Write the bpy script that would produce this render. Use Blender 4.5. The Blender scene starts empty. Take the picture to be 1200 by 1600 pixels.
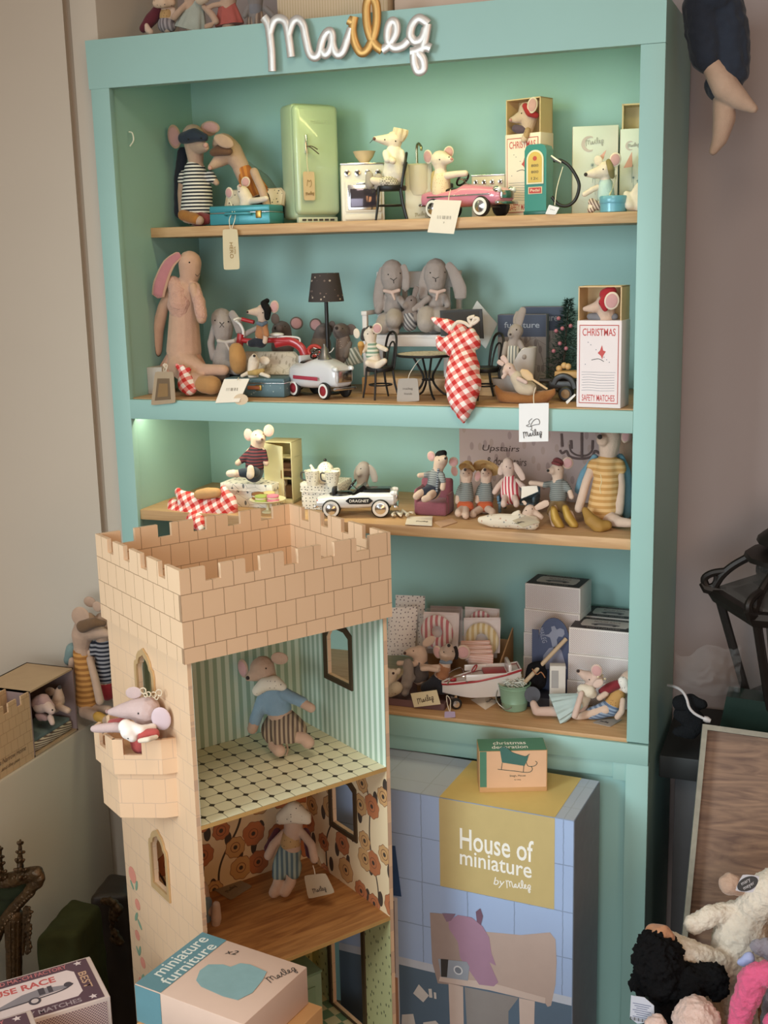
import bpy, bmesh, math, random
from mathutils import Vector, Matrix, noise
from mathutils.bvhtree import BVHTree
random.seed(7)
PI = math.pi
SC = bpy.context.scene
COL = SC.collection
V3 = Vector
# ------------------------------------------------------------------ camera
F_PX = 1879.28
CAM = V3((1.51962, -2.30349, 1.6))
YAW, PITCH, ROLL = 0.3642715, 0.2108947, -0.0236602
FW = V3((-math.sin(YAW)*math.cos(PITCH), math.cos(YAW)*math.cos(PITCH), -math.sin(PITCH)))
RT0 = V3((math.cos(YAW), math.sin(YAW), 0)); UP0 = RT0.cross(FW)
RT = RT0*math.cos(ROLL)+UP0*math.sin(ROLL); UP = -RT0*math.sin(ROLL)+UP0*math.cos(ROLL)
cd = bpy.data.cameras.new('camera'); co = bpy.data.objects.new('camera', cd); COL.objects.link(co)
cd.sensor_fit = 'VERTICAL'; cd.sensor_height = 24; cd.lens = 24*F_PX/1600; cd.clip_start = .02
co.matrix_world = Matrix(((RT.x, UP.x, -FW.x, CAM.x), (RT.y, UP.y, -FW.y, CAM.y), (RT.z, UP.z, -FW.z, CAM.z), (0, 0, 0, 1)))
SC.camera = co
SC.view_settings.view_transform = 'Standard'; SC.view_settings.look = 'None'
SC.view_settings.exposure = -0.12; SC.view_settings.gamma = 1; SC.view_settings.use_curve_mapping = False
# ------------------------------------------------------------------ light
w = bpy.data.worlds.new('world'); SC.world = w; w.use_nodes = True
w.node_tree.nodes['Background'].inputs[0].default_value = (1.0, .84, .70, 1)
w.node_tree.nodes['Background'].inputs[1].default_value = .33
def area(name, loc, target, sx, sy, power, color, spread=180):
    l = bpy.data.lights.new(name, 'AREA'); l.shape = 'RECTANGLE'; l.size = sx; l.size_y = sy; l.energy = power; l.color = color; l.spread = math.radians(spread)
    o = bpy.data.objects.new(name, l); COL.objects.link(o); o.location = loc
    o.rotation_euler = (V3(target)-V3(loc)).to_track_quat('-Z', 'Y').to_euler(); return o
area('window_daylight', (-.35, -2.75, 1.80), (1.2, -.1, 1.02), .9, 1.1, 10.5, (.80, .95, 1.0), 70)
area('front_fill', (1.5, -4.2, 1.0), (1.1, -.1, .7), 2.2, 1.6, 17, (.86, .95, 1.0), 95)  # added cool fill from the front, brightens the dark lower part
area('shop_lamp', (2.9, -2.6, 1.7), (.3, -.5, .8), 1.0, 1.0, 23, (1.0, .50, .17))
area('ledge_fill', (1.3, -1.9, 2.9), (.2, -.6, .4), .6, .6, 8, (1.0, .84, .66), 110)  # added fill from overhead, lifts the dark ledge and the tops below
# LED strips of the bookcase, hidden behind its rails
area('led_top', (.72, .03, 1.985), (.72, .16, 1.2), .8, .015, 1.3, (1.0, .88, .33))
area('led_middle', (.36, .03, 1.272), (.36, .15, .8), .62, .012, 1.05, (1.0, .95, .65))
# ------------------------------------------------------------------ pixel helpers (a pixel of the photo's ray meets a plane of the room)
def ray(px, py): return FW+RT*((px-600)/F_PX)-UP*((py-800)/F_PX)
def at(px, py, y): d = ray(px, py); return CAM+d*((y-CAM.y)/d.y)
def onz(px, py, z): d = ray(px, py); return CAM+d*((z-CAM.z)/d.z)
def onplane(px, py, p0, n): d = ray(px, py); n = V3(n); return CAM+d*((V3(p0)-CAM).dot(n)/d.dot(n))
def mpp(p): return (p-CAM).dot(FW)/F_PX
class View:
    def __init__(s, ox, oy, k): s.ox, s.oy, s.k = ox, oy, k
    def px(s, x, y): return s.ox+x*s.k, s.oy+y*s.k
    def at(s, x, y, Y): return at(*s.px(x, y), Y)
    def onz(s, x, y, z): return onz(*s.px(x, y), z)
C1 = View(180, 120, 440/1200); C2 = View(560, 120, 450/1200); C3 = View(200, 370, 400/1200); C4 = View(540, 380, 470/1200)
C5 = View(200, 640, 440/1200); C6 = View(600, 650, 410/1200); C7 = View(590, 870, 420/1200); C8 = View(130, 780, 510/1200)
D1 = View(180, 1180, 460/1200); D2 = View(590, 1100, 420/1200); D3 = View(0, 1280, 500/1200); D4 = View(0, 900, 220/1035)
D5 = View(940, 1060, 260/770); D6 = View(1020, 780, 180/758); D7 = View(120, 0, 580/1200); D8 = View(780, 0, 420/1200)
B7 = View(130, 1060, .15); B8 = View(960, 1330, .2); B4 = View(0, 1280, .2); SG = View(400, 0, 380/1200); TP = View(200, 0, 250/1200)
# ------------------------------------------------------------------ materials
def lin(h):
    h = h.lstrip('#'); r = []
    for i in (0, 2, 4):
        c = int(h[i:i+2], 16)/255; r.append(c/12.92 if c <= .04045 else ((c+.055)/1.055)**2.4)
    return (*r, 1)
MC = {}
class NT:
    def __init__(s, name, rough=.6, metal=0):
        s.m = bpy.data.materials.new(name); s.m.use_nodes = True; s.t = s.m.node_tree; s.b = s.t.nodes['Principled BSDF']
        s.b.inputs['Roughness'].default_value = rough; s.b.inputs['Metallic'].default_value = metal; s._tc = None
    def n(s, typ, **kw):
        x = s.t.nodes.new(typ)
        for k, v in kw.items(): setattr(x, k, v)
        return x
    def l(s, a, b): s.t.links.new(a, b)
    def co(s, kind='Object'):
        if s._tc is None: s._tc = s.n('ShaderNodeTexCoord')
        return s._tc.outputs[kind]
    def math(s, op, a, b=None, c=None):
        x = s.n('ShaderNodeMath', operation=op)
        for i, v in enumerate((a, b, c)):
            if v is None: continue
            if isinstance(v, (int, float)): x.inputs[i].default_value = v
            else: s.l(v, x.inputs[i])
        return x.outputs[0]
    def mix(s, f, a, b, blend='MIX'):
        x = s.n('ShaderNodeMix', data_type='RGBA', blend_type=blend)
        for i, v in ((0, f), (6, a), (7, b)):
            if isinstance(v, (int, float)): x.inputs[i].default_value = v
            elif isinstance(v, tuple): x.inputs[i].default_value = v
            elif isinstance(v, str): x.inputs[i].default_value = lin(v)
            else: s.l(v, x.inputs[i])
        return x.outputs[2]
    def noise(s, scale, detail=3, co=None, rough=.5):
        x = s.n('ShaderNodeTexNoise'); x.inputs['Scale'].default_value = scale; x.inputs['Detail'].default_value = detail; x.inputs['Roughness'].default_value = rough
        s.l(co if co is not None else s.co(), x.inputs['Vector']); return x.outputs['Fac']
    def dot(s, v, co=None):
        x = s.n('ShaderNodeVectorMath', operation='DOT_PRODUCT'); s.l(co if co is not None else s.co(), x.inputs[0]); x.inputs[1].default_value = v; return x.outputs['Value']
    def base(s, c): s.l(c, s.b.inputs['Base Color'])
    def bump(s, h, strength=.3, dist=.002):
        x = s.n('ShaderNodeBump'); x.inputs['Strength'].default_value = strength; x.inputs['Distance'].default_value = dist
        s.l(h, x.inputs['Height']); s.l(x.outputs[0], s.b.inputs['Normal'])
    def sep(s, co):
        x = s.n('ShaderNodeSeparateXYZ'); s.l(co, x.inputs[0]); return x.outputs
def memo(f):
    def g(*a, **k):
        key = (f.__name__, a, tuple(sorted(k.items())))
        if key not in MC: MC[key] = f(*a, **k)
        return MC[key]
    return g
@memo
def plain(h, rough=.55, metal=0., var=.06, scale=40., bump=0., coat=0., sheen=0.):
    t = NT('plain_'+h.strip('#'), rough, metal)
    c = lin(h)
    if var:
        n = t.noise(scale)
        d = tuple(max(0, x*(1-2.2*var)) for x in c[:3])+(1,); e = tuple(min(1, x*(1+1.2*var)) for x in c[:3])+(1,)
        t.base(t.mix(n, d, e))
        if bump: t.bump(t.noise(scale*6), bump)
    else: t.b.inputs['Base Color'].default_value = c
    if coat: t.b.inputs['Coat Weight'].default_value = coat
    if sheen: t.b.inputs['Sheen Weight'].default_value = sheen
    return t.m
def cloth(h, var=.07): return plain(h, .92, 0., var, 60., .35, 0., .15)
@memo
def felt(h, var=.09, scale=160., bump=.8, sheen=.25):
    t = NT('plush_'+h.strip('#'), .95); c = lin(h)
    n = t.noise(scale, 4)
    t.base(t.mix(n, tuple(x*(1-2*var) for x in c[:3])+(1,), tuple(min(1, x*(1+var)) for x in c[:3])+(1,)))
    t.b.inputs['Sheen Weight'].default_value = sheen if max(c[:3]) > .03 else 0; t.b.inputs['Specular IOR Level'].default_value = .2; t.bump(t.noise(scale*2, 4), bump, .004); return t.m
@memo
def stripes(a, b, period, axis=(0, 0, 1), duty=.5, coord='Object', rough=.9, soft=.0):
    t = NT('stripes', rough)
    d = t.math('FRACT', t.math('MULTIPLY', t.dot(axis, t.co(coord)), 1/period))
    f = t.math('LESS_THAN', d, duty)
    t.base(t.mix(f, b, a)); t.bump(t.noise(500), .2, .001); return t.m
@memo
def gingham(a, m, b, period, ax1=(1, 0, 0), ax2=(0, 0, 1), coord='Object'):
    t = NT('gingham', .9)
    def st(ax): return t.math('LESS_THAN', t.math('FRACT', t.math('MULTIPLY', t.dot(ax, t.co(coord)), 1/period)), .5)
    s, q = st(ax1), st(ax2)
    c = t.mix(t.math('MAXIMUM', s, q), b, m); c = t.mix(t.math('MULTIPLY', s, q), c, a)
    t.base(c); t.bump(t.noise(400), .25, .001); return t.m
@memo
def dots(base, dot, scale, r=.25, rough=.85, coord='Object', rand=.6, dot2=None):
    t = NT('dots', rough)
    v = t.n('ShaderNodeTexVoronoi'); v.inputs['Scale'].default_value = scale; v.inputs['Randomness'].default_value = rand
    if coord == 'UV': v.voronoi_dimensions = '2D'
    t.l(t.co(coord), v.inputs['Vector'])
    f = t.math('LESS_THAN', v.outputs['Distance'], r)
    dc = dot
    if dot2:
        se = t.sep(v.outputs['Color']); dc = t.mix(t.math('GREATER_THAN', se[0], .5), dot, dot2)
    t.base(t.mix(f, base, dc)); return t.m
@memo
def floral(base, c1, c2, leaf, scale, coord='UV', rough=.7):
    t = NT('floral', rough); uv = t.co(coord)
    v = t.n('ShaderNodeTexVoronoi', voronoi_dimensions='2D'); v.inputs['Scale'].default_value = scale; v.inputs['Randomness'].default_value = .7; t.l(uv, v.inputs['Vector'])
    d = v.outputs['Distance']; se = t.sep(v.outputs['Color'])
    off = t.n('ShaderNodeVectorMath', operation='SUBTRACT'); t.l(uv, off.inputs[0]); t.l(v.outputs['Position'], off.inputs[1]); xyz = t.sep(off.outputs[0])
    ang = t.math('ARCTAN2', xyz[1], xyz[0])
    size = t.math('ADD', .30, t.math('MULTIPLY', se[1], .14))
    rad = t.math('ADD', size, t.math('MULTIPLY', t.math('SINE', t.math('MULTIPLY', ang, 8)), .018))
    pet = t.math('LESS_THAN', d, rad); core = t.math('LESS_THAN', d, .075); ring = t.math('LESS_THAN', t.math('ABSOLUTE', t.math('SUBTRACT', d, .17)), .012); edge = t.math('MULTIPLY', pet, t.math('GREATER_THAN', d, t.math('SUBTRACT', rad, .022)))
    fc = t.mix(t.math('GREATER_THAN', se[0], .5), c1, c2)
    wv = t.n('ShaderNodeTexWave', wave_profile='SIN'); wv.inputs['Scale'].default_value = scale*.14; wv.inputs['Distortion'].default_value = 9; wv.inputs['Detail'].default_value = 1; wv.inputs['Detail Scale'].default_value = 1.2; t.l(uv, wv.inputs['Vector'])
    stem = t.math('GREATER_THAN', wv.outputs['Fac'], .9965)
    mp = t.n('ShaderNodeMapping'); mp.inputs['Rotation'].default_value = (0, 0, .7); mp.inputs['Scale'].default_value = (1, .5, 1); t.l(uv, mp.inputs['Vector'])
    v2 = t.n('ShaderNodeTexVoronoi', voronoi_dimensions='2D'); v2.inputs['Scale'].default_value = scale*2.0; t.l(mp.outputs[0], v2.inputs['Vector'])
    lf = t.math('MULTIPLY', t.math('LESS_THAN', v2.outputs['Distance'], .26), t.math('GREATER_THAN', t.sep(v2.outputs['Color'])[0], .5))
    c = t.mix(stem, base, leaf); c = t.mix(lf, c, leaf); c = t.mix(pet, c, fc); c = t.mix(edge, c, '#8a5d43'); c = t.mix(ring, c, '#7d523c'); c = t.mix(core, c, leaf)
    t.base(c); return t.m
@memo
def sprig(base, ink, scale, r=.2, coord='UV', rough=.7, ink2=None, sx=1., sy=.45, stems=.012):
    t = NT('sprig', rough); uv = t.co(coord)
    mp = t.n('ShaderNodeMapping'); mp.inputs['Rotation'].default_value = (.6, .3, .6); mp.inputs['Scale'].default_value = (sx, sy, 1); t.l(uv, mp.inputs['Vector'])
    v = t.n('ShaderNodeTexVoronoi'); v.inputs['Scale'].default_value = scale; v.inputs['Randomness'].default_value = .8; t.l(mp.outputs[0], v.inputs['Vector'])
    if coord == 'UV': v.voronoi_dimensions = '2D'; mp.inputs['Rotation'].default_value = (0, 0, .6)
    f = t.math('LESS_THAN', v.outputs['Distance'], r)
    se = t.sep(v.outputs['Color']); ic = ink if not ink2 else t.mix(t.math('GREATER_THAN', se[1], .55), ink, ink2)
    w2 = t.n('ShaderNodeTexVoronoi', feature='DISTANCE_TO_EDGE'); w2.inputs['Scale'].default_value = scale*.45; t.l(uv, w2.inputs['Vector'])
    st = t.math('LESS_THAN', w2.outputs['Distance'], stems)
    t.base(t.mix(st, t.mix(f, base, ic), ink)); return t.m
@memo
def bricks(base, line, bw, bh, mortar=.0016, oy=0., rough=.7, coord='UV', base2=None, off=.5):
    t = NT('bricks', rough); uv = t.co(coord); xyz = t.sep(uv)
    row = t.math('DIVIDE', t.math('ADD', xyz[1], oy), bh); fr = t.math('FRACT', row); ri = t.math('FLOOR', row)
    sh = t.math('MULTIPLY', t.math('FRACT', t.math('MULTIPLY', ri, .5)), 2*off)
    cx = t.math('ADD', t.math('DIVIDE', xyz[0], bw), sh); fx = t.math('FRACT', cx)
    wob = t.math('MULTIPLY', t.math('SUBTRACT', t.noise(60, 2, uv), .5), .03)
    ex = t.math('SUBTRACT', .5, t.math('ABSOLUTE', t.math('SUBTRACT', t.math('ADD', fx, wob), .5)))
    ey = t.math('SUBTRACT', .5, t.math('ABSOLUTE', t.math('SUBTRACT', t.math('ADD', fr, wob), .5)))
    m = t.math('MAXIMUM', t.math('LESS_THAN', ex, mortar/bw/2), t.math('LESS_THAN', ey, mortar/bh/2))
    b2 = base2 or base
    c = t.mix(t.noise(9, 4, uv), base, b2)
    t.base(t.mix(m, c, line)); return t.m
@memo
def octtile(base, line, dot, p, rough=.45):
    t = NT('octagon_tiles', rough); xyz = t.sep(t.co('UV'))
    fx = t.math('FRACT', t.math('DIVIDE', xyz[0], p)); fy = t.math('FRACT', t.math('DIVIDE', xyz[1], p))
    ax = t.math('ABSOLUTE', t.math('SUBTRACT', fx, .5)); ay = t.math('ABSOLUTE', t.math('SUBTRACT', fy, .5))
    ln = t.math('GREATER_THAN', t.math('MAXIMUM', ax, ay), .478); dm = t.math('GREATER_THAN', t.math('ADD', ax, ay), .80)
    t.base(t.mix(dm, t.mix(ln, base, line), dot)); return t.m
@memo
def checker(a, b, p, coord='UV', rough=.5):
    t = NT('checker', rough); x = t.n('ShaderNodeTexChecker'); x.inputs['Scale'].default_value = 1/p
    x.inputs['Color1'].default_value = lin(a); x.inputs['Color2'].default_value = lin(b); t.l(t.co(coord), x.inputs['Vector']); t.base(x.outputs['Color']); return t.m
@memo
def wood(a, b, scale=(1, 14, 14), rough=.5, coord='Object', sc=6., dist=1.4, bump=.1):
    t = NT('wood', rough); mp = t.n('ShaderNodeMapping'); mp.inputs['Scale'].default_value = scale; t.l(t.co(coord), mp.inputs['Vector'])
    n = t.n('ShaderNodeTexNoise'); n.inputs['Scale'].default_value = sc; n.inputs['Detail'].default_value = 6; n.inputs['Distortion'].default_value = dist; t.l(mp.outputs[0], n.inputs['Vector'])
    r = t.n('ShaderNodeValToRGB'); r.color_ramp.elements[0].position = .3; r.color_ramp.elements[1].position = .72
    r.color_ramp.elements[0].color = lin(a); r.color_ramp.elements[1].color = lin(b); t.l(n.outputs['Fac'], r.inputs['Fac']); t.base(r.outputs[0]); t.bump(n.outputs['Fac'], bump, .001); return t.m
@memo
def dotgrid(a, b, p, r=.3, rough=.6, coord='UV'):
    t = NT('halftone', rough); xyz = t.sep(t.co(coord))
    u = t.math('DIVIDE', t.math('ADD', xyz[0], xyz[1]), p); v = t.math('DIVIDE', t.math('SUBTRACT', xyz[0], xyz[1]), p)
    du = t.math('SUBTRACT', t.math('FRACT', u), .5); dv = t.math('SUBTRACT', t.math('FRACT', v), .5)
    d = t.math('ADD', t.math('MULTIPLY', du, du), t.math('MULTIPLY', dv, dv))
    t.base(t.mix(t.math('LESS_THAN', d, r*r), a, b)); return t.m
@memo
def glassy(h='#ffffff', rough=.05, alpha=.25):
    t = NT('clear_film', rough); t.b.inputs['Base Color'].default_value = lin(h); t.b.inputs['Alpha'].default_value = alpha; t.b.inputs['IOR'].default_value = 1.45
    t.b.inputs['Specular IOR Level'].default_value = .8; return t.m
chrome = lambda: plain('#dcdcdc', .18, 1., .02)
steel = lambda: plain('#b9bbbb', .35, 1., .04)
brass = lambda: plain('#b08a4a', .35, 1., .05)
black = lambda: plain('#141313', .45, 0., .1)
blackgloss = lambda: plain('#0d0c0c', .2, 0., .05)
# ------------------------------------------------------------------ mesh builder
class MB:
    def __init__(s, M=None):
        s.bm = bmesh.new(); s.uv = s.bm.loops.layers.uv.new('UVMap'); s.M = M
    def _new(s, verts):
        if s.M is not None:
            for v in verts: v.co = s.M @ v.co
        return verts
    def box(s, c, size, rz=0, bev=0, seg=2, R=None):
        c = V3(c); r = bmesh.ops.create_cube(s.bm, size=1); vs = r['verts']
        m = Matrix.Translation(c) @ (R if R is not None else Matrix.Rotation(rz, 4, 'Z')) @ Matrix.Diagonal((*size, 1))
        fs = {f for v in vs for f in v.link_faces}
        for f in fs:   # uv in metres
            n = f.normal
            for l in f.loops:
                p = l.vert.co
                if abs(n.z) > .5: u = (p.x*size[0], p.y*size[1])
                elif abs(n.y) > .5: u = ((p.x+.5)*size[0], (p.z+.5)*size[2])
                else: u = ((p.y+.5)*size[1], (p.z+.5)*size[2])
                l[s.uv].uv = u
        for v in vs: v.co = m @ v.co
        if bev:
            es = list({e for v in vs for e in v.link_edges})
            r2 = bmesh.ops.bevel(s.bm, geom=es, offset=bev, segments=seg, affect='EDGES', profile=.5)
            vs = list({v for f in r2['faces'] for v in f.verts} | {v for v in vs if v.is_valid})
        s._new(vs); return s
    def prism(s, poly, O, U, W, depth, bev=0):
        """polygon in the U,W plane pushed by depth along UxW"""
        O, U, W = V3(O), V3(U), V3(W); N = U.cross(W).normalized()
        a = [s.bm.verts.new(O+U*x+W*y) for x, y in poly]; b = [s.bm.verts.new(O+U*x+W*y+N*depth) for x, y in poly]
        fs = [s.bm.faces.new(b), s.bm.faces.new(a[::-1])]
        for f, q in ((fs[0], poly), (fs[1], poly[::-1])):
            for l, p in zip(f.loops, q): l[s.uv].uv = p
        n = len(poly); per = 0
        for i in range(n):
            j = (i+1) % n; f = s.bm.faces.new((a[i], a[j], b[j], b[i])); q = per+math.dist(poly[i], poly[j])
            for l, p in zip(f.loops, ((per, 0), (q, 0), (q, depth), (per, depth))): l[s.uv].uv = p
            per = q
        s._new(a+b); return s
    def ring_loft(s, rings, cap=True, closed=False):
        vv = [[s.bm.verts.new(p) for p in r] for r in rings]; n = len(rings[0]); m = len(vv)
        for i in range(m if closed else m-1):
            for j in range(n):
                f = s.bm.faces.new((vv[i][j], vv[i][(j+1) % n], vv[(i+1) % m][(j+1) % n], vv[(i+1) % m][j]))
                for l, p in zip(f.loops, ((j/n, i/m), ((j+1)/n, i/m), ((j+1)/n, (i+1)/m), (j/n, (i+1)/m))): l[s.uv].uv = p
        if cap and not closed:
            s.bm.faces.new(vv[0][::-1]); s.bm.faces.new(vv[-1])
        s._new([v for r in vv for v in r]); return s
    def tube(s, pts, r, n=8, closed=False, flat=None, nrm=None):
        """sweep; r number or list; flat=(a,b) scales of the section; nrm fixes the section's second axis"""
        pts = [V3(p) for p in pts]; m = len(pts); rings = []; prev = None
        for i, p in enumerate(pts):
            t = (pts[(i+1) % m]-pts[i-1]) if closed else (pts[min(i+1, m-1)]-pts[max(i-1, 0)])
            t.normalize()
            if nrm is not None: x = V3(nrm).cross(t)
            elif prev is None: x = t.cross(V3((0, 0, 1)) if abs(t.z) < .9 else V3((1, 0, 0)))
            else: x = prev-t*prev.dot(t)
            if x.length < 1e-6: x = t.orthogonal()
            x.normalize(); prev = x; y = t.cross(x)
            rr = r[i] if isinstance(r, (list, tuple)) else r; a, b = flat or (1, 1)
            rings.append([p+x*math.cos(2*PI*k/n)*rr*a+y*math.sin(2*PI*k/n)*rr*b for k in range(n)])
        return s.ring_loft(rings, True, closed)
    def lathe(s, prof, O=(0, 0, 0), n=24, axis=None, ex=1., ey=1., wav=None):
        O = V3(O); R = V3((0, 0, 1)).rotation_difference(V3(axis)).to_matrix() if axis is not None else Matrix.Identity(3)
        rings = []
        for i, (r, z) in enumerate(prof):
            rg = []
            for k in range(n):
                a = 2*PI*k/n; q = max(r, 1e-5)
                if wav: q *= 1+wav(i/(len(prof)-1), a)
                rg.append(O+R @ V3((q*math.cos(a)*ex, q*math.sin(a)*ey, z)))
            rings.append(rg)
        return s.ring_loft(rings)
    def ell(s, c, r, R=None, sub=3, n=None):
        q = bmesh.ops.create_icosphere(s.bm, subdivisions=sub, radius=1); r = r if isinstance(r, (tuple, list, Vector)) else (r, r, r)
        m = Matrix.Translation(V3(c)) @ (R.to_4x4() if R is not None else Matrix.Identity(4)) @ Matrix.Diagonal((*r, 1))
        for v in q['verts']: v.co = m @ v.co
        s._new(q['verts']); return s
    def chain(s, pts):
        """capsules through (point, radius)"""
        for p, r in pts: s.ell(p, r, sub=2)
        for (a, ra), (b, rb) in zip(pts, pts[1:]):
            d = b-a
            if d.length < 1e-5: continue
            x = d.orthogonal().normalized(); y = d.normalized().cross(x)
            s.ring_loft([[p+(x*math.cos(2*PI*k/14)+y*math.sin(2*PI*k/14))*r for k in range(14)] for p, r in ((a, ra), (a.lerp(b, .5), (ra+rb)/2), (b, rb))])
        return s
    def mesh(s, name):
        bmesh.ops.recalc_face_normals(s.bm, faces=s.bm.faces); me = bpy.data.meshes.new(name); s.bm.to_mesh(me); s.bm.free(); return me
def link(name, me, mat, parent=None, world=True, smooth=True, T=None):
    o = bpy.data.objects.new(name, me); COL.objects.link(o)
    if mat is not None and not me.materials: me.materials.append(mat)
    if parent is not None:
        if world: me.transform(WM[parent].inverted())
        o.parent = parent; WM[o] = WM[parent]
    else: WM[o] = Matrix.Identity(4)
    if smooth:
        for p in me.polygons: p.use_smooth = True
        if hasattr(me, 'set_sharp_from_angle'): me.set_sharp_from_angle(angle=math.radians(38))
    return o
WM = {}
def build(mb, name, mat, parent=None, world=True, smooth=True): return link(name, mb.mesh(name), mat, parent, world, smooth)
def tag(o, label, cat, group=None):
    o['label'] = label; o['category'] = cat
    if group: o['group'] = group
    return o
def thing(name, label, cat, loc, rz=0, group=None):
    o = bpy.data.objects.new(name, None); COL.objects.link(o); o.empty_display_size = .02
    o.location = loc; o.rotation_euler = (0, 0, rz); WM[o] = Matrix.Translation(V3(loc)) @ Matrix.Rotation(rz, 4, 'Z')
    return tag(o, label, cat, group)
def solo(o, label, cat, loc, group=None):
    """a one-mesh thing: origin moved to loc"""
    o.data.transform(Matrix.Translation(-V3(loc))); o.location = loc; WM[o] = Matrix.Translation(V3(loc)); return tag(o, label, cat, group)
def struct(mb, name, mat):
    o = build(mb, name, mat); o['kind'] = 'structure'; return o
DG = lambda: bpy.context.evaluated_depsgraph_get()
def eval_mesh(o):
    me = bpy.data.meshes.new_from_object(o.evaluated_get(DG())); return me
def panel_mesh(outer, holes, th, O, U, W, name='panel'):
    """flat board with holes, outline in metres in the U,W plane, thickness th along UxW; UV in metres"""
    cu = bpy.data.curves.new(name, 'CURVE'); cu.dimensions = '2D'; cu.fill_mode = 'BOTH'; cu.extrude = th/2
    for poly in [outer]+list(holes):
        sp = cu.splines.new('POLY'); sp.points.add(len(poly)-1); sp.use_cyclic_u = True
        for p, q in zip(sp.points, poly): p.co = (q[0], q[1], 0, 1)
    ob = bpy.data.objects.new(name, cu); COL.objects.link(ob); me = eval_mesh(ob); bpy.data.objects.remove(ob); bpy.data.curves.remove(cu)
    uvl = me.uv_layers.get('UVMap') or me.uv_layers.new(name='UVMap')
    for lp in me.loops:
        c = me.vertices[lp.vertex_index].co; uvl.data[lp.index].uv = (c.x, c.y)
    O, U, W = V3(O), V3(U).normalized(), V3(W).normalized(); N = U.cross(W)
    m = Matrix(((U.x, W.x, N.x, O.x), (U.y, W.y, N.y, O.y), (U.z, W.z, N.z, O.z), (0, 0, 0, 1))) @ Matrix.Translation((0, 0, th/2))
    me.transform(m); me.materials.clear(); return me
def text_mesh(txt, O, U, W, h, th=.0004, width=None, align='CENTER', shear=0, offset=0., spacing=1.):
    cu = bpy.data.curves.new('lettering', 'FONT'); cu.body = txt; cu.size = 1; cu.extrude = 0; cu.align_x = align; cu.align_y = 'CENTER'; cu.shear = shear; cu.offset = offset; cu.space_character = spacing; cu.resolution_u = 3
    ob = bpy.data.objects.new('lettering', cu); COL.objects.link(ob); me = eval_mesh(ob); bpy.data.objects.remove(ob); bpy.data.curves.remove(cu)
    xs = [v.co.x for v in me.vertices]; ys = [v.co.y for v in me.vertices]
    if not xs: return me
    wd = max(xs)-min(xs); hh = max(ys)-min(ys); ky = h/hh; kx = (width/wd) if width else ky
    cx = (max(xs)+min(xs))/2 if align == 'CENTER' else min(xs); cy = (max(ys)+min(ys))/2
    O, U, W = V3(O), V3(U).normalized(), V3(W).normalized(); N = U.cross(W)
    for v in me.vertices: v.co = O+U*((v.co.x-cx)*kx)+W*((v.co.y-cy)*ky)+N*th
    me.materials.clear(); return me
def text(txt, O, U, W, h, mat, parent, th=.0005, name='lettering', **k):
    return link(name, text_mesh(txt, O, U, W, h, th, **k), mat, parent, True, False)
def catmull(pts, n=6, closed=False):
    pts = [V3(p) for p in pts]; out = []; m = len(pts)
    for i in range(m if closed else m-1):
        g = lambda k: pts[k % m] if closed else pts[max(0, min(m-1, k))]
        a, b, c, d = g(i-1), g(i), g(i+1), g(i+2)
        for j in range(n):
            t = j/n; out.append(.5*((2*b)+(c-a)*t+(2*a-5*b+4*c-d)*t*t+(3*b-a-3*c+d)*t*t*t))
    if not closed: out.append(pts[-1])
    return out
# the shop's script word, as strokes on a 1200 x 411 sketch: (stroke, gilded?)
SCRIPT = [([(38, 85), (58, 118), (66, 160), (76, 250), (80, 352)], 0), ([(66, 170), (84, 112), (112, 92), (146, 112), (162, 190), (174, 282)], 0),
          ([(160, 170), (178, 115), (205, 96), (232, 125), (246, 190), (264, 262), (290, 282), (312, 262), (326, 200), (350, 160), (370, 160), (376, 195), (364, 245), (342, 270), (322, 250)], 0),
          ([(372, 180), (382, 240), (404, 270), (430, 252), (452, 190), (470, 140)], 0),
          ([(456, 98), (478, 108), (486, 82)], 1), ([(484, 90), (476, 150), (490, 215), (516, 258), (548, 246), (580, 180), (596, 100), (592, 20), (568, -14), (546, 20), (546, 100), (560, 170), (588, 222), (622, 248)], 1),
          ([(622, 248), (655, 222), (690, 165), (690, 118), (670, 106), (652, 140), (652, 200), (680, 236), (722, 228), (752, 200)], 0),
          ([(850, 120), (828, 102), (800, 92), (770, 125), (762, 175), (786, 206), (820, 190), (838, 140)], 0), ([(846, 118), (836, 180), (824, 230), (812, 250)], 0),
          ([(862, 240), (835, 232), (790, 252), (762, 258)], 0), ([(780, 250), (782, 310), (800, 352), (826, 340), (824, 295), (800, 262)], 0)]
def script_word(O, U, W, width, r, mat, parent, name='script_lettering', th=.0005):
    """the script word as a thin ribbon print, lower left corner O"""
    k = width/830; mb = MB(); N = V3(U).cross(V3(W)).normalized()
    for st, g in SCRIPT:
        pts = [V3(O)+V3(U)*((x-38)*k)+V3(W)*((355-y)*k)+N*th for x, y in st]
        mb.tube(catmull(pts, 4), r, 6, flat=(1, .25), nrm=N)
    return build(mb, name, mat, parent)
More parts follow.
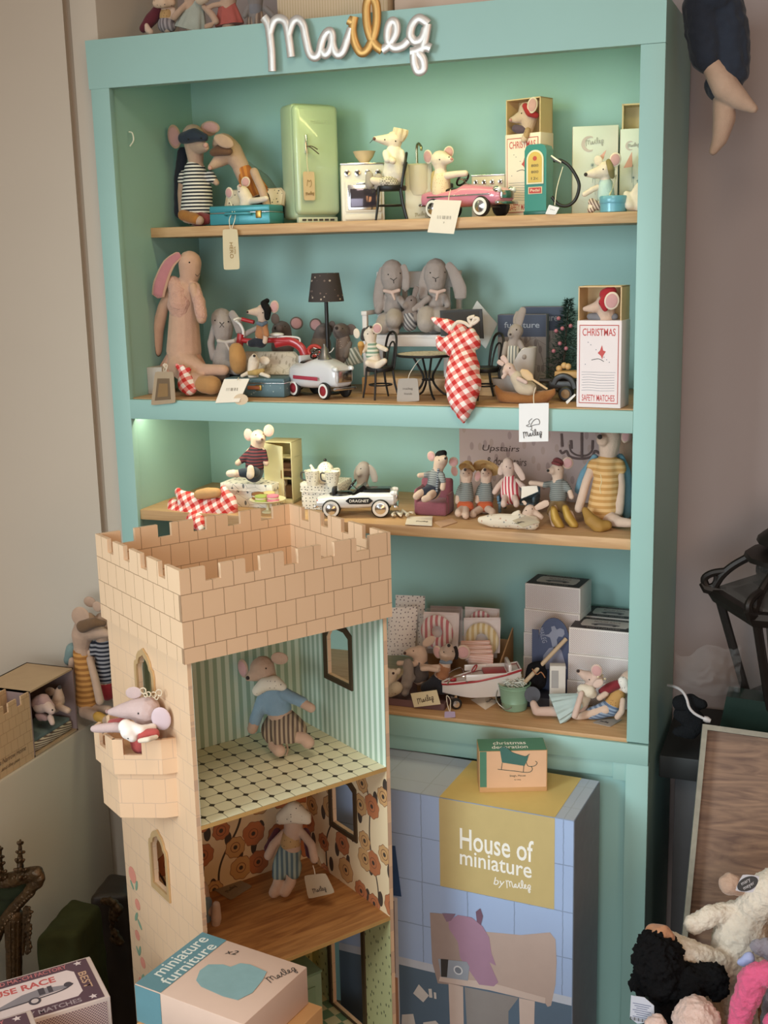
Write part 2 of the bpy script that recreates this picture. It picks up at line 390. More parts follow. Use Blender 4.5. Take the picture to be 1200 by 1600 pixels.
# ------------------------------------------------------------------ the room
paint = plain('#95bcb5', .5, 0., .03, 6.)
wallm = plain('#c4b9aa', .8, 0., .02, 4., .03)
wallp = plain('#a89a98', .85, 0., .03, 5., .03)
struct(MB().box((.6, -1.4, -.14), (5.4, 5.2, .04)), 'floor', wood('#4a3626', '#6b5038', (1, 12, 1), .5))
struct(MB().box((1.55, .43, 1.44), (3.2, .08, 3.12)), 'wall_back', wallp)
wl = MB().prism([(0, -.12), (1.7, -.12), (1.7, 3.0), (0, 3.0)], (-.09, .045, 0), (-1, -.22, 0), (0, 0, 1), .06)
struct(wl, 'wall_left', wallm)
struct(MB().box((-.081, .085, 1.44), (.03, .05, 3.12)), 'trim_1', plain('#a2917f', .8, 0., .02, 4.))  # narrow wall return, its shade painted in as a darker wall tone
struct(MB().box((-.0365, .22, 1.44), (.067, .36, 3.12), bev=.004), 'trim_2', wallm)
struct(MB().box((-.42, -.6, .20), (.62, 1.245, .64), bev=.006), 'trim_3', wallm)
struct(MB().box((3.0, -1.4, 1.44), (.08, 5.2, 3.12)), 'wall_right', wallp)
# ------------------------------------------------------------------ bookcase
Z1, Z2, Z3, Z4, HB = 1.6716, 1.3006, 1.0451, .6326, .54
shelfw = wood('#b58c60', '#cba67a', (1.2, 18, 18), .5)
bk = thing('bookcase', 'tall mint green open bookcase filled with toys', 'bookcase', (.6, .17, -.12))
build(MB().prism([(-.004, 1.957), (1.2, 1.957), (1.2, 2.055), (-.006, 2.055)], (0, .02, 0), (1, 0, 0), (0, 0, 1), .026), 'fascia', paint, bk)
build(MB().box((.0225, .004, .9185), (.045, .02, 2.077), bev=.001), 'stile', paint, bk)
build(MB().box((1.178, .004, .9785+.313), (.0442, .02, 1.33), bev=.001), 'stile', paint, bk)
build(MB().box((1.178, .004, .2295), (.0455, .02, .699), bev=.001), 'stile', paint, bk)
build(MB().box((.0225, .18, .96), (.040, .345, 2.16)), 'side_panel', paint, bk)
build(MB().box((1.184, .192, .96), (.03, .362, 2.16)), 'side_panel', paint, bk)
build(MB().box((.6, .358, .96), (1.14, .018, 2.16)), 'back_panel', paint, bk)
build(MB().box((.6, .18, 2.043), (1.16, .34, .018)), 'top_panel', paint, bk)
build(MB().box((.6, .24, 1.66), (1.115, .222, .022), bev=.0015), 'shelf', shelfw, bk)
build(MB().box((.6, .177, 1.2925), (1.115, .34, .015), bev=.001), 'shelf', wood('#a88058', '#c49c72', (1.2, 18, 18), .5), bk)
build(MB().box((.6, .178, 1.0332), (1.115, .345, .0226), bev=.0015), 'shelf', shelfw, bk)
build(MB().box((.6, .174, .6275), (1.115, .352, .009), bev=.001), 'shelf', shelfw, bk)
build(MB().box((.6, .003, 1.276), (1.112, .02, .043), bev=.001), 'rail', paint, bk)
build(MB().box((.6, .003, .601), (1.2, .021, .0435), bev=.001), 'rail', paint, bk)
build(MB().box((.6, .012, .561), (1.1, .02, .036), bev=.001), 'rail', paint, bk)
build(MB().box((1.144, .008, .559), (.03, .02, .04), bev=.001), 'filler_block', paint, bk)
build(MB().box((.6, .03, .23), (1.12, .02, .70)), 'base_panel', paint, bk)
ledm = NT('led_strip'); ledm.b.inputs['Emission Color'].default_value = (1, .95, .75, 1); ledm.b.inputs['Emission Strength'].default_value = 3
build(MB().box((.62, .026, 1.993), (.95, .01, .006)), 'led_strip', ledm.m, bk)
build(MB().box((.42, .026, 1.279), (.72, .01, .006)), 'led_strip', ledm.m, bk)
p0 = at(186.5, 207, .06); hk = [V3((.046, p0.y, p0.z)), V3((.054, p0.y, p0.z-.003)), V3((.056, p0.y, p0.z-.018)), V3((.046, p0.y, p0.z-.030))]
build(MB().tube(catmull(hk, 5), .0016, 6), 'wire_hook', plain('#e9ead8', .4), bk)
# ---- script sign
sg = thing('shop_sign', 'silver and gold metal script sign across the bookcase top', 'sign', SG.at(450, 355, -.03))
silver = plain('#d6d0ca', .42, .6, .05)
for gold, nm, mt in ((0, 'silver_letters', silver), (2, 'silver_letters', silver), (1, 'gilded_letters', plain('#c4985a', .42, .7, .06))):
    for col_, thick, yy in ((mt, 1, -.026),):
        mb = MB()
        for si, (st, g) in enumerate(SCRIPT):
            if (2 if g == 0 and si > 5 else g) != gold: continue
            mb.tube(catmull([SG.at(x, y, -.0235) for x, y in st], 5), .0088, 12, flat=(1, .42), nrm=(0, -1, 0))
        build(mb, nm, mt, sg)
for x, y in ((80, 300), (346, 170), (585, 210), (790, 205)): p = SG.at(x, y, -.015); build(MB().tube([p, p+V3((0, .009, 0))], .002, 6), 'mounting_pin', steel(), sg)
# ------------------------------------------------------------------ castle dollhouse
CA = .978252; cu_, cv_, cz_ = V3((math.cos(CA), math.sin(CA), 0)), V3((-math.sin(CA), math.cos(CA), 0)), V3((0, 0, 1))
CO = V3((.559266, -.700133, 0)); cw, cdp, ct, ce, cH, ch = .4117, .3413, .0077, .0074, 1.1186, .1561
F1, F2, F3 = .674, .3694, .066
def cp(a, b, z): return CO+cu_*a+cv_*b+cz_*z
ca = thing('castle_dollhouse', 'tall cardboard castle dollhouse with battlements and open front rooms', 'dollhouse', cp(cw/2, cdp/2, -.12), CA)
def brickm(l, oy): return bricks('#dfbe9d', l, .0385, .0445, .0014, oy, .6, 'UV', '#d9b692')
stone = brickm('#9c7d60', .0178+.0005); stone_in = stone
stone_lit = brickm('#c9aa90', .0178)  # same card as stone; joints paled, strong light washing them out is painted in
edgem = plain('#7a5650', .8, 0., .04)
def crown(W, n, r=1.65):
    g = W/(n*r+n-1); m = g*r; pl = [(0, 0), (W, 0)]; x = W
    pts = [(W, ch)]
    for i in range(n):
        x2 = W-i*(m+g)-m
        pts.append((x2, ch))
        if i < n-1: pts += [(x2, ch-.0245), (x2-g, ch-.0245), (x2-g, ch)]
    return pl+pts
zc = cH-ch
def cpanel(name, outer, holes, O, U, W, mat, th=ct, parent=ca): return link(name, panel_mesh(outer, holes, th, O, U, W), mat, parent)
# U x W must point to the outside; the board grows from O along U x W, so start one thickness inside
cpanel('battlement', crown(cw, 6), [], cp(0, ct, zc), cu_, cz_, stone)
cpanel('battlement', crown(cdp-2*ct, 5, 1.9), [], cp(ct, cdp-ct, zc), -cv_, cz_, stone)
cpanel('battlement', crown(cw, 6), [], cp(cw, cdp-ct, zc), -cu_, cz_, stone)
cpanel('battlement', crown(cdp-2*ct, 5, 1.9), [], cp(cw-ct, ct, zc), cv_, cz_, stone)
def arch(cx, z0, z1, w, n=8, ogee=True):
    """cusped arch outline"""
    h = w/2; pts = [(cx-h, z0), (cx+h, z0)]; zs = z1-w*.62
    if ogee:
        q = [(1, 0), (1, .18), (.93, .36), (.72, .44), (.66, .62), (.46, .80), (.2, .90), (0, 1.0)]
    else:
        q = [(math.cos(i*PI/2/n), math.sin(i*PI/2/n)) for i in range(n+1)]
    r = [(cx+h*a, zs+(z1-zs)*b) for a, b in q]; l = [(cx-h*a, zs+(z1-zs)*b) for a, b in q[::-1]][1:]
    return pts+r+l
def rectarch(c, z0, z1, w): return [(c-w/2, z0), (c+w/2, z0), (c+w/2, z1-w*.3), (c+w*.36, z1-w*.1), (c+w*.1, z1), (c-w*.3, z1), (c-w/2, z1-w*.12)]
LW = cdp-2*ce
# left side board: U runs from the back (v = cdp-ce) to the front, so U x W = -u
lw = [arch(LW-.168, .815, .932, .062), arch(LW-.160, .492, .595, .058)]
cpanel('side_board', [(0, 0), (LW, 0), (LW, zc), (0, zc)], lw, cp(ce+ct, cdp-ce, 0), -cv_, cz_, stone_lit)
framem = plain('#c9a87a', .45, .25, .06); dkframe = plain('#4a3a28', .5, .1, .08)
for a, b in ((arch(LW-.168, .806, .944, .080), lw[0]), (arch(LW-.160, .480, .607, .076), lw[1])):
    cpanel('window_frame', a, [b], cp(ce-.0005, cdp-ce, 0), -cv_, cz_, framem, .0035)
# right side board
rw = [rectarch(.158, .803, .903, .080), rectarch(.158, .49, .592, .080), [(.105, F3+.004), (.222, F3+.004), (.222, .30), (.105, .30)]]
cpanel('side_board', [(0, 0), (LW, 0), (LW, zc), (0, zc)], [[(x-ce, z) for x, z in r] for r in rw], cp(cw-ce-ct, ce, 0), cv_, cz_, stone_lit)
IW = cw-2*ce-2*ct; x0 = ce+ct; x1 = cw-ce-ct; DB = .30
for r, q in ((rw[0], rectarch(.158, .793, .914, .098)), (rw[1], rectarch(.158, .480, .603, .098)), (rw[2], [(.095, F3+.002), (.232, F3+.002), (.232, .31), (.095, .31)])):
    cpanel('window_frame', [(-x, z) for x, z in q], [[(-x, z) for x, z in r]], cp(x1-.0012, 0, 0), -cv_, cz_, dkframe, .004)
cpanel('back_board', [(0, 0), (IW, 0), (IW, zc), (0, zc)], [], cp(x0, DB+ct, 0), cu_, cz_, stone_lit, ct)
# wallpapers
wp1 = stripes('#d3e2d6', '#9fb8a5', .0175, (1, 0, 0), .5, 'UV', .7)
wp2 = floral('#e6d0aa', '#b9744c', '#cba06c', '#463b33', 16.5)
wp3 = sprig('#bcbd8c', '#5d6248', 75, .13, 'UV', .7, None, 1., .5, 0.)
rooms = ((F1, zc, wp1), (F2, F1-.008, wp2), (F3, F2-.008, wp3))
for z0, z1, m in rooms:
    cpanel('wallpaper', [(0, z0), (IW, z0), (IW, z1), (0, z1)], [], cp(x0, DB, 0), cu_, cz_, m, .0006)
    cpanel('wallpaper', [(0, z0), (DB-ce, z0), (DB-ce, z1), (0, z1)], [[(x-ce, z) for x, z in a] for a in ([[(LW+ce-p, z) for p, z in q][::-1] for q in lw] if z0 > .3 else [])if z0 < sum(z for _, z in a)/len(a) < z1], cp(x0, ce, 0), cv_, cz_, m, .0006)
    holes = [r for r in rw if z0 < sum(z for _, z in r)/len(r) < z1]
    cpanel('wallpaper', [(-DB, z0), (-ce, z0), (-ce, z1), (-DB, z1)], [[(-x, z) for x, z in r] for r in holes], cp(x1-.0007, 0, 0), -cv_, cz_, m, .0006)
tile1 = octtile('#ece5c2', '#7d7558', '#3a3020', .0333); plank = wood('#8a5a32', '#bd8850', (1.2, 9, 9), .5, 'UV'); tile3 = checker('#cfcaa4', '#6f8f72', .027)
for z, m in ((F1, tile1), (F2, plank), (F3, tile3)):
    build(MB().prism([(x0, ce), (x1, ce), (x1, DB), (x0, DB)], CO+cz_*(z-.0078), cu_, cv_, .0074), 'floor_board', plain('#c09a5e', .6), ca)
    build(MB().prism([(x0, ce+.0005), (x1, ce+.0005), (x1, DB), (x0, DB)], CO+cz_*(z-.0004), cu_, cv_, .0004), 'floor_covering', m, ca)
build(MB().prism([(ct, ct), (cw-ct, ct), (cw-ct, cdp-ct), (ct, cdp-ct)], CO+cz_*(zc+.02), cu_, cv_, .006), 'roof_deck', stone_in, ca)
build(MB().prism([(ce, ce), (cw-ce, ce), (cw-ce, cdp-ce), (ce, cdp-ce)], CO-cz_*.12, cu_, cv_, .18), 'plinth', stone_lit, ca)
# balcony on the left side
def bal(u, v, z): return cp(u, v, z)
bz0, bzc, bzt = .668, .755, .813
outl = [(ce, .076), (-.0145, .084), (-.074, .133), (-.074, .205), (-.0145, .252), (ce, .26)]
mb = MB().prism([(u, v) for u, v in outl], CO+cz_*bz0, cu_, cv_, bzc-bz0); build(mb, 'balcony', stone_lit, ca)
o2 = [(ce, .068), (-.0165, .076), (-.081, .129), (-.081, .209), (-.0165, .26), (ce, .268)]
mb = MB()
def merl(mb, a, b, segs):
    """parapet wall from a to b (u,v) with solid pieces given as fractions"""
    a, b = cp(*a, bzc-.004), cp(*b, bzc-.004); U = (b-a); L = U.length; U.normalize(); d = bzt-bzc+.004; g = d*.56
    pts = [(0, 0), (L, 0)]; 
    prof = []
    for s, e in segs: prof += [(s*L, g if s > 0 else d), (s*L, d), (e*L, d), (e*L, g if e < 1 else d)]
    pts += prof[::-1]
    mb.prism(pts, a, U, cz_, -.006)
merl(mb, o2[2], o2[1], ((0, .22), (.60, 1.0))); merl(mb, o2[1], o2[0], ((0, 1),)); merl(mb, o2[3], o2[2], ((0, .3), (.62, 1))); merl(mb, o2[4], o2[3], ((0, .45), (.78, 1))); merl(mb, o2[5], o2[4], ((0, 1),))
build(mb, 'balcony_parapet', stone_lit, ca)
# painted vine on the left side board
for nm, c, parts in (('painted_flower', '#d98d7a', [(-.045, .46, .022, .5), (-.06, .405, .015, .2), (-.048, .335, .014, .8), (-.066, .285, .015, .4), (-.05, .235, .014, .3), (-.06, .195, .016, 1.), (-.1, .21, .012, .4)]),
                     ('painted_leaf', '#7d9a82', [(-.062, .445, .015, 1.2), (-.04, .437, .012, -.8), (-.05, .375, .016, 1.0), (-.064, .365, .014, -.7), (-.055, .305, .015, 1.2), (-.045, .30, .012, -.9), (-.06, .25, .015, 1.), (-.048, .215, .013, -1.), (-.07, .17, .015, .8)])):
    for du, z, s, ang in parts:
        vv = cdp-ce+du+.012; c0 = cp(ce-.0004, vv, z)
        s *= 1.5; poly = [(s*.5*math.cos(t)*(1 if nm == 'painted_flower' else 1.1), s*(.5 if nm == 'painted_flower' else .2)*math.sin(t)) for t in [i*2*PI/12 for i in range(12)]]
        ca_, sa_ = math.cos(ang), math.sin(ang)
        mb = MB().prism([(x*ca_-y*sa_, x*sa_+y*ca_) for x, y in poly], c0, -cv_, cz_, .0004); build(mb, nm, plain(c, .7), ca)
# ------------------------------------------------------------------ boxes on the floor in front of the bookcase
class Fr:
    """a local frame on a surface: origin, right, up, out"""
    def __init__(s, O, U, W): s.O, s.U, s.W = V3(O), V3(U).normalized(), V3(W).normalized(); s.N = s.U.cross(s.W)
    def p(s, x, y, d=0): return s.O+s.U*x+s.W*y+s.N*d
    def poly(s, pts, mat, parent, name, d=.0004, th=.0003): return build(MB().prism(pts, s.O+s.N*d, s.U, s.W, th), name, mat, parent, smooth=False)
    def rect(s, x0, y0, x1, y1, mat, parent, name, d=.0004): return s.poly([(x0, y0), (x1, y0), (x1, y1), (x0, y1)], mat, parent, name, d)
    def text(s, t, x, y, h, mat, parent, d=.0009, **k): return text(t, s.p(x, y), s.U, s.W, h, mat, parent, d, **k)
    def line(s, pts, r, mat, parent, name, d=.0006, closed=False):
        return build(MB().tube(catmull([s.p(x, y, d) for x, y in pts], 4, closed), r, 6, closed, (1, .25), s.N), name, mat, parent)
def ellp(cx, cy, rx, ry, n=24, a0=0, a1=2*PI): return [(cx+rx*math.cos(a0+(a1-a0)*i/n), cy+ry*math.sin(a0+(a1-a0)*i/n)) for i in range(n)]
def cbox(name, label, cat, base, rz, size, mat, group=None, bev=.0012):
    """a carton: base centre on its support; returns thing and frames front, top, left, right"""
    t = thing(name, label, cat, base, rz, group); sx, sy, sz = size
    build(MB().box((0, 0, sz/2), size, bev=bev), 'carton', mat, t, world=False)
    R = Matrix.Rotation(rz, 3, 'Z'); X, Y, Z = R @ V3((1, 0, 0)), R @ V3((0, 1, 0)), V3((0, 0, 1)); b = V3(base)
    fr = dict(front=Fr(b-X*sx/2-Y*sy/2, X, Z), top=Fr(b-X*sx/2-Y*sy/2+Z*sz, X, Y), left=Fr(b-X*sx/2+Y*sy/2, -Y, Z), right=Fr(b+X*sx/2-Y*sy/2, Y, Z))
    return t, fr
white_ink = plain('#f2efe6', .6, 0., 0.); dark_ink = plain('#3a3634', .6, 0., 0.)
# ---- large house carton
A, B = V3((1.093, -.21, 0)), V3((.711-.13, -.184+.009, 0)); X = (A-B).normalized(); Lx = (A-B).length; Yd = V3((-X.y, X.x, 0)); rz = math.atan2(X.y, X.x); dep = .19
tilem = bricks('#9db2d8', '#8394b3', .0985, .0985, .002, -.073, .5, 'UV', '#a6bbdd', 0.)
hb, hf = cbox('house_carton', 'large blue tiled toy carton standing before the bookcase base', 'box', (A+B)/2+Yd*dep/2-V3((0, 0, .12)), rz, (Lx, dep, HB+.12), plain('#93a3bd', .5, 0., .03), None, .002)
f = hf['front']; ftop = hf['top']
f.rect(0.001, .001, Lx-.001, HB+.119, tilem, hb, 'printed_tiles', .0003)
ftop.rect(.001, .001, Lx-.001, dep-.001, bricks('#b3bbc6', '#a0a9b5', .0985, .0985, .002, .047, .5, 'UV', '#aab6c9', 0.), hb, 'printed_tiles', .0003)
hf['right'].rect(.001, .001, dep-.001, HB+.119, plain('#8d9098', .6), hb, 'printed_side', .0003)
def hx(px, py): q = onplane(px, py, f.O, f.N)-f.O; return q.dot(f.U), q.dot(f.W)
xa, xb = hx(687, 1300)[0], hx(867, 1300)[0]; zl = hx(690, 1384)[1]
gold = plain('#c2ad76', .6, 0., .03)
f.poly([(xa, zl), (xb, zl), (xb, HB+.119), (xa, HB+.119)], gold, hb, 'label_panel', .0008)
ftop.rect(xa, .0, xb, dep-.001, plain('#d3b972', .6, 0., .03), hb, 'label_panel', .0008)
def hrow(txt, p, q, h, **k):
    (xq, zq), (xr, zr) = hx(*p), hx(*q); f.text(txt, (xq+xr)/2, (zq+zr)/2, h, white_ink, hb, .0014, width=abs(xr-xq), **k)
hrow('House of', (719, 1313), (834, 1327), .046, offset=.012)
hrow('miniature', (719, 1341), (831, 1358), .032, offset=.01)
x_, z_ = hx(775, 1378); f.text('by', x_+.007, z_, .022, white_ink, hb, .0014, shear=.2); x_, z_ = hx(790, 1386); script_word(f.p(x_+.001, z_-.001), f.U, f.W, .052, .0010, white_ink, hb, th=.0014)
# printed chair and toy pig on the front
def hp(pts): return [hx(D2.px(x, y)[0], D2.px(x, y)[1]) for x, y in pts]
floorp = plain('#5b6f83', .6, 0., .05, 20.)
zfl = hx(640, 1510)[1]
f.rect(.001, .001, Lx-.001, zfl, floorp, hb, 'printed_floor', .0008); f.rect(.001, zfl, Lx-.001, zfl+.018, plain('#c3c9d6', .6), hb, 'printed_skirting', .0009)
wchair = plain('#b9a49a', .6, 0., .03); wchair2 = plain('#cdbab0', .6, 0., .03)
f.poly(hp([(235, 930), (290, 935), (350, 990), (480, 1015), (640, 1030), (770, 1018), (795, 1050), (800, 1150), (795, 1250), (775, 1345), (760, 1350), (740, 1320), (500, 1270), (280, 1235), (270, 1245), (245, 1150)])[::-1], wchair, hb, 'printed_chair_back', .0012)
f.poly(hp([(280, 1215), (500, 1240), (750, 1310), (748, 1335), (500, 1275), (275, 1235)])[::-1], wchair2, hb, 'printed_chair_seat', .0016)
f.poly(hp([(235, 930), (290, 935), (350, 990), (375, 1120), (395, 1258), (270, 1245), (245, 1150)])[::-1], plain('#a28f88', .6, 0., .04), hb, 'printed_chair_back', .0014)
for q in ([(318, 1245), (383, 1260), (386, 1440), (325, 1440)], [(633, 1310), (703, 1325), (700, 1440), (636, 1440)]): f.poly(hp(q)[::-1], wchair2, hb, 'printed_chair_leg', .0016)
f.poly(hp([(390, 1262), (630, 1310), (585, 1370), (585, 1440), (400, 1440)])[::-1], plain('#8f8a88', .6, 0., .03), hb, 'printed_shade', .0012)
pig = plain('#a58299', .8, 0., .04)
f.poly(hp([(318, 965), (360, 940), (420, 950), (470, 990), (500, 1040), (510, 1110), (530, 1165), (500, 1150), (540, 1240), (520, 1258), (455, 1250), (420, 1200), (370, 1130), (360, 1060), (320, 1000)])[::-1], pig, hb, 'printed_pig', .002)
f.poly(hp([(290, 932), (350, 935), (330, 965), (310, 970)])[::-1], plain('#866c80', .8), hb, 'printed_pig', .0022); f.poly(hp([(440, 925), (460, 910), (472, 945), (462, 985), (445, 970)])[::-1], plain('#77586b', .8), hb, 'printed_pig', .0022)
cam = plain('#9aa1ad', .5); f.poly(hp([(272, 1135), (400, 1148), (412, 1170), (405, 1232), (285, 1215), (280, 1180)])[::-1], cam, hb, 'printed_camera', .0024)
f.poly(hp([(284, 1135), (318, 1138), (312, 1216), (286, 1214)])[::-1], dark_ink, hb, 'printed_camera', .0026)
cx_, cz2 = hx(*D2.px(362, 1185)); f.poly(ellp(cx_, cz2, .010, .010), plain('#d6d8dc', .5), hb, 'printed_camera', .003); f.poly(ellp(cx_, cz2, .007, .007), plain('#7b818c', .5), hb, 'printed_camera', .0034)
f.poly(hp([(60, 630), (80, 632), (108, 858), (66, 852)])[::-1], plain('#2f4d7c', .6), hb, 'printed_roof', .0016); f.poly(hp([(66, 858), (90, 864), (102, 1429), (70, 1429)])[::-1], plain('#d9d3d6', .6), hb, 'printed_house_wall', .0016)
f.poly(hp([(66, 875), (76, 877), (82, 1200), (70, 1200)])[::-1], plain('#7d6d72', .6), hb, 'printed_house_window', .002); f.poly(hp([(70, 1215), (92, 1220), (98, 1429), (72, 1429)])[::-1], plain('#c08d6e', .6), hb, 'printed_house_door', .002)
for q in ([(160, 1290), (185, 1250), (230, 1300), (205, 1330)], [(228, 1270), (242, 1270), (246, 1310), (232, 1308)], [(252, 1285), (262, 1287), (264, 1315), (254, 1313)], [(110, 1385), (160, 1382), (170, 1429), (108, 1429)], [(205, 1420), (260, 1412), (275, 1429), (205, 1429)]): f.poly(hp(q)[::-1], plain('#d4cfcb', .6), hb, 'printed_paper', .0013)
# ---- sleigh carton on top
fl, frr = onz(*D2.px(455, 398), HB), onz(*D2.px(757, 391), HB)
fl.z = frr.z = HB+.001; X = (frr-fl).normalized(); Lx2 = (frr-fl).length; Yd = V3((-X.y, X.x, 0)); sz = .088; sd = .062
sb, sf = cbox('sleigh_carton', 'small green and tan christmas decoration carton with a drawn sleigh', 'box', (fl+frr)/2+Yd*sd/2, math.atan2(X.y, X.x), (Lx2, sd, sz), plain('#c99d6d', .6, 0., .03))
g = sf['front']; green = plain('#4e8068', .6, 0., .04)
g.rect(.001, .012, .0145, sz-.0005, green, sb, 'green_band'); g.rect(.0145, .010, Lx2-.002, sz-.0005, plain('#d9ae8a', .6, 0., .03), sb, 'printed_panel')
sf['top'].rect(.0005, .0005, Lx2-.001, sd-.001, green, sb, 'green_band')
ft = sf['top']; ft.text('christmas', Lx2*.47, .038, .016, white_ink, sb, width=.066, offset=.01); ft.text('decoration', Lx2*.46, .018, .016, white_ink, sb, width=.072, offset=.01)
def gx(x, y): q = onplane(*D2.px(x, y), g.O, g.N)-g.O; return q.dot(g.U), q.dot(g.W)
dkg = plain('#2f4a44', .6); g.poly([gx(*q) for q in [(545, 200), (560, 190), (580, 198), (600, 215), (640, 228), (662, 232), (675, 222), (668, 250), (655, 275), (555, 260)]][::-1], plain('#3d6a62', .6), sb, 'printed_sleigh', .0012)
for ln in ([(543, 200), (560, 188), (580, 196), (600, 214), (640, 228), (662, 232), (678, 222)], [(556, 262), (552, 290)], [(652, 275), (650, 303)], [(536, 290), (600, 297), (670, 304), (690, 292), (686, 278)], [(663, 258), (672, 276), (700, 275), (712, 262), (704, 254)]):
    g.line([gx(*q) for q in ln], .0006, dkg, sb, 'printed_sleigh', .0014)
q = gx(625, 320); g.text('Sleigh, Mouse', q[0], q[1], .0052, dkg, sb, .0012, width=.032); q = gx(625, 337); g.text('by maileg', q[0], q[1], .003, dkg, sb, .0012, width=.013)
# ---- furniture carton stack, nearest the camera
hz = .55; A, B, Cc, Dd = [onz(*p, hz) for p in ((314.6, 1455.8), (475, 1513), (385, 1598), (212.5, 1538))]
X = ((B-A)+(Cc-Dd)).normalized(); Lx3 = (B-A).length; Ly3 = (Dd-A).length; Yd = V3((-X.y, X.x, 0)); ctr = (A+B+Cc+Dd)/4; rz3 = math.atan2(X.y, X.x); h3 = .062
fb, ff = cbox('furniture_carton', 'pale miniature furniture carton with a blue end band, topmost of the near stack', 'box', (ctr.x, ctr.y, hz-h3), rz3, (Lx3, Ly3, h3), plain('#d3b7a6', .6, 0., .02))
T = ff['top']; teal = plain('#5f8a94', .6, 0., .05); bw = Lx3*.245
T.rect(.001, .001, bw, Ly3-.001, teal, fb, 'blue_band'); ff['front'].rect(.0005, .001, bw, h3-.001, teal, fb, 'blue_band'); ff['left'].rect(.001, .001, Ly3-.001, h3-.001, teal, fb, 'blue_band')
def tx(x, y, v=D1): q = onplane(*v.px(x, y), T.O, T.N)-T.O; return q.dot(T.U), q.dot(T.W)
for s_, p_ in (('miniature', (268, 820)), ('furniture', (300, 850))):
    q = tx(*p_); text(s_, T.p(q[0], q[1]), T.W, -T.U, .021, plain('#d9ddd6', .6, 0., 0.), fb, .0009, width=.115, offset=.008)
T.poly([tx(*q) for q in [(330, 920), (345, 880), (380, 855), (440, 855), (470, 865), (510, 850), (550, 855), (618, 885), (600, 920), (560, 970), (500, 1000), (440, 985), (350, 945)]][::-1], plain('#86a9ad', .65, 0., .06, 60.), fb, 'printed_cushion', .0008)
q = tx(478, 805); text('x2', T.p(*q), (T.W*.3+T.U*.95), T.W, .012, dark_ink, fb, .0009, width=.018); q = tx(630, 932); script_word(T.p(*q), (T.U*.45+T.W*.9).normalized(), (T.W*.45-T.U*.9).normalized(), .05, .0006, dark_ink, fb, th=.0009)
X2, Y2 = X*(Lx3+.03), Yd
lb, lf = cbox('plain_carton', 'plain tan carton under the miniature furniture carton', 'box', (ctr.x+X.x*.012, ctr.y+X.y*.012, -.12), rz3, (Lx3+.02, Ly3+.01, hz-h3+.119), plain('#cfa06c', .65, 0., .04))
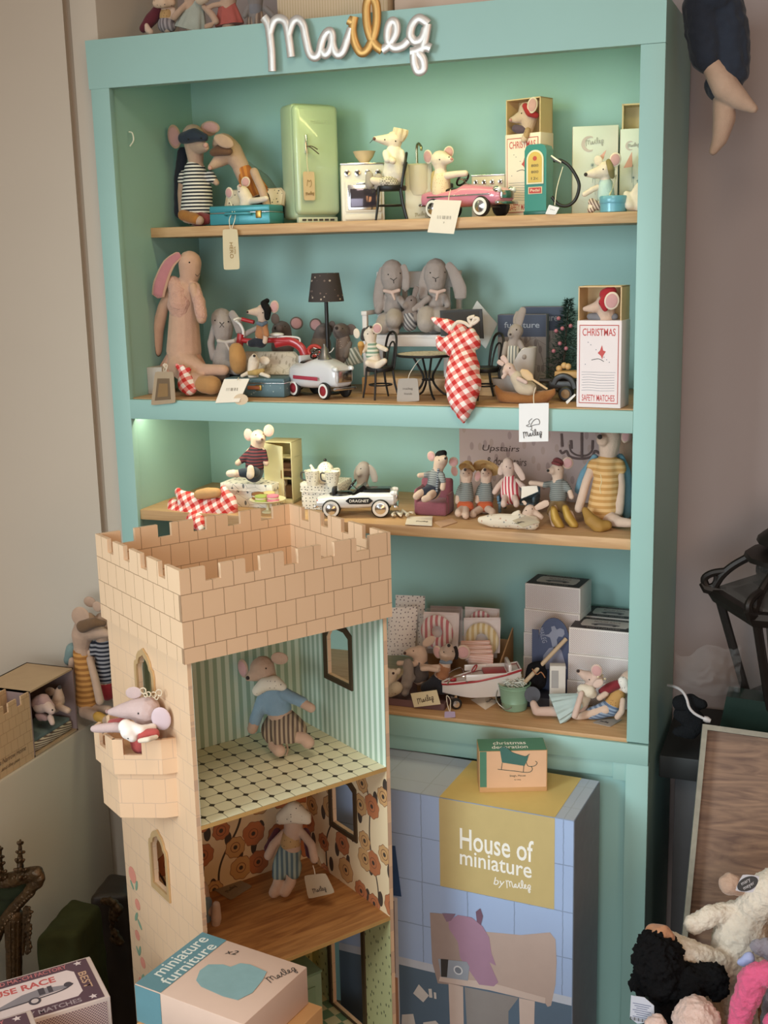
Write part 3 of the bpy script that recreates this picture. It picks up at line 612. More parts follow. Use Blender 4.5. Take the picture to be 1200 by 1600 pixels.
# ---- matchbox cartons bottom left
def matchbox_top(t, T, Lx, Ly, word1, word2, big):
    pur = plain('#5f4652', .6, 0., .04); T.rect(.004, .004, Lx-.004, Ly-.004, pur, t, 'printed_border')
    T.poly([(x, y) for x, y in [(Lx*.06, Ly*.2), (Lx*.80, Ly*.2), (Lx*.84, Ly*.27), (Lx*.84, Ly*.72), (Lx*.80, Ly*.79), (Lx*.06, Ly*.79)]], plain('#dcc8c4', .6), t, 'printed_panel', .0007)
hm = .40; A, B, L = [onz(*p, hm) for p in ((140, 1494), (172, 1557), (0, 1536))]
def racebox(A, B, h, lab, zb, full=True, grp=None):
    Yb = (A-B).normalized(); X = V3((Yb.y, -Yb.x, 0)); Ly = (A-B).length; Lx = Ly*1.9; c = (A+B)/2-X*Lx/2
    t, fr = cbox('race_matchbox', lab, 'box', (c.x, c.y, zb), math.atan2(X.y, X.x), (Lx, Ly, h-zb), plain('#dccdc8', .6, 0., .02))
    T = fr['top']; pur = plain('#5d4450', .6, 0., .04); red = plain('#c8605f', .6); lil = plain('#a99aa0', .6)
    T.rect(.005, .004, Lx-.008, Ly-.004, pur, t, 'printed_border', .0003)
    T.poly([(Lx*.1, Ly*.2), (Lx*.82, Ly*.2), (Lx*.86, Ly*.28), (Lx*.86, Ly*.74), (Lx*.82, Ly*.82), (Lx*.1, Ly*.82)], plain('#e3d3d3', .6, 0., .02), t, 'printed_panel', .0006)
    T.text('GOOD OLD MATCH FACTORY', Lx*.50, Ly*.905, Ly*.085, plain('#c4787c', .6), t, .001, width=Lx*.66, offset=.02)
    T.text('MOUSE RACE', Lx*.46, Ly*.70, Ly*.13, red, t, .001, width=Lx*.54, offset=.03); T.text('SAFETY MATCHES', Lx*.58, Ly*.105, Ly*.09, lil, t, .001, width=Lx*.5, offset=.02)
    text('BEST', T.p(Lx*.905, Ly*.5), -T.W, T.U, Lx*.055, plain('#c9a58a', .6), t, .001, width=Ly*.38, offset=.02)
    for y in (.1, .9):
        T.poly([(Lx*.905+(.055 if i % 2 == 0 else .024)*Ly*math.sin(i*PI/5), Ly*y+(.055 if i % 2 == 0 else .024)*Ly*math.cos(i*PI/5)) for i in range(10)][::-1], plain('#e3d3d3', .6), t, 'printed_star', .001)
    gm = plain('#8f8a92', .6)
    T.poly([(Lx*.3, Ly*.34), (Lx*.42, Ly*.36), (Lx*.62, Ly*.42), (Lx*.78, Ly*.44), (Lx*.78, Ly*.5), (Lx*.62, Ly*.58), (Lx*.5, Ly*.55), (Lx*.34, Ly*.42)], gm, t, 'printed_race_car', .001)
    for x in (.3, .56): T.poly(ellp(Lx*x, Ly*.35, Ly*.075, Ly*.075), plain('#4d4750', .6), t, 'printed_race_car', .0013); T.poly(ellp(Lx*x, Ly*.35, Ly*.045, Ly*.045), plain('#cfc3c4', .6), t, 'printed_race_car', .0016)
    T.rect(Lx*.60, Ly*.44, Lx*.64, Ly*.58, plain('#4d4750', .6), t, 'printed_race_car', .0012); T.rect(Lx*.66, Ly*.44, Lx*.69, Ly*.58, plain('#4d4750', .6), t, 'printed_race_car', .0012); T.poly(ellp(Lx*.79, Ly*.5, Ly*.05, Ly*.05), plain('#4d4750', .6), t, 'printed_race_car', .0013)
    T.line([(Lx*.34, Ly*.36), (Lx*.7, Ly*.4), (Lx*.8, Ly*.46), (Lx*.82, Ly*.5)], .0016, plain('#4d4750', .6), t, 'printed_race_car', .0012)
    fr['front'].rect(.004, .004, Lx-.006, h-zb-.006, dotgrid('#cdb6b2', '#6b5560', .0052, .34), t, 'printed_striking_strip')
    fr['right'].rect(.002, .002, Ly-.002, h-zb-.002, plain('#d8c8c2', .6), t, 'end_panel')
    return t, X, -Yb
t, X, Yb = racebox(A, B, hm, 'purple race matchbox carton with its long side in view, bottom left', hm-.075)
A2, B2 = onz(47, 1580, hm-.012), None
z2 = .40
while z2 < .5 and (onz(48, 1578, z2)-B).dot(Yb) < .004: z2 += .001
A2 = onz(48, 1578, z2); racebox(A2, A2+Yb*.136, z2, 'purple race matchbox carton cut off by the bottom left corner', z2-.075)
Cn = (A+B)/2-X*.13; st = thing('display_crate', 'wooden crate under the race matchbox cartons', 'crate', (Cn.x, Cn.y, -.12), math.atan2(X.y, X.x))
build(MB().box((0, 0, (hm+.044)/2), (.20, .11, hm+.043), bev=.003), 'body', wood('#3a2a1e', '#55402c', (1, 10, 10)), st, world=False)
# ------------------------------------------------------------------ soft toys and small toy builders
def proj(P): d = V3(P)-CAM; q = d.dot(FW); return 600+F_PX*d.dot(RT)/q, 800-F_PX*d.dot(UP)/q
def w3(V, y, q):
    dy = q[3] if len(q) > 3 else 0; p = V.at(q[0], q[1], y+dy); return p, q[2]*V.k*mpp(p)
def soft_mesh(chains, V, y, vox=None, it=5, name='body'):
    mb = MB(); rm = 1
    for ch in chains:
        c = [w3(V, y, q) for q in ch]; rm = min(rm, min(r for _, r in c)); mb.chain(c)
    me = mb.mesh(name); o = bpy.data.objects.new('tmp', me); COL.objects.link(o)
    m = o.modifiers.new('r', 'REMESH'); m.mode = 'VOXEL'; m.voxel_size = vox or max(.0011, min(.0035, rm*.3)); m.use_smooth_shade = True
    s = o.modifiers.new('s', 'SMOOTH'); s.factor = .5; s.iterations = it
    r = eval_mesh(o); bpy.data.objects.remove(o); bpy.data.meshes.remove(me); r.name = name; r.materials.clear()
    return r
def wobble(me, amp, sc):
    for v in me.vertices:
        v.co += v.normal*(noise.noise(v.co*sc)*amp)
def soft(name, chains, V, y, mat, parent, vox=None, it=5, wob=0, wsc=60):
    me = soft_mesh(chains, V, y, vox, it, name)
    if wob: wobble(me, wob, wsc)
    o = link(name, me, mat, parent, True, False)
    for p in me.polygons: p.use_smooth = True
    return o
def yawR(yaw, roll=0, tilt=0): return (Matrix.Rotation(math.radians(yaw), 3, 'Z') @ Matrix.Rotation(math.radians(roll), 3, 'Y') @ Matrix.Rotation(math.radians(tilt), 3, 'X'))
def skirt_mesh(V, y, top, bot, pleats=10, amp=.07, flat=.75, n=60, mid=None, fold=0, flare=1.):
    (a, ra), (b, rb) = w3(V, y, top), w3(V, y, bot); d = b-a; ax = d.normalized()
    x = V3((1, 0, 0)); x = (x-ax*x.dot(ax)).normalized(); yv = ax.cross(x); rings = []
    m = 12
    for i in range(m+1):
        t = i/m; c = a.lerp(b, t); r = ra+(rb-ra)*(t**flare)
        if mid: r += math.sin(PI*t)*mid*rb
        if i == m: r *= .97
        rings.append([c+(x*math.cos(2*PI*k/n)+yv*math.sin(2*PI*k/n)*flat)*r*(1+amp*min(1, t*1.5)*math.sin(pleats*2*PI*k/n+.8*math.sin(3*2*PI*k/n))) for k in range(n)])
    return MB().ring_loft(rings)
GOLDEN = 0
def shelf_clamp(me, z):
    for v in me.vertices:
        c = v.co
        if z is not None and c.z < z+.0006: c.z = z+.0006
        if z is not None and c.y > .347 and c.z < 2.0: c.y = .347
        if z is not None and c.y > 0 and c.z < 2.0 and c.z > .6 and c.x < .0432: c.x = .0432
        if z is not None and c.y > 0 and c.z < 2.0 and c.z > .6 and 1.166 < c.x < 1.25: c.x = 1.166
class Doll:
    def __init__(s, name, label, cat, V, y, skin, chains, z=None, group=None, vox=None, it=5):
        s.V, s.y = V, y; s.skin = skin
        me = soft_mesh(chains, V, y, vox, it); shelf_clamp(me, z)
        zs = [v.co.z for v in me.vertices]; xs = [v.co.x for v in me.vertices]
        loc = V3(((min(xs)+max(xs))/2, y, min(zs) if z is None else z))
        s.t = thing(name, label, cat, loc, 0, group); s.z = z; s.parts = []
        vs = [v.co.copy() for v in me.vertices]; ps = [tuple(p.vertices) for p in me.polygons]
        s.bvh = [BVHTree.FromPolygons(vs, ps)]
        s.body = link('body', me, skin, s.t, True, False)
        for p in me.polygons: p.use_smooth = True
    def surf(s, x, y):
        d = ray(*s.V.px(x, y)).normalized(); best = None
        for b in s.bvh:
            h = b.ray_cast(CAM, d)
            if h[0] is not None and (best is None or h[3] < best[2]): best = (h[0], h[1], h[3])
        if best is None:
            p = s.V.at(x, y, s.y); return p, V3((0, -1, 0))
        return best[0], best[1]
    def wear(s, name, mat, chains, vox=None, it=5, wob=.0008, y=None):
        me = soft_mesh(chains, s.V, s.y if y is None else y, vox, it, name); wobble(me, wob, 70); shelf_clamp(me, s.z)
        s.bvh.append(BVHTree.FromPolygons([v.co.copy() for v in me.vertices], [tuple(p.vertices) for p in me.polygons]))
        o = link(name, me, mat, s.t, True, False)
        for p in me.polygons: p.use_smooth = True
        return s
    def skirt(s, name, mat, top, bot, **k):
        mb = skirt_mesh(s.V, s.y, top, bot, **k); build(mb, name, mat, s.t); return s
    def ear(s, cx, cy, rx, ry, roll=0, dy=0, yaw=15, inner=None, th=.28, mat=None):
        p = s.V.at(cx, cy, s.y+dy); k = s.V.k*mpp(p); R = yawR(yaw, roll)
        e = build(MB().ell(p, (rx*k, max(th*min(rx, ry)*k, .002), ry*k), R), 'ear', mat or s.skin, s.t)
        if inner is not None:
            q = p+R @ V3((0, -max(th*min(rx, ry)*k, .002)*.55, 0)); build(MB().ell(q, (rx*k*.8, max(th*min(rx, ry)*k, .002)*.62, ry*k*.8), R), 'inner_ear', inner, e)
        return s
    def flop(s, pts, inner=None, flat=.35, nrm=(0, -1, 0), mat=None):
        """a long rabbit ear: (x, y, r, dy)"""
        c = [w3(s.V, s.y, q) for q in pts]; P = catmull([a for a, _ in c], 5); n = len(P); R = []
        for i in range(n):
            t = i/(n-1)*(len(c)-1); j = min(int(t), len(c)-2); R.append(c[j][1]+(c[j+1][1]-c[j][1])*(t-j))
        R[0] *= .6; R[-1] *= .35
        P.append(P[-1]+(P[-1]-P[-2])*.4); R.append(R[-1]*.3)
        e = build(MB().tube(P, R, 14, flat=(1, flat), nrm=nrm), 'ear', mat or s.skin, s.t)
        if inner is not None:
            N = V3(nrm).normalized(); build(MB().tube([p+N*(r*flat*.75) for p, r in zip(P, R)], [r*.72 for r in R], 12, flat=(1, flat*.5), nrm=nrm), 'inner_ear', inner, e)
        return s
    def eye(s, *pts, r=3.2, mat=None):
        for x, y in pts:
            p, n = s.surf(x, y); k = s.V.k*mpp(p); build(MB().ell(p, r*k, sub=2), 'eye', mat or blackgloss(), s.t)
        return s
    def nose(s, x, y, r, h='#6a4a46'):
        p, n = s.surf(x, y); k = s.V.k*mpp(p); build(MB().ell(p, r*k, sub=2), 'nose', cloth(h), s.t); return s
    def line(s, name, pts, r, mat, off=.3):
        P = []
        for x, y in pts: p, n = s.surf(x, y); k = s.V.k*mpp(p); P.append(p+n*(r*k*off))
        build(MB().tube(catmull(P, 4), r*s.V.k*mpp(P[0]), 6), name, mat, s.t); return s
    def patch(s, name, pts, mat, off=.0012):
        """a flat cloth piece laid on the surface, outline of pixels"""
        return s
def pad(pts, f=1.12, add=0): return [tuple([q[0], q[1], q[2]*f+add]+list(q[3:])) for q in pts]
def poly_card(P, mat, name, parent, th=.0012, world=True):
    P = [V3(p) for p in P]; N = (P[1]-P[0]).cross(P[2]-P[0]).normalized()
    if N.dot(CAM-P[0]) < 0: P = P[::-1]; N = -N
    bm = MB(); a = [bm.bm.verts.new(p) for p in P]; b = [bm.bm.verts.new(p+N*th) for p in P]
    bm.bm.faces.new(a[::-1]); f = bm.bm.faces.new(b); n = len(P)
    U = (P[1]-P[0]).normalized(); W = N.cross(U)
    for l in f.loops: d = l.vert.co-P[0]; l[bm.uv].uv = (d.dot(U), d.dot(W))
    for i in range(n): bm.bm.faces.new((a[i], a[(i+1) % n], b[(i+1) % n], b[i]))
    return build(bm, name, mat, parent, world, False), N
def rounded(pts, f=.18):
    out = []; n = len(pts); P = [V3(p) for p in pts]
    for i in range(n):
        a, b, c = P[i-1], P[i], P[(i+1) % n]; out += [b.lerp(a, f), b.lerp(a, f*.3).lerp(b.lerp(c, f*.3), .5), b.lerp(c, f)]
    return out
def swing_tag(V, y, pts, parent, mat, string=None, sy=None, ink='#55504a', words=None, rnd=.0, name='swing_tag', th=.0012, script=False, dys=None, hole=True):
    """a card of four pixels (top left, top right, bottom right, bottom left) hanging in front of y"""
    P = [V.at(x, q, y+(dys[i] if dys else 0)) for i, (x, q) in enumerate(pts)]
    R = rounded(P, rnd) if rnd else P
    if len(R) == 4 and False: pass
    o, N = poly_card(R, mat, name, parent, th)
    U = (P[1]-P[0]).normalized(); W = N.cross(U); c = (P[0]+P[1]+P[2]+P[3])/4; wd = (P[1]-P[0]).length; hg = (P[0]-P[3]).length
    if W.dot(P[0]-P[3]) < 0: W = -W
    im = plain(ink, .7, 0., 0.)
    for tx_, fy, hh, fw in (words or ()):
        link('lettering', text_mesh(tx_, c+W*hg*fy, U, U.cross(W).cross(U), hh*hg, th+.0005, width=fw*wd), im, o, True, False)
    if script: script_word(c-U*wd*.32-W*hg*.32, U, W, wd*.64, wd*.012, im, o, th=th+.0006)
    if string:
        S = [V.at(q[0], q[1], (y if sy is None else sy)+(q[2] if len(q) > 2 else 0)) for q in string]; build(MB().tube(catmull(S, 5), .0009, 6), 'string', cloth('#e6ddca'), o)
    return o
def place_box(V, bl, br, z, top, y=None, rz=None, depth=.06):
    """base frame of a box standing on z: front bottom corners and the top pixel of its left front edge"""
    if y is None:
        P, Q = V.onz(*bl, z), V.onz(*br, z)
        if rz is not None:
            X = V3((math.cos(rz), math.sin(rz), 0)); s_ = 0
            lo, hi = 0., 1.
            for _ in range(40):
                s_ = (lo+hi)/2
                if proj(P+X*s_)[0] < V.px(*br)[0]: lo = s_
                else: hi = s_
            Q = P+X*s_
    else:
        P = V.at(*bl, y); P.z = z; rz = rz or 0; X = V3((math.cos(rz), math.sin(rz), 0)); lo, hi = 0., 1.
        x0_ = V.px(*bl)[0]; d = ray(x0_, proj(P)[1]); P = CAM+d*((y-CAM.y)/d.y); P.z = z
        for _ in range(40):
            s_ = (lo+hi)/2
            if proj(P+X*s_)[0] < V.px(*br)[0]: lo = s_
            else: hi = s_
        Q = P+X*s_
    X = (Q-P); W = X.length; X.normalize(); Yd = V3((-X.y, X.x, 0)); lo, hi = 0., 1.
    for _ in range(40):
        h = (lo+hi)/2
        if proj(P+V3((0, 0, h)))[1] > V.px(0, top)[1]: lo = h
        else: hi = h
    return P+X*W/2+Yd*depth/2, math.atan2(X.y, X.x), W, h
# ---- pedal car, local frame: +X front, length about 1
def pedal_car(name, label, loc, rz, L, bodym, seatm, group, style=0, trim=None, tire=None, hubm=None, wheel_r=.115, extra=None):
    t = thing(name, label, 'toy car', loc, rz, group)
    def sec(x, zb, zt, hw, e=.6, n=20):
        r = []
        for k in range(n):
            a = 2*PI*k/n; c, s_ = math.cos(a), math.sin(a)
            r.append(V3((x, math.copysign(abs(c)**e, c)*hw, (zb+zt)/2+math.copysign(abs(s_)**e, s_)*(zt-zb)/2))*L)
        return r
    secs = {0: [(-.50, .17, .24, .10), (-.48, .13, .27, .15), (-.40, .12, .285, .17), (-.2, .105, .27, .18), (-.02, .105, .30, .18), (.06, .105, .335, .18), (.2, .11, .32, .175), (.36, .115, .295, .17), (.46, .12, .275, .16), (.50, .15, .25, .13)],
            1: [(-.48, .18, .30, .10), (-.44, .13, .38, .15), (-.34, .11, .42, .20), (-.15, .11, .43, .21), (-.02, .11, .47, .21), (.1, .12, .50, .19), (.25, .13, .48, .17), (.38, .14, .44, .165), (.46, .15, .41, .16), (.49, .18, .37, .14)],
            2: [(-.50, .15, .20, .10), (-.48, .12, .23, .15), (-.35, .11, .26, .17), (-.2, .10, .27, .18), (-.02, .10, .28, .18), (.06, .10, .32, .18), (.2, .11, .31, .175), (.36, .12, .31, .17), (.47, .13, .31, .16), (.50, .16, .29, .13)]}[style]
    build(MB().ring_loft([sec(*q) for q in secs]), 'car_body', bodym, t, False)
    # cockpit
    zt = .285 if style != 1 else .435
    build(MB().ell(V3((-.17, 0, zt-.012))*L, (.17*L, .12*L, .035*L)), 'cockpit', blackgloss(), t, False)
    build(MB().box(V3((-.27, 0, zt+.025))*L, (.05*L, .2*L, .10*L), bev=.012*L), 'seat_back', seatm, t, False)
    if style == 2: build(MB().box(V3((.22, 0, .325))*L, (.42*L, .24*L, .035*L), bev=.014*L), 'black_hood', blackgloss(), t, False); build(MB().prism([(-.05, .28), (.10, .40), (.13, .38), (.06, .27)], (0, .12*L, 0), V3((L, 0, 0)), V3((0, 0, L)), .24*L), 'windshield', blackgloss(), t, False)
    wc = V3((-.05, 0, zt+.10))*L; ax = V3((-.75, 0, .62)).normalized()
    sw = build(MB().tube([wc+(V3((0, 1, 0))*math.cos(a)+ax.cross(V3((0, 1, 0)))*math.sin(a))*.075*L for a in [i*2*PI/20 for i in range(20)]], .011*L, 8, True), 'steering_wheel', blackgloss(), t, False)
    build(MB().tube([wc-V3((0, .07*L, 0)), wc+V3((0, .07*L, 0))], .008*L, 6), 'steering_spoke', chrome(), sw, False)
    build(MB().tube([wc, V3((.08, 0, zt-.02))*L], .008*L, 6), 'steering_column', chrome(), sw, False)
    R = wheel_r*L
    for sx in (-.30, .31):
        for sy in (-1, 1):
            c = V3((sx, sy*.165, wheel_r))*L; A = V3((0, sy, 0)); prof = [(R*.55, -.028*L), (R*.9, -.028*L), (R, -.016*L), (R, .016*L), (R*.9, .028*L), (R*.55, .030*L)]
            wl_ = build(MB().lathe(prof, c, 28, A), 'wheel', tire or black(), t, False)
            build(MB().lathe([(R*.62, .026*L), (R*.86, .029*L), (R*.86, .031*L), (R*.62, .033*L)], c, 28, A), 'whitewall', plain('#e9e5de', .5), wl_, False)
            build(MB().lathe([(R*.6, .026*L), (R*.6, .034*L), (R*.48, .036*L), (R*.22, .05*L), (0, .052*L)], c, 24, A), 'hubcap', hubm or chrome(), wl_, False)
    for sx in (-.30, .31): build(MB().tube([V3((sx, -.16, wheel_r))*L, V3((sx, .16, wheel_r))*L], .012*L, 8), 'axle', steel(), t, False)
    zf = secs[-1]
    build(MB().box(V3((.505, 0, (zf[1]+zf[2])/2+.01))*L, (.03*L, .22*L, (zf[2]-zf[1])*.8*L), bev=.012*L), 'grille', chrome(), t, False)
    build(MB().box(V3((.50, 0, .13))*L, (.05*L, .35*L, .035*L), bev=.014*L), 'bumper', chrome(), t, False)
    build(MB().box(V3((-.49, 0, .14))*L, (.05*L, .32*L, .03*L), bev=.012*L), 'bumper', chrome(), t, False)
    for sy in (-1, 1):
        c = V3((.47, sy*.125, zf[2]+.005))*L; h = build(MB().ell(c, (.045*L, .034*L, .034*L)), 'headlight', bodym if style else chrome(), t, False); build(MB().ell(c+V3((.03*L, 0, 0)), (.02*L, .028*L, .028*L)), 'lens', plain('#e8ebec', .1), h, False)
    if trim is not None:
        for sy in (-1, 1): build(MB().box(V3((.02, sy*.181, .215))*L, (.8*L, .008*L, .016*L), bev=.003*L), 'side_trim', trim, t, False)
    return t
# ---- bentwood chair, local frame: seat centre over origin, back towards +Y, seat height hs
def bentwood(name, label, loc, rz, hs, rs, hb, group=None):
    t = thing(name, label, 'toy chair', loc, rz, group); m = black(); r = rs*.085
    build(MB().lathe([(0, hs-.006), (rs*.96, hs-.006), (rs, hs-.003), (rs, hs+.002), (rs*.94, hs+.004), (0, hs+.003)], n=28), 'seat', m, t, False)
    for sx, sy in ((-1, -1), (1, -1)): build(MB().tube([V3((sx*rs*.72, sy*rs*.72, hs)), V3((sx*rs*.8, sy*rs*.8, hs*.5)), V3((sx*rs*.95, sy*rs*.95, 0))], [r, r, r*.8], 8), 'leg', m, t, False)
    for sx in (-1, 1): build(MB().tube([V3((sx*rs*.7, rs*.62, hs)), V3((sx*rs*.74, rs*.75, hs*.5)), V3((sx*rs*.82, rs*1.0, 0))], [r, r, r*.8], 8), 'leg', m, t, False)
    ang = [i*2*PI/24 for i in range(24)]
    build(MB().tube([V3((rs*.8*math.cos(a), rs*.8*math.sin(a), hs*.45)) for a in ang], r*.7, 6, True), 'stretcher', m, t, False)
    def loop(w, h): return [V3((-w, rs*.68, hs)), V3((-w*1.08, rs*.85, hs+h*.5)), V3((-w*.8, rs*1.0, hs+h*.88)), V3((0, rs*1.05, hs+h)), V3((w*.8, rs*1.0, hs+h*.88)), V3((w*1.08, rs*.85, hs+h*.5)), V3((w, rs*.68, hs))]
    build(MB().tube(catmull(loop(rs*.78, hb), 5), r, 8), 'back_frame', m, t, False); build(MB().tube(catmull(loop(rs*.42, hb*.72), 5), r*.7, 8), 'back_loop', m, t, False)
    return t
def gingham_mesh(V, y, chains, wob=.002, vox=.0022): me = soft_mesh(chains, V, y, vox, 3, 'cloth'); wobble(me, wob, 45); return me
fabric_s = cloth('#cbb09c'); fabric_g = cloth('#9f948d'); fabric_p = cloth('#cdb2a4'); fabric_t = cloth('#b99a84'); pinkin = cloth('#c89a97'); creamf = cloth('#e2d2be')
paper = plain('#e9dfcf', .75, 0., .02); kraft = plain('#c9b08d', .8, 0., .04); ginghamm = gingham('#c8322f', '#e58d86', '#f4e9e2', .0185, (.8, .15, .6), (-.6, .2, .8))
def onshelf(V, x, y, z, lo=.03, hi=.33): return max(lo, min(hi, V.onz(x, y, z).y))
# ================================================================== top shelf
navyw = stripes('#e6e0d6', '#23262f', .0078); tealsuit = plain('#3f8f9b', .35, .2, .05)
d = Doll('masked_mouse', 'tall plush mouse in navy eye mask and striped shirt, back left of the top shelf', 'plush toy', C1, .215, fabric_t,
    [[(345, 395, 40), (350, 480, 58), (350, 575, 66)], [(345, 380, 30), (338, 300, 42), (332, 250, 48)], [(340, 290, 42), (376, 300, 24, -.028), (388, 302, 14, -.04)], [(285, 425, 15), (281, 500, 16), (288, 575, 18)], [(410, 425, 14), (432, 452, 13)], [(305, 600, 24, -.03), (360, 612, 20, -.05)]], Z1)
d.wear('striped_shirt', navyw, [[(340, 400, 48), (350, 480, 64), (348, 570, 70)], [(290, 418, 20), (284, 445, 20)], [(405, 418, 20), (418, 438, 19)]])
d.wear('mustard_legging', cloth('#a36a2d'), [[(290, 590, 25, -.03), (345, 606, 24, -.05)]]); d.wear('red_shorts', cloth('#7d3131'), [[(352, 606, 34, -.02), (392, 606, 24, -.03)]])
d.wear('eye_mask', cloth('#27303f'), [[(292, 262, 26, -.022), (338, 248, 30, -.034), (382, 258, 18, -.036)]]); d.wear('cape', cloth('#1e2430'), [[(288, 320, 24, .025), (274, 440, 24, .03), (276, 580, 26, .02)]])
d.ear(252, 255, 30, 50, -8, 0, 12, pinkin); d.ear(398, 222, 36, 30, 10, .02, 20, pinkin); d.eye((312, 266), (366, 262), r=4); d.nose(386, 292, 12, '#c99a8c')
d = Doll('caped_mouse', 'big plush mouse in brown mask and grey cape leaning against its masked neighbour', 'plush toy', C1, .222, fabric_t,
    [[(530, 385, 32), (575, 450, 46), (630, 560, 56)], [(540, 385, 34), (495, 315, 46), (462, 290, 50)], [(490, 320, 46), (440, 360, 28, -.02), (408, 384, 14, -.035)], [(592, 405, 19, -.03), (625, 480, 18, -.05), (652, 565, 16, -.055)]], Z1)
d.wear('orange_striped_top', stripes('#c27c39', '#a35f2d', .012, (1, 0, .4)), [[(545, 400, 36), (580, 455, 51), (605, 500, 55)]]); d.wear('brown_skirt', stripes('#4a3a33', '#2e2522', .01), [[(620, 540, 60), (670, 592, 42)]])
d.wear('cape', cloth('#5f7b7c'), [[(552, 378, 26, .012), (630, 455, 40, .035), (684, 545, 44, .04), (690, 590, 34, .04)]]); d.wear('eye_mask', cloth('#6b4a34'), [[(418, 322, 18, -.032), (450, 312, 26, -.034), (484, 318, 18, -.038)]])
d.ear(408, 215, 40, 26, 10, .01, 10, pinkin); d.ear(462, 274, 46, 26, 25, -.05, 10); d.nose(404, 388, 10, '#c99a8c')
# suitcase with a mouse
c, rz, W, h = place_box(C1, (405, 632), (662, 630), Z1, 552, .137, 0, .07)
t = thing('suitcase', 'open teal tin suitcase with hanging hero tag at the top shelf edge', 'toy suitcase', c, rz)
build(MB().box((0, 0, h*.3), (W, .075, h*.6), bev=.004), 'base', tealsuit, t, False); build(MB().box((0, 0, h*.62), (W*.985, .073, h*.06), bev=.001), 'rim', chrome(), t, False)
build(MB().box((0, -.001, h*.81), (W, .073, h*.36), bev=.004), 'upper_rim', tealsuit, t, False)
mb = MB(); X, Wv = V3((1, 0, 0)), V3((0, .42, .91)); ow = [(-W/2, 0), (W/2, 0), (W/2, .030), (W/2-.012, .042), (-W/2+.012, .042), (-W/2, .030)]
mb.prism(ow, (0, .036, h), X, Wv, -.006); ld = build(mb, 'lid', plain('#b7a58c', .6), t, False)
build(MB().prism([(x*.92, y*.92+.001) for x, y in ow], V3((0, .036, h))+X.cross(Wv)*.0005, X, Wv, .0006), 'lid_lining', dots('#d8c9b2', '#6d6a60', 110, .22, .8), ld, False)
build(MB().tube(catmull([V3((-.03, -.040, h*.5)), V3((-.026, -.047, h*.56)), V3((.026, -.047, h*.56)), V3((.03, -.040, h*.5))], 5), .0028, 8), 'handle', tealsuit, t, False); build(MB().box((.048, -.039, h*.5), (.013, .004, .016), bev=.001), 'latch', brass(), t, False)
swing_tag(C1, .118, [(458, 650), (522, 648), (532, 820), (463, 823)], t, plain('#d5c6a4', .8, 0., .02), [(492, 655), (486, 610), (500, 570, .02), (488, 530, .045), (512, 590, .01), (494, 655)], None, '#8a6a3a', None, .15)
pt = C1.at(496, 740, .1165); text('HERO', pt, V3((0, 0, -1)), V3((1, 0, 0)), .0085, plain('#9a7a44', .7), t, .001, width=.034); text('SUPER', pt+V3((.0085, 0, 0)), V3((0, 0, -1)), V3((1, 0, 0)), .004, plain('#9a7a44', .7), t, .001, width=.016)
d = Doll('baby_mouse', 'small cream mouse sitting up inside the teal suitcase', 'plush toy', C1, .165, creamf, [[(555, 560, 26), (560, 520, 28), (545, 492, 27)], [(545, 492, 26), (530, 470, 12, -.012)], [(575, 530, 14), (610, 526, 13, -.02), (644, 519, 12, -.03)]])
d.ear(556, 448, 20, 22, 10, .01, 10, pinkin); d.ear(486, 495, 22, 24, -10, .01, -15, pinkin); d.nose(532, 464, 7, '#c99a8c'); d.eye((528, 490), r=2.6)
# fridge
mint = plain('#aebf9f', .28, 0., .02, 20., 0., .3)
c, rz, W, h = place_box(C1, (782, 626), (966, 616), Z1, 108, .175, .86, .088)
t = thing('toy_fridge', 'pale green retro toy fridge with rounded door', 'toy fridge', c, rz); D = .085
build(MB().box((0, .008, h/2+.005), (W*.98, D*.8, h*.97), bev=.010, seg=3), 'cabinet', mint, t, False); dr = build(MB().box((0, -D/2+.012, h*.53), (W, .026, h*.92), bev=.0115, seg=4), 'door', mint, t, False)
build(MB().box((-W*.28, -D/2-.003, h*.66), (.006, .008, .04), bev=.002), 'handle', chrome(), dr, False)
gr = build(MB().box((0, -D/2+.014, .007), (W*.9, .012, .012), bev=.001), 'base_grille', plain('#cdd3bd', .4), t, False)
for i in range(6): build(MB().box((-W*.33+i*W*.13, -D/2+.0075, .007), (W*.09, .002, .004)), 'grille_slot', dark_ink, gr, False)
fr = Fr(WM[t] @ V3((-W/2, -D/2-.001, 0)), WM[t].to_3x3() @ V3((1, 0, 0)), (0, 0, 1)); fr.text('MAILEG', W*.56, h*.845, .0085, plain('#b9c6ac', .3, .3), dr, .0008, width=W*.45)
q = fr.p(W*.22, h*.64, .006); build(MB().tube(catmull([q, q+V3((.012, -.004, -.004)), q+V3((.03, -.004, -.018))], 4), .0012, 6), 'cord', cloth('#4f4335'), t); build(MB().tube(catmull([q, q+V3((.014, -.003, -.001)), q+V3((.027, -.004, -.008))], 4), .0012, 6), 'cord', cloth('#4f4335'), t)
p = [fr.p(*q_, .008) for q_ in ((W*.10, h*.43), (W*.36, h*.43), (W*.36, h*.19), (W*.10, h*.19))]; tg, N = poly_card(rounded(p, .15), kraft, 'swing_tag', t); build(MB().tube([fr.p(W*.21, h*.62, .009), fr.p(W*.2, h*.5, .009), fr.p(W*.22, h*.42, .009)], .0009, 6), 'string', cloth('#d8c8a8'), tg)
script_word(fr.p(W*.14, h*.23, .009), fr.U, fr.W, W*.19, .0006, plain('#8f7650', .7), tg, th=.0015); fr.line([(W*.18, h*.31), (W*.2, h*.36), (W*.23, h*.345), (W*.27, h*.36), (W*.28, h*.32), (W*.24, h*.30)], .0006, plain('#8f7650', .7), tg, 'printed_outline', .0098)
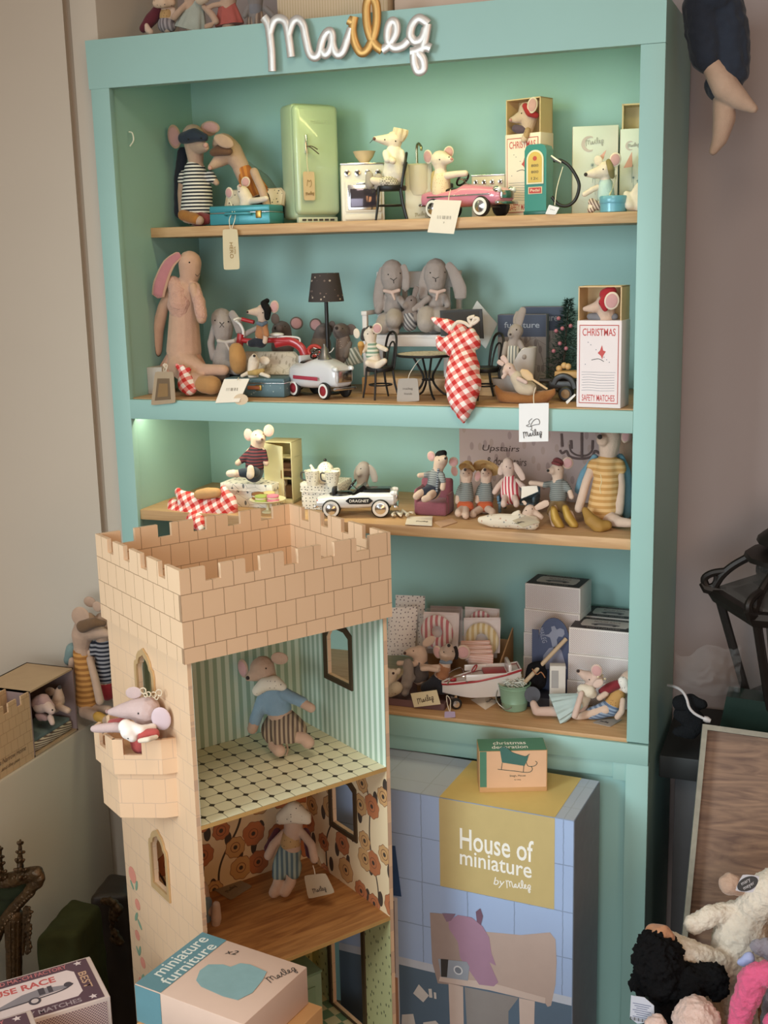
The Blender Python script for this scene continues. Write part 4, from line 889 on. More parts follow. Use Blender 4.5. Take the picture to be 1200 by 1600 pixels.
# stoves, sink
def stove(lab, V, bl, br, top, y, rz, dep, nk, col='#e3ddd0', full=True):
    c, rz, W, h = place_box(V, bl, br, Z1, top, y, rz, dep); m = plain(col, .35, 0., .02); t = thing('toy_stove', lab, 'toy stove', c, rz)
    build(MB().box((0, 0, h/2), (W, dep, h), bev=.003), 'cabinet', m, t, False); build(MB().box((0, -.001, h*.985), (W*1.02, dep*1.03, h*.03), bev=.001), 'hob', chrome(), t, False)
    for i in range(nk):
        x = (-.36+.72*i/(nk-1))*W; k = build(MB().lathe([(h*.055, 0), (h*.05, .004), (0, .005)], (x, -dep/2, h*.83), 16, (0, -1, 0)), 'knob', chrome(), t, False); build(MB().lathe([(h*.03, .004), (h*.026, .0075), (0, .008)], (x, -dep/2, h*.83), 12, (0, -1, 0)), 'knob_cap', dark_ink, k, False)
    if full:
        o = build(MB().box((0, -dep/2-.002, h*.43), (W*.84, .006, h*.54), bev=.0028, seg=3), 'oven_door', m, t, False)
        build(MB().box((0, -dep/2-.004, h*.41), (W*.72, .004, h*.44), bev=.0019), 'chrome_frame', chrome(), o, False); build(MB().box((0, -dep/2-.006, h*.40), (W*.6, .003, h*.32), bev=.0014), 'oven_window', plain('#5d5560', .08, .6, .05, 12.), o, False)
        build(MB().box((0, -dep/2-.006, h*.65), (W*.3, .006, h*.025), bev=.001), 'oven_handle', chrome(), o, False); build(MB().box((0, -dep/2-.002, h*.08), (W*.84, .005, h*.1), bev=.001), 'drawer', m, t, False)
    return t, c, rz, W, h
t, c, rz, W, h1 = stove('white retro toy stove with three knobs beside the green fridge', C1, (968, 615), (1150, 604), 368, .19, .42, .075, 4)
p = V3((c.x+.004, c.y+.008, Z1+h1)); k = C1.k*mpp(p)
t = thing('mixing_bowl', 'cream toy bowl standing on the white stove', 'bowl', p); build(MB().lathe([(0, 0), (22*k, 0), (23*k, 4*k), (20*k, 7*k), (38*k, 30*k), (47*k, 50*k), (49*k, 52*k), (44*k, 50*k), (34*k, 30*k), (0, 12*k)], n=32), 'bowl', plain('#d3b793', .6), t, False)
c, rz, W, h = place_box(C2, (196, 600), (310, 594), Z1, 362, .21, .3, .075); t = thing('toy_sink', 'cream toy sink cabinet with rounded basin and arched tap', 'toy sink', c, rz); m = plain('#d8d2b8', .4, 0., .02)
build(MB().box((0, 0, h/2), (W, .075, h), bev=.003), 'cabinet', m, t, False); build(MB().lathe([(0, h*.42), (W*.30, h*.44), (W*.40, h*.55), (W*.42, h*.93), (W*.44, h*.97), (W*.36, h*.985), (0, h*.9)], (0, -.03, 0), 32, None, 1, .55), 'basin', m, t, False)
build(MB().tube(catmull([(-.004, .012, h), (-.004, .012, h+.036), (.0, .002, h+.044), (.006, -.008, h+.036), (.006, -.010, h+.028)], 5), .0028, 8), 'tap', plain('#b9b094', .25, .9), t, False)
fr = Fr(c+Matrix.Rotation(rz, 3, 'Z') @ V3((-W/2, -.0378, 0)), Matrix.Rotation(rz, 3, 'Z') @ V3((1, 0, 0)), (0, 0, 1)); script_word(fr.p(W*.35, h*.05), fr.U, fr.W, W*.42, .0006, plain('#b0a684', .5), t)
stove('cream toy stove whose knobs show over the pink car bonnet', C2, (472, 580), (612, 572), 410, .27, .15, .06, 4, '#ddd2bd', False)
# chef on the chair
p = C2.at(136, 600, .17); p.z = Z1
bentwood('bentwood_chair', 'small black bentwood chair under the chef mouse', p, -1.2, .066, .034, .070)
d = Doll('chef_mouse', 'cream chef mouse in white coat and pleated hat on a black chair', 'plush toy', C2, .17, creamf,
    [[(152, 415, 38), (148, 370, 34), (150, 320, 28)], [(150, 300, 24), (150, 262, 36)], [(148, 265, 32), (105, 262, 20, -.01), (68, 258, 10, -.016)], [(130, 440, 22), (95, 440, 18, -.015), (82, 440, 17, -.02)], [(130, 445, 20, -.015), (70, 435, 16, -.03), (50, 430, 16, -.03)], [(125, 340, 14, -.02), (145, 352, 13, -.03)]], None)
d.wear('chef_coat', cloth('#e6ded0'), [[(148, 312, 34), (146, 365, 40), (146, 402, 47)], [(115, 318, 16, -.015), (122, 345, 16, -.028)], [(180, 315, 14), (186, 350, 14)]]); d.wear('checked_trousers', checker('#8c857a', '#d6cdbd', .004, 'Object', .9), [[(150, 435, 34), (110, 440, 24, -.012)], [(140, 440, 26, -.015), (105, 437, 21, -.028)]])
d.wear('shoe', cloth('#a79d92'), [[(80, 455, 20, -.02), (84, 420, 19, -.02)]]); d.wear('shoe', cloth('#a79d92'), [[(46, 450, 19, -.03), (46, 410, 18, -.03)]])
d.skirt('chef_hat', cloth('#d9c6a8'), (168, 268, 20), (178, 216, 30), pleats=9, amp=.12, flat=.9, mid=.15); d.eye((110, 262), (155, 268), r=3); d.nose(66, 258, 7, '#6a4a46'); d.line('whisker', [(68, 254), (56, 268), (48, 276)], 1.2, dark_ink, 2)
# pink car and driver
p = C2.at(452, 580, .20); p.z = Z1; pink = plain('#d98a9c', .25, 0., .02, 10., 0., .6)
pedal_car('pedal_car', 'pink toy pedal car with chrome grille on the top shelf', p, -.36, .205, pink, plain('#2a2628', .4), 'toy pedal cars', 0, chrome(), None, None, .10)
q = C2.at(392, 398, .19)
d = Doll('driver_mouse', 'cream mouse with round ears and yellow cape driving the pink car', 'plush toy', C2, .205, creamf, [[(345, 470, 38), (345, 430, 34), (342, 385, 24), (338, 345, 38)], [(345, 342, 34), (372, 345, 20, -.012), (388, 346, 11, -.018)], [(370, 412, 16, -.01), (410, 405, 14, -.015), (446, 402, 13, -.02)]], None)
d.ear(290, 333, 22, 29, -12, .005, -15, pinkin); d.ear(376, 315, 22, 26, 12, .012, 10, pinkin); d.wear('dotted_top', dots('#e3cfae', '#c08a6a', 260, .2), [[(345, 480, 42), (346, 425, 38)]]); d.wear('yellow_cape', cloth('#c9ae72'), [[(318, 405, 16, .01), (316, 465, 18, .012)]])
d.eye((338, 345), (378, 335), r=3); d.nose(388, 342, 6, '#c98f86')
t = thing('price_tag', 'white price tag hanging over the top shelf edge below the pink car', 'tag', C2.at(360, 655, .12)); swing_tag(C2, .122, [(318, 512), (430, 516), (398, 655), (288, 648)], t, paper, [(374, 522), (378, 495, .01), (384, 470, .03)], None, '#55504a', [('111 IIII III II', -.02, .10, .5), ('7', -.18, .05, .05)], 0, 'card')
# match box with a mouse
def matchbox(lab, V, bl, br, top, dtop, y, rz, dep, z, words=True, faded='#ead9c8', doll=None, zz=None, line='#b5524c'):
    c, rz, W, h = place_box(V, bl, br, z, top, y, rz, dep); t = thing('christmas_matchbox', lab, 'matchbox', c, rz); R = Matrix.Rotation(rz, 3, 'Z'); U = R @ V3((1, 0, 0))
    sm = plain(faded, .6, 0., .02); build(MB().box((0, 0, h/2), (W, dep, h), bev=.0012), 'sleeve', sm, t, False)
    lo, hi = 0, .4
    for _ in range(40):
        q = (lo+hi)/2
        if proj(c+R @ V3((-W/2, -dep/2, q)))[1] > V.px(0, dtop)[1]: lo = q
        else: hi = q
    dh = q-h; th = .0022; dm = plain('#d6b98c', .7, 0., .03); dw, dd = W-.003, dep-.003
    dr = build(MB().box((0, dd/2-th/2, h+dh/2), (dw, th, dh)).box((-dw/2+th/2, 0, h+dh/2), (th, dd, dh)).box((dw/2-th/2, 0, h+dh/2), (th, dd, dh)).box((0, 0, h+dh-th/2), (dw, dd, th)), 'drawer', dm, t, False)
    fr = Fr(c+R @ V3((-W/2, -dep/2, 0)), U, (0, 0, 1)); red = plain('#c0504d', .7, 0., 0.); bl_ = plain('#5a6476', .7, 0., 0.)
    fr.rect(W*.06, h*.05, W*.94, h*.95, plain(line, .7, 0., 0.), t, 'printed_frame', .0006); fr.rect(W*.075, h*.06, W*.925, h*.94, plain(faded, .7, 0., .015), t, 'printed_panel', .0008)
    fr.text('CHRISTMAS', W*.5, h*.868, h*.085, red, t, .0014, width=W*.74, offset=.01); fr.text('SAFETY MATCHES', W*.5, h*.115, h*.075, red, t, .0014, width=W*.74, offset=.01)
    for i in range(7): fr.line([(W*(.12+.02*(i % 2)), h*(.20+i*.03)), (W*.3, h*(.205+i*.03)), (W*.55, h*(.197+i*.03)), (W*.86, h*(.203+i*.03))], .0003, bl_, t, 'printed_sea', .0012)
    fr.rect(W*.12, h*.41, W*.88, h*.413, bl_, t, 'printed_sea', .0012)
    for i in range(9): fr.poly(ellp(W*(.2+.6*((i*37) % 10)/10), h*(.5+.28*((i*53) % 10)/10), .0009, .0009, 8), bl_, t, 'printed_star', .0012)
    fr.poly([(W*.48, h*.63), (W*.53, h*.66), (W*.57, h*.72), (W*.6, h*.66), (W*.66, h*.65), (W*.6, h*.6), (W*.58, h*.56), (W*.55, h*.6)], red, t, 'printed_skier', .0014); fr.line([(W*.34, h*.55), (W*.5, h*.565), (W*.62, h*.535)], .0006, dark_ink, t, 'printed_skier', .0014)
    return t, c, R, W, h, dh
t, c, R, W, h, dh = matchbox('christmas matchbox on the top shelf, half hidden by the petrol pump', C2, (612, 577), (758, 572), 243, 98, .26, -.33, .05, Z1)
y_ = c.y-.004
d = Doll('boxed_mouse', 'mouse in red headband lying in the matchbox drawer on the top shelf', 'plush toy', C2, y_, fabric_s, [[(705, 222, 24), (710, 170, 38), (702, 140, 36)], [(700, 160, 34), (660, 175, 20, -.008), (636, 180, 10, -.012)], [(705, 225, 12, -.022), (690, 262, 14, -.028)]])
d.wear('red_headband', cloth('#a5282c'), [[(695, 122, 14, -.022), (712, 148, 18, -.022), (740, 160, 14, -.015)]]); d.ear(725, 118, 22, 33, 10, -.028, 5, pinkin, mat=creamf); d.eye((680, 152), r=3); d.nose(634, 180, 7, '#c58e86'); d.wear('patterned_legging', dots('#a98865', '#5b4636', 300, .25), [[(705, 222, 13, -.024), (698, 248, 13, -.028)]]); d.wear('purple_blanket', cloth('#5b4a58'), [[(655, 215, 18, -.006), (690, 222, 18, -.006)]])
# petrol pump
c, rz, W, h = place_box(C2, (692, 572), (782, 570), Z1, 284, .175, -.22, .032); tealp = plain('#19796c', .3, 0., .04, 30., 0., .4)
t = thing('petrol_pump', 'teal toy petrol pump with yellow dial and black hose', 'toy pump', c, rz)
def outl(a, b, r): return [(-a/2, 0), (a/2, 0), (a/2, b-r), (a/2-r*.3, b-r*.3), (a/2-r, b), (-a/2+r, b), (-a/2+r*.3, b-r*.3), (-a/2, b-r)]
build(MB().prism(outl(W, h, .012), (0, .016, 0), (1, 0, 0), (0, 0, 1), .032), 'pump_body', tealp, t, False); build(MB().box((0, 0, .004), (W*1.06, .036, .008), bev=.001), 'base', plain('#14584f', .4), t, False)
f0 = Fr(c+Matrix.Rotation(rz, 3, 'Z') @ V3((0, -.016, 0)), Matrix.Rotation(rz, 3, 'Z') @ V3((1, 0, 0)), (0, 0, 1))
def archp(w, z0, z1): return [(-w/2, z0), (w/2, z0)]+[(w/2*math.cos(i*PI/14), z1-w/2+w/2*math.sin(i*PI/14)) for i in range(15)]
f0.poly(archp(W*.78, h*.44, h*.92), plain('#d9d2b6', .4), t, 'dial_frame', .0005, .0016); f0.poly(archp(W*.64, h*.46, h*.895), plain('#c9a94f', .5), t, 'dial_face', .0022)
f0.poly(ellp(0, h*.80, .0045, .0045), plain('#b3452c', .5), t, 'dial_emblem', .0027)
for z_, tx_ in ((.70, '800'), (.61, '800'), (.52, '12c')): f0.text(tx_, 0, h*z_, .0052, dark_ink, t, .0029, width=.016)
f0.rect(-W*.32, h*.30, W*.32, h*.40, plain('#d8c9a4', .5), t, 'plaque', .0006); f0.rect(-W*.28, h*.31, W*.28, h*.39, plain('#b3372f', .5), t, 'plaque', .0012); f0.text('Pedal', 0, h*.352, .0055, plain('#eadfc2', .5), t, .0019, width=W*.42)
yy = .172; hs = [C2.at(x, q, yy) for x, q in ((812, 350), (840, 348), (875, 368), (905, 410), (920, 455), (905, 510), (872, 537), (835, 532), (806, 500))]; build(MB().tube(catmull(hs, 6), .0034, 10), 'hose', black(), t); build(MB().tube([C2.at(803, 330, yy-.004), C2.at(822, 345, yy-.004), C2.at(845, 358, yy-.004)], [.0028, .0042, .003], 8), 'nozzle', steel(), t)
swing_tag(C2, .128, [(795, 533), (838, 545), (822, 574), (779, 572)], t, plain('#e8e6e6', .7), [(818, 535), (828, 460, .02), (852, 375, .04)], None, '#77706a', [('...', .05, .08, .4)], .1)
# white boxes
def moonbox(lab, V, bl, br, top, y, rz, dep, scr=True):
    c, rz, W, h = place_box(V, bl, br, Z1, top, y, rz, dep); t = thing('fairy_box', lab, 'box', c, rz); build(MB().box((0, 0, h/2), (W, dep, h), bev=.001), 'carton', plain('#d6d9cc', .6, 0., .02), t, False); R = Matrix.Rotation(rz, 3, 'Z')
    f = Fr(c+R @ V3((-W/2, -dep/2, 0)), R @ V3((1, 0, 0)), (0, 0, 1)); lf = Fr(c+R @ V3((-W/2, dep/2, 0)), R @ V3((0, -1, 0)), (0, 0, 1)); lf.rect(.001, .001, dep-.001, h-.001, plain('#dcb9a6', .6, 0., .02), t, 'side_panel', .0004)
    cr = [(W*.36+W*.17*math.cos(a), h*.8+W*.17*math.sin(a)) for a in [PI*.35+i*1.3*PI/20 for i in range(21)]]; cr += [(W*.40+W*.13*math.cos(a), h*.8+W*.13*math.sin(a)) for a in [PI*1.62-i*1.25*PI/20 for i in range(21)]]
    f.poly(cr, plain('#c6b7ae', .6), t, 'printed_moon', .0006)
    if scr: script_word(f.p(W*.28, h*.775), f.U, f.W, W*.4, .0006, plain('#a9a79e', .6), t, th=.001)
    for x, y2 in ((.44, .56), (.66, .38), (.5, .42)):
        for i in range(4): a = i*PI/4; f.line([(W*x-W*.045*math.cos(a), h*y2-W*.045*math.sin(a)), (W*x+W*.045*math.cos(a), h*y2+W*.045*math.sin(a))], .0004, plain('#7f9494', .6), t, 'printed_dandelion', .0008)
        f.line([(W*x, h*y2), (W*(x+.01), h*(y2-.2))], .0003, plain('#7f9494', .6), t, 'printed_dandelion', .0008)
    return t, c, R, W, h
moonbox('white carton with printed moon behind the winged mouse', C2, (890, 566), (1078, 562), 208, .26, .16, .05)
t, c, R, W, h = moonbox('white carton at the right end of the top shelf, its drawer pulled up', C2, (1086, 562), (1200, 560), 218, .24, .1, .05)
build(MB().box((0, .02, h+.024), (W-.004, .004, .048)).box((-W/2+.004, 0, h+.024), (.003, .046, .048)).box((0, 0, h+.047), (W-.004, .046, .003)), 'drawer', dots('#d8bd92', '#8a6b4a', 95, .18), t, False)
d = Doll('winged_mouse', 'cream mouse with headband and pink wings by a blue round tin', 'plush toy', C2, .19, creamf, [[(1032, 500, 34), (1030, 460, 28), (1030, 420, 20), (1032, 388, 38)], [(1028, 392, 34), (985, 402, 22, -.01), (948, 407, 10, -.016)], [(1010, 455, 13), (975, 470, 12, -.01), (942, 490, 11, -.015)], [(1000, 535, 17, -.01), (975, 530, 16, -.015), (970, 545, 15, -.018)]], Z1)
d.wear('tulle_dress', cloth('#b9cfca'), [[(1032, 505, 38), (1030, 450, 32)]]); d.wear('striped_legging', stripes('#d8c4b4', '#7c665c', .006, (1, 0, .5)), [[(1000, 540, 18, -.012), (972, 522, 17, -.018)], [(975, 552, 14, -.02), (965, 556, 13, -.02)]])
d.wear('olive_headband', cloth('#8a7a4c'), [[(1042, 352, 12, -.022), (1052, 385, 14, -.026), (1058, 415, 12, -.015)]]); d.ear(1070, 346, 25, 30, 10, -.02, 10, pinkin); d.ear(1000, 350, 18, 22, -20, .02, 0)
for q in ([(985, 352), (1033, 305), (1020, 345)], [(1105, 380), (1140, 312), (1142, 375)]): poly_card([C2.at(x, y_, .225) for x, y_ in q], cloth('#dba596'), 'wing', d.t)
d.eye((1020, 385), r=3.2); d.nose(947, 407, 8, '#2f2826'); d.line('ribbon', [(1075, 410), (1060, 450), (1045, 495)], 3.5, cloth('#d8cda4'), 1.)
p = C2.at(1062, 560, .165); p.z = Z1; k = C2.k*mpp(p); t = thing('round_tin', 'small light blue round tin at the winged mouse feet', 'tin', p); m = plain('#6fa9bb', .3, .1); build(MB().lathe([(0, 0), (53*k, 0), (55*k, 2*k), (55*k, 38*k)], n=32), 'tin_base', m, t, False); build(MB().lathe([(57*k, 36*k), (58*k, 38*k), (58*k, 62*k), (55*k, 66*k), (0, 66*k)], n=32), 'tin_lid', m, t, False)
d = Doll('reclining_mouse', 'cream toy of which only bent legs show at the right end of the top shelf', 'plush toy', C2, .17, creamf, [[(1118, 490, 16), (1128, 535, 20, -.01), (1150, 540, 22)], [(1170, 530, 28), (1150, 490, 18), (1170, 460, 20)], [(1185, 540, 34), (1200, 480, 34), (1205, 420, 30)]], Z1)
# ================================================================== second shelf
# big rabbit in the corner
peach = felt('#c99f86', .08, 120., .5)
d = Doll('big_rabbit', 'large beige plush rabbit with pink ears and fur vest sitting in the left corner', 'plush rabbit', C3, .13, cloth('#c39c84'),
    [[(262, 250, 62), (262, 400, 72), (262, 540, 84)], [(285, 215, 40), (290, 170, 50), (290, 120, 56)], [(205, 240, 24), (165, 330, 27), (138, 440, 30), (132, 535, 28)], [(305, 235, 22, -.02), (335, 320, 23, -.03), (345, 385, 25, -.035)], [(270, 590, 60, -.02), (350, 625, 30, -.04), (450, 625, 26, -.05)], [(240, 600, 60, -.02), (300, 670, 40, -.06), (350, 690, 36, -.07)]], Z2)
d.wear('fur_vest', felt('#cb9f8c', .1, 130.), [[(215, 215, 34, -.01), (240, 250, 50, -.012), (245, 320, 62, -.012), (248, 350, 50, -.014)], [(312, 235, 28, -.012), (335, 310, 30, -.028), (346, 370, 30, -.034)]], wob=.002)
d.skirt('tulle_skirt', cloth('#c08f78'), (262, 545, 82), (262, 640, 128), pleats=14, amp=.06, flat=.7)
d.flop([(245, 82, 18, -.02), (190, 130, 30, -.025), (152, 220, 36, -.03), (140, 285, 30, -.03)], cloth('#b5767a'), .3, (.25, -1, .2)); d.wear('tan_slipper', cloth('#b18350'), [[(350, 690, 42, -.07), (395, 695, 46, -.075)]]); d.eye((288, 120), r=4); d.line('mouth', [(316, 175), (324, 184), (336, 172)], 1.5, dark_ink)
# gift wrapped in gingham
t = thing('gingham_bundle', 'small red gingham wrapped bundle in front of the big rabbit', 'gift', V3((C3.at(280, 740, .055).x, .055, Z2)))
link('cloth', gingham_mesh(C3, .052, [[(255, 610, 14), (262, 640, 24), (275, 690, 46), (290, 710, 36)], [(230, 602, 12), (250, 622, 16)], [(285, 622, 12), (262, 632, 16)]]), ginghamm, t); build(MB().tube(catmull([C3.at(x, y, .035) for x, y in ((165, 598), (180, 620), (172, 640), (185, 605), (170, 596))], 4), .0022, 6), 'ribbon', creamf, t)
t = thing('label_card', 'large beige label with tan square hanging over the second shelf edge at left', 'tag', C3.at(165, 790, -.014))
o = swing_tag(C3, -.012, [(128, 632), (214, 632), (225, 778), (108, 790)], t, plain('#a89479', .8, 0., .05), [(172, 645), (168, 620, .02), (178, 600, .04)], None, '#5a4a38', None, .12); P = [C3.at(x, y, -.0135) for x, y in ((138, 664), (194, 664), (200, 762), (126, 768))]; poly_card(P, plain('#6e5a42', .8), 'printed_frame', o, .0004); P = [C3.at(x, y, -.014) for x, y in ((146, 688), (186, 688), (188, 748), (138, 752))]; poly_card(P, plain('#8a6c44', .8), 'printed_square', o, .0005)
c, rz, W, h = place_box(C3, (95, 730), (165, 735), Z2, 612, .075, .1, .06); t, f = cbox('small_carton', 'plain pale carton at the left end of the second shelf', 'box', c, rz, (W, .06, h), plain('#b9b0a6', .7, 0., .03))
# grey rabbit
d = Doll('grey_rabbit', 'grey plush rabbit with ribbon bow slumped behind the red tricycle', 'plush rabbit', C3, .155, fabric_g,
    [[(455, 510, 40), (450, 580, 52), (440, 640, 50)], [(448, 470, 40), (446, 410, 54), (440, 385, 52)], [(405, 420, 15, .01), (388, 500, 17), (400, 570, 16)], [(490, 500, 15, -.02), (560, 450, 13, -.01), (610, 425, 12)], [(470, 610, 30, -.02), (510, 620, 30, -.05)]], Z2)
d.flop([(480, 350, 16, -.01), (510, 400, 24, -.015), (528, 455, 22, -.01)], None, .35); d.wear('tan_slipper', cloth('#b3854f'), [[(508, 530, 36, -.05), (515, 570, 42, -.055), (518, 610, 38, -.05)]]); d.eye((408, 392), (470, 398), r=4); d.line('nose', [(430, 400), (440, 410), (450, 400)], 2.2, dark_ink); d.line('mouth', [(430, 425), (440, 414), (450, 424)], 1.5, dark_ink)
d.wear('bow', cloth('#b7aca4'), [[(425, 488, 10, -.05), (458, 494, 7, -.052), (495, 488, 10, -.05)], [(458, 494, 7, -.052), (475, 530, 6, -.052)]])
# tricycle and rider
red = plain('#a8262b', .35, 0., .03, 10., 0., .4); wh = plain('#dedad4', .4, 0., .02); Yt = .135
t = thing('tricycle', 'red toy tricycle with white seat and handlebar in the middle of the shelf', 'toy tricycle', V3((C3.at(660, 600, Yt).x, Yt, Z2)))
def T3(pts, dy=0): return catmull([C3.at(x, y, Yt+dy+(q[0] if q else 0)) for x, y, *q in pts], 5)
build(MB().tube(T3([(495, 392, -.02), (515, 383, -.012), (532, 386, 0), (545, 388, .02)]), .003, 8), 'handlebar', wh, t); build(MB().tube(T3([(500, 390), (525, 410), (540, 440), (540, 470)]), .0032, 8), 'handlebar_stem', wh, t)
build(MB().tube(T3([(532, 386, 0), (590, 400, .0)]), .0045, 10), 'grip', red, t); build(MB().tube(T3([(530, 455), (525, 490), (520, 520)]), .0085, 10), 'fork', red, t); build(MB().tube(T3([(530, 485), (600, 490), (680, 485), (760, 490)]), .006, 10), 'frame', red, t)
pz = C3.at(698, 458, Yt); build(MB().ell(pz, (.017, .012, .0045)), 'seat', wh, t); build(MB().tube([pz, C3.at(698, 490, Yt)], .0025, 6), 'seat_post', chrome(), t)
build(MB().tube(T3([(655, 470), (730, 468), (800, 474), (804, 505)]), .0022, 6), 'rack', wh, t); build(MB().tube(T3([(690, 500), (760, 490), (815, 525), (832, 590)]), .010, 10, flat=(1, .55), nrm=(0, -1, 0)), 'fender', red, t)
for nm, (x, y), r in (('rear_wheel', (770, 600), 70), ('front_wheel', (530, 590), 80)):
    p = C3.at(x, y, Yt+.02); R = r*C3.k*mpp(p); p.z = Z2+R; wq = build(MB().lathe([(R*.75, -.006), (R*.95, -.006), (R, -.002), (R, .002), (R*.95, .006), (R*.75, .006)], p, 28, (0, 1, 0)), nm, black(), t); build(MB().lathe([(0, -.003), (R*.78, -.003), (R*.78, .003), (0, .003)], p, 24, (0, 1, 0)), 'rim', red, wq)
d = Doll('beret_mouse', 'mouse in black beret and tan jacket riding the red tricycle', 'plush toy', C3, .125, fabric_s,
    [[(622, 490, 28), (628, 440, 26), (632, 400, 20), (632, 350, 34)], [(630, 352, 30), (592, 352, 18, -.008), (562, 353, 9, -.014)], [(640, 430, 12, -.012), (646, 465, 12, -.018), (642, 492, 12, -.02)], [(605, 495, 16), (570, 500, 14, -.01)]], None)
d.wear('tan_jacket', cloth('#a9734c'), [[(630, 412, 27), (626, 460, 32)], [(640, 420, 15, -.012), (648, 460, 15, -.018)]]); d.wear('navy_trousers', cloth('#20242d'), [[(622, 490, 33), (596, 496, 22), (575, 500, 18, -.01)]]); d.wear('hair', felt('#1a1818'), [[(640, 318, 18, -.012), (656, 345, 18, -.02), (652, 380, 14, -.018)]]); d.wear('beret', felt('#1c1a1a'), [[(635, 312, 15), (652, 300, 12)]])
d.ear(686, 328, 22, 30, 8, -.012, 10, pinkin); d.eye((632, 356), r=3.2); d.nose(560, 353, 6, '#2d2422'); d.wear('scarf', cloth('#5d6a78'), [[(608, 405, 9, -.014), (628, 412, 10, -.02), (648, 402, 9, -.012)]])
# grey mice at the back
dg = cloth('#75675f')
d = Doll('back_mouse', 'dark grey plush mouse behind the tricycle seat', 'plush toy', C3, .27, dg, [[(725, 520, 55), (722, 450, 45)], [(720, 440, 48), (712, 428, 20, -.04)]], None)
d.ear(690, 385, 22, 26, -8, -.02, 0); d.ear(790, 405, 32, 30, 8, 0, 10, pinkin); d.nose(692, 428, 8, '#2d2422'); d.eye((735, 420), r=3)
d = Doll('back_mouse', 'grey plush mouse half hidden behind the lamp stem, its round ear pink inside', 'plush toy', C3, .26, dg, [[(900, 530, 48), (905, 470, 40)], [(915, 445, 42), (910, 435, 20, -.03)]], None)
d.ear(880, 412, 30, 30, -8, -.01, 10, pinkin); d.ear(955, 420, 20, 26, 10, .02, 0); d.wear('brown_coat', cloth('#8d7a6a'), [[(905, 500, 50), (895, 560, 52)]])
d = Doll('back_mouse', 'grey plush mouse in dotted brown top and striped skirt right of the lamp', 'plush toy', C3, .20, dg, [[(1010, 560, 40), (1008, 495, 34)], [(1000, 445, 42), (985, 430, 22, -.03)], [(1040, 500, 13), (1020, 560, 13, -.02)]], None)
d.ear(1045, 435, 26, 26, 8, .01, 10); d.wear('dotted_top', dots('#7a675c', '#c9b29c', 220, .2), [[(1010, 480, 34), (1008, 515, 38)]]); d.skirt('striped_skirt', stripes('#c2c0b4', '#7f8478', .007, (.8, 0, .5)), (1040, 525, 34), (1062, 600, 50), pleats=8); d.nose(978, 428, 8, '#2d2422'); d.eye((1005, 430), r=3)
# red ring toy
t = thing('life_ring', 'small red ring with white cord in front of the lamp', 'toy ring', C3.at(870, 560, .14)); p = C3.at(875, 535, .14); build(MB().tube([p+V3((math.cos(a)*.015, 0, math.sin(a)*.011)) for a in [i*2*PI/24 for i in range(24)]], .0045, 8, True), 'ring', plain('#b6382c', .5), t); build(MB().tube(catmull([C3.at(x, y, .13) for x, y in ((870, 520), (895, 530), (920, 545), (950, 540), (965, 520))], 5), .0013, 6), 'cord', wh, t)
# lamp
p = C3.at(937, 545, .15); p.z = Z2; k = C3.k*mpp(C3.at(937, 400, .15)); zs = C3.at(935, 303, .15).z-Z2; zt = C3.at(935, 170, .15).z-Z2
t = thing('table_lamp', 'toy lamp with dark flowered shade on a thin black pole', 'toy lamp', p); build(MB().lathe([(0, 0), (.026, 0), (.026, .003), (.006, .006), (0, .006)], n=24), 'base', black(), t, False); build(MB().tube([V3((0, 0, .004)), V3((0, 0, zs+.02))], .0042, 10), 'pole', black(), t, False)
build(MB().lathe([(84*k, zs), (64*k, zt), (62*k, zt), (82*k, zs+.001)], n=40), 'lamp_shade', sprig('#3a3231', '#a99a8c', 95, .2, 'Object', .85, '#6d5a55', 1., .6, 0.), t, False)
# blue suitcase
c, rz, W, h = place_box(C3, (455, 742), (735, 752), Z2, 660, .055, 0.04, .07); bs = sprig('#49656d', '#7b8d8c', 110, .16, 'Object', .5, '#93a29b', 1., .6, 0.)
t = thing('suitcase', 'open dark blue printed suitcase with a small mouse on its second shelf spot', 'toy suitcase', c, rz); t['label'] = 'open dark blue flowered suitcase before the tricycle, tags at its left'
build(MB().box((0, 0, h*.36), (W, .07, h*.72), bev=.004), 'base', bs, t, False); build(MB().box((0, 0, h*.86), (W, .07, h*.24), bev=.003), 'upper_rim', bs, t, False); build(MB().box((0, 0, h*.73), (W*1.004, .0705, .0018)), 'rim', chrome(), t, False)
Wv = V3((0, .45, .89)); ow = [(-W*.5, 0), (W*.5, 0), (W*.5, .045), (W*.5-.012, .056), (-W*.5+.012, .056), (-W*.5, .045)]; ld = build(MB().prism(ow, (0, .034, h), V3((1, 0, 0)), Wv, -.005), 'lid', plain('#a59a86', .6), t, False); build(MB().prism([(x*.93, y*.93+.001) for x, y in ow], V3((0, .034, h))+V3((0, -.0005, .0002)), V3((1, 0, 0)), Wv, .0007), 'lid_lining', sprig('#c2b5a0', '#a39681', 90, .2), ld, False)
build(MB().box((W*.08, -.037, h*.5), (.014, .004, .012), bev=.001), 'latch', brass(), t, False); build(MB().box((W*.0, -.037, h*.5), (.03, .006, .008), bev=.002), 'leather_strap', plain('#9a5a3a', .6), t, False)
swing_tag(C3, .002, [(452, 668), (570, 666), (522, 775), (410, 780)], t, paper, [(512, 672), (518, 660, .02)], None, '#55504a', [('111 IIII III II', .05, .12, .45)], 0, dys=(.012, .012, -.012, -.012)); P = [C3.at(530+34*math.cos(a), 762+26*math.sin(a), -.006) for a in [i*2*PI/20 for i in range(20)]]; poly_card(P, plain('#d8c0a0', .7), 'round_tag', t)
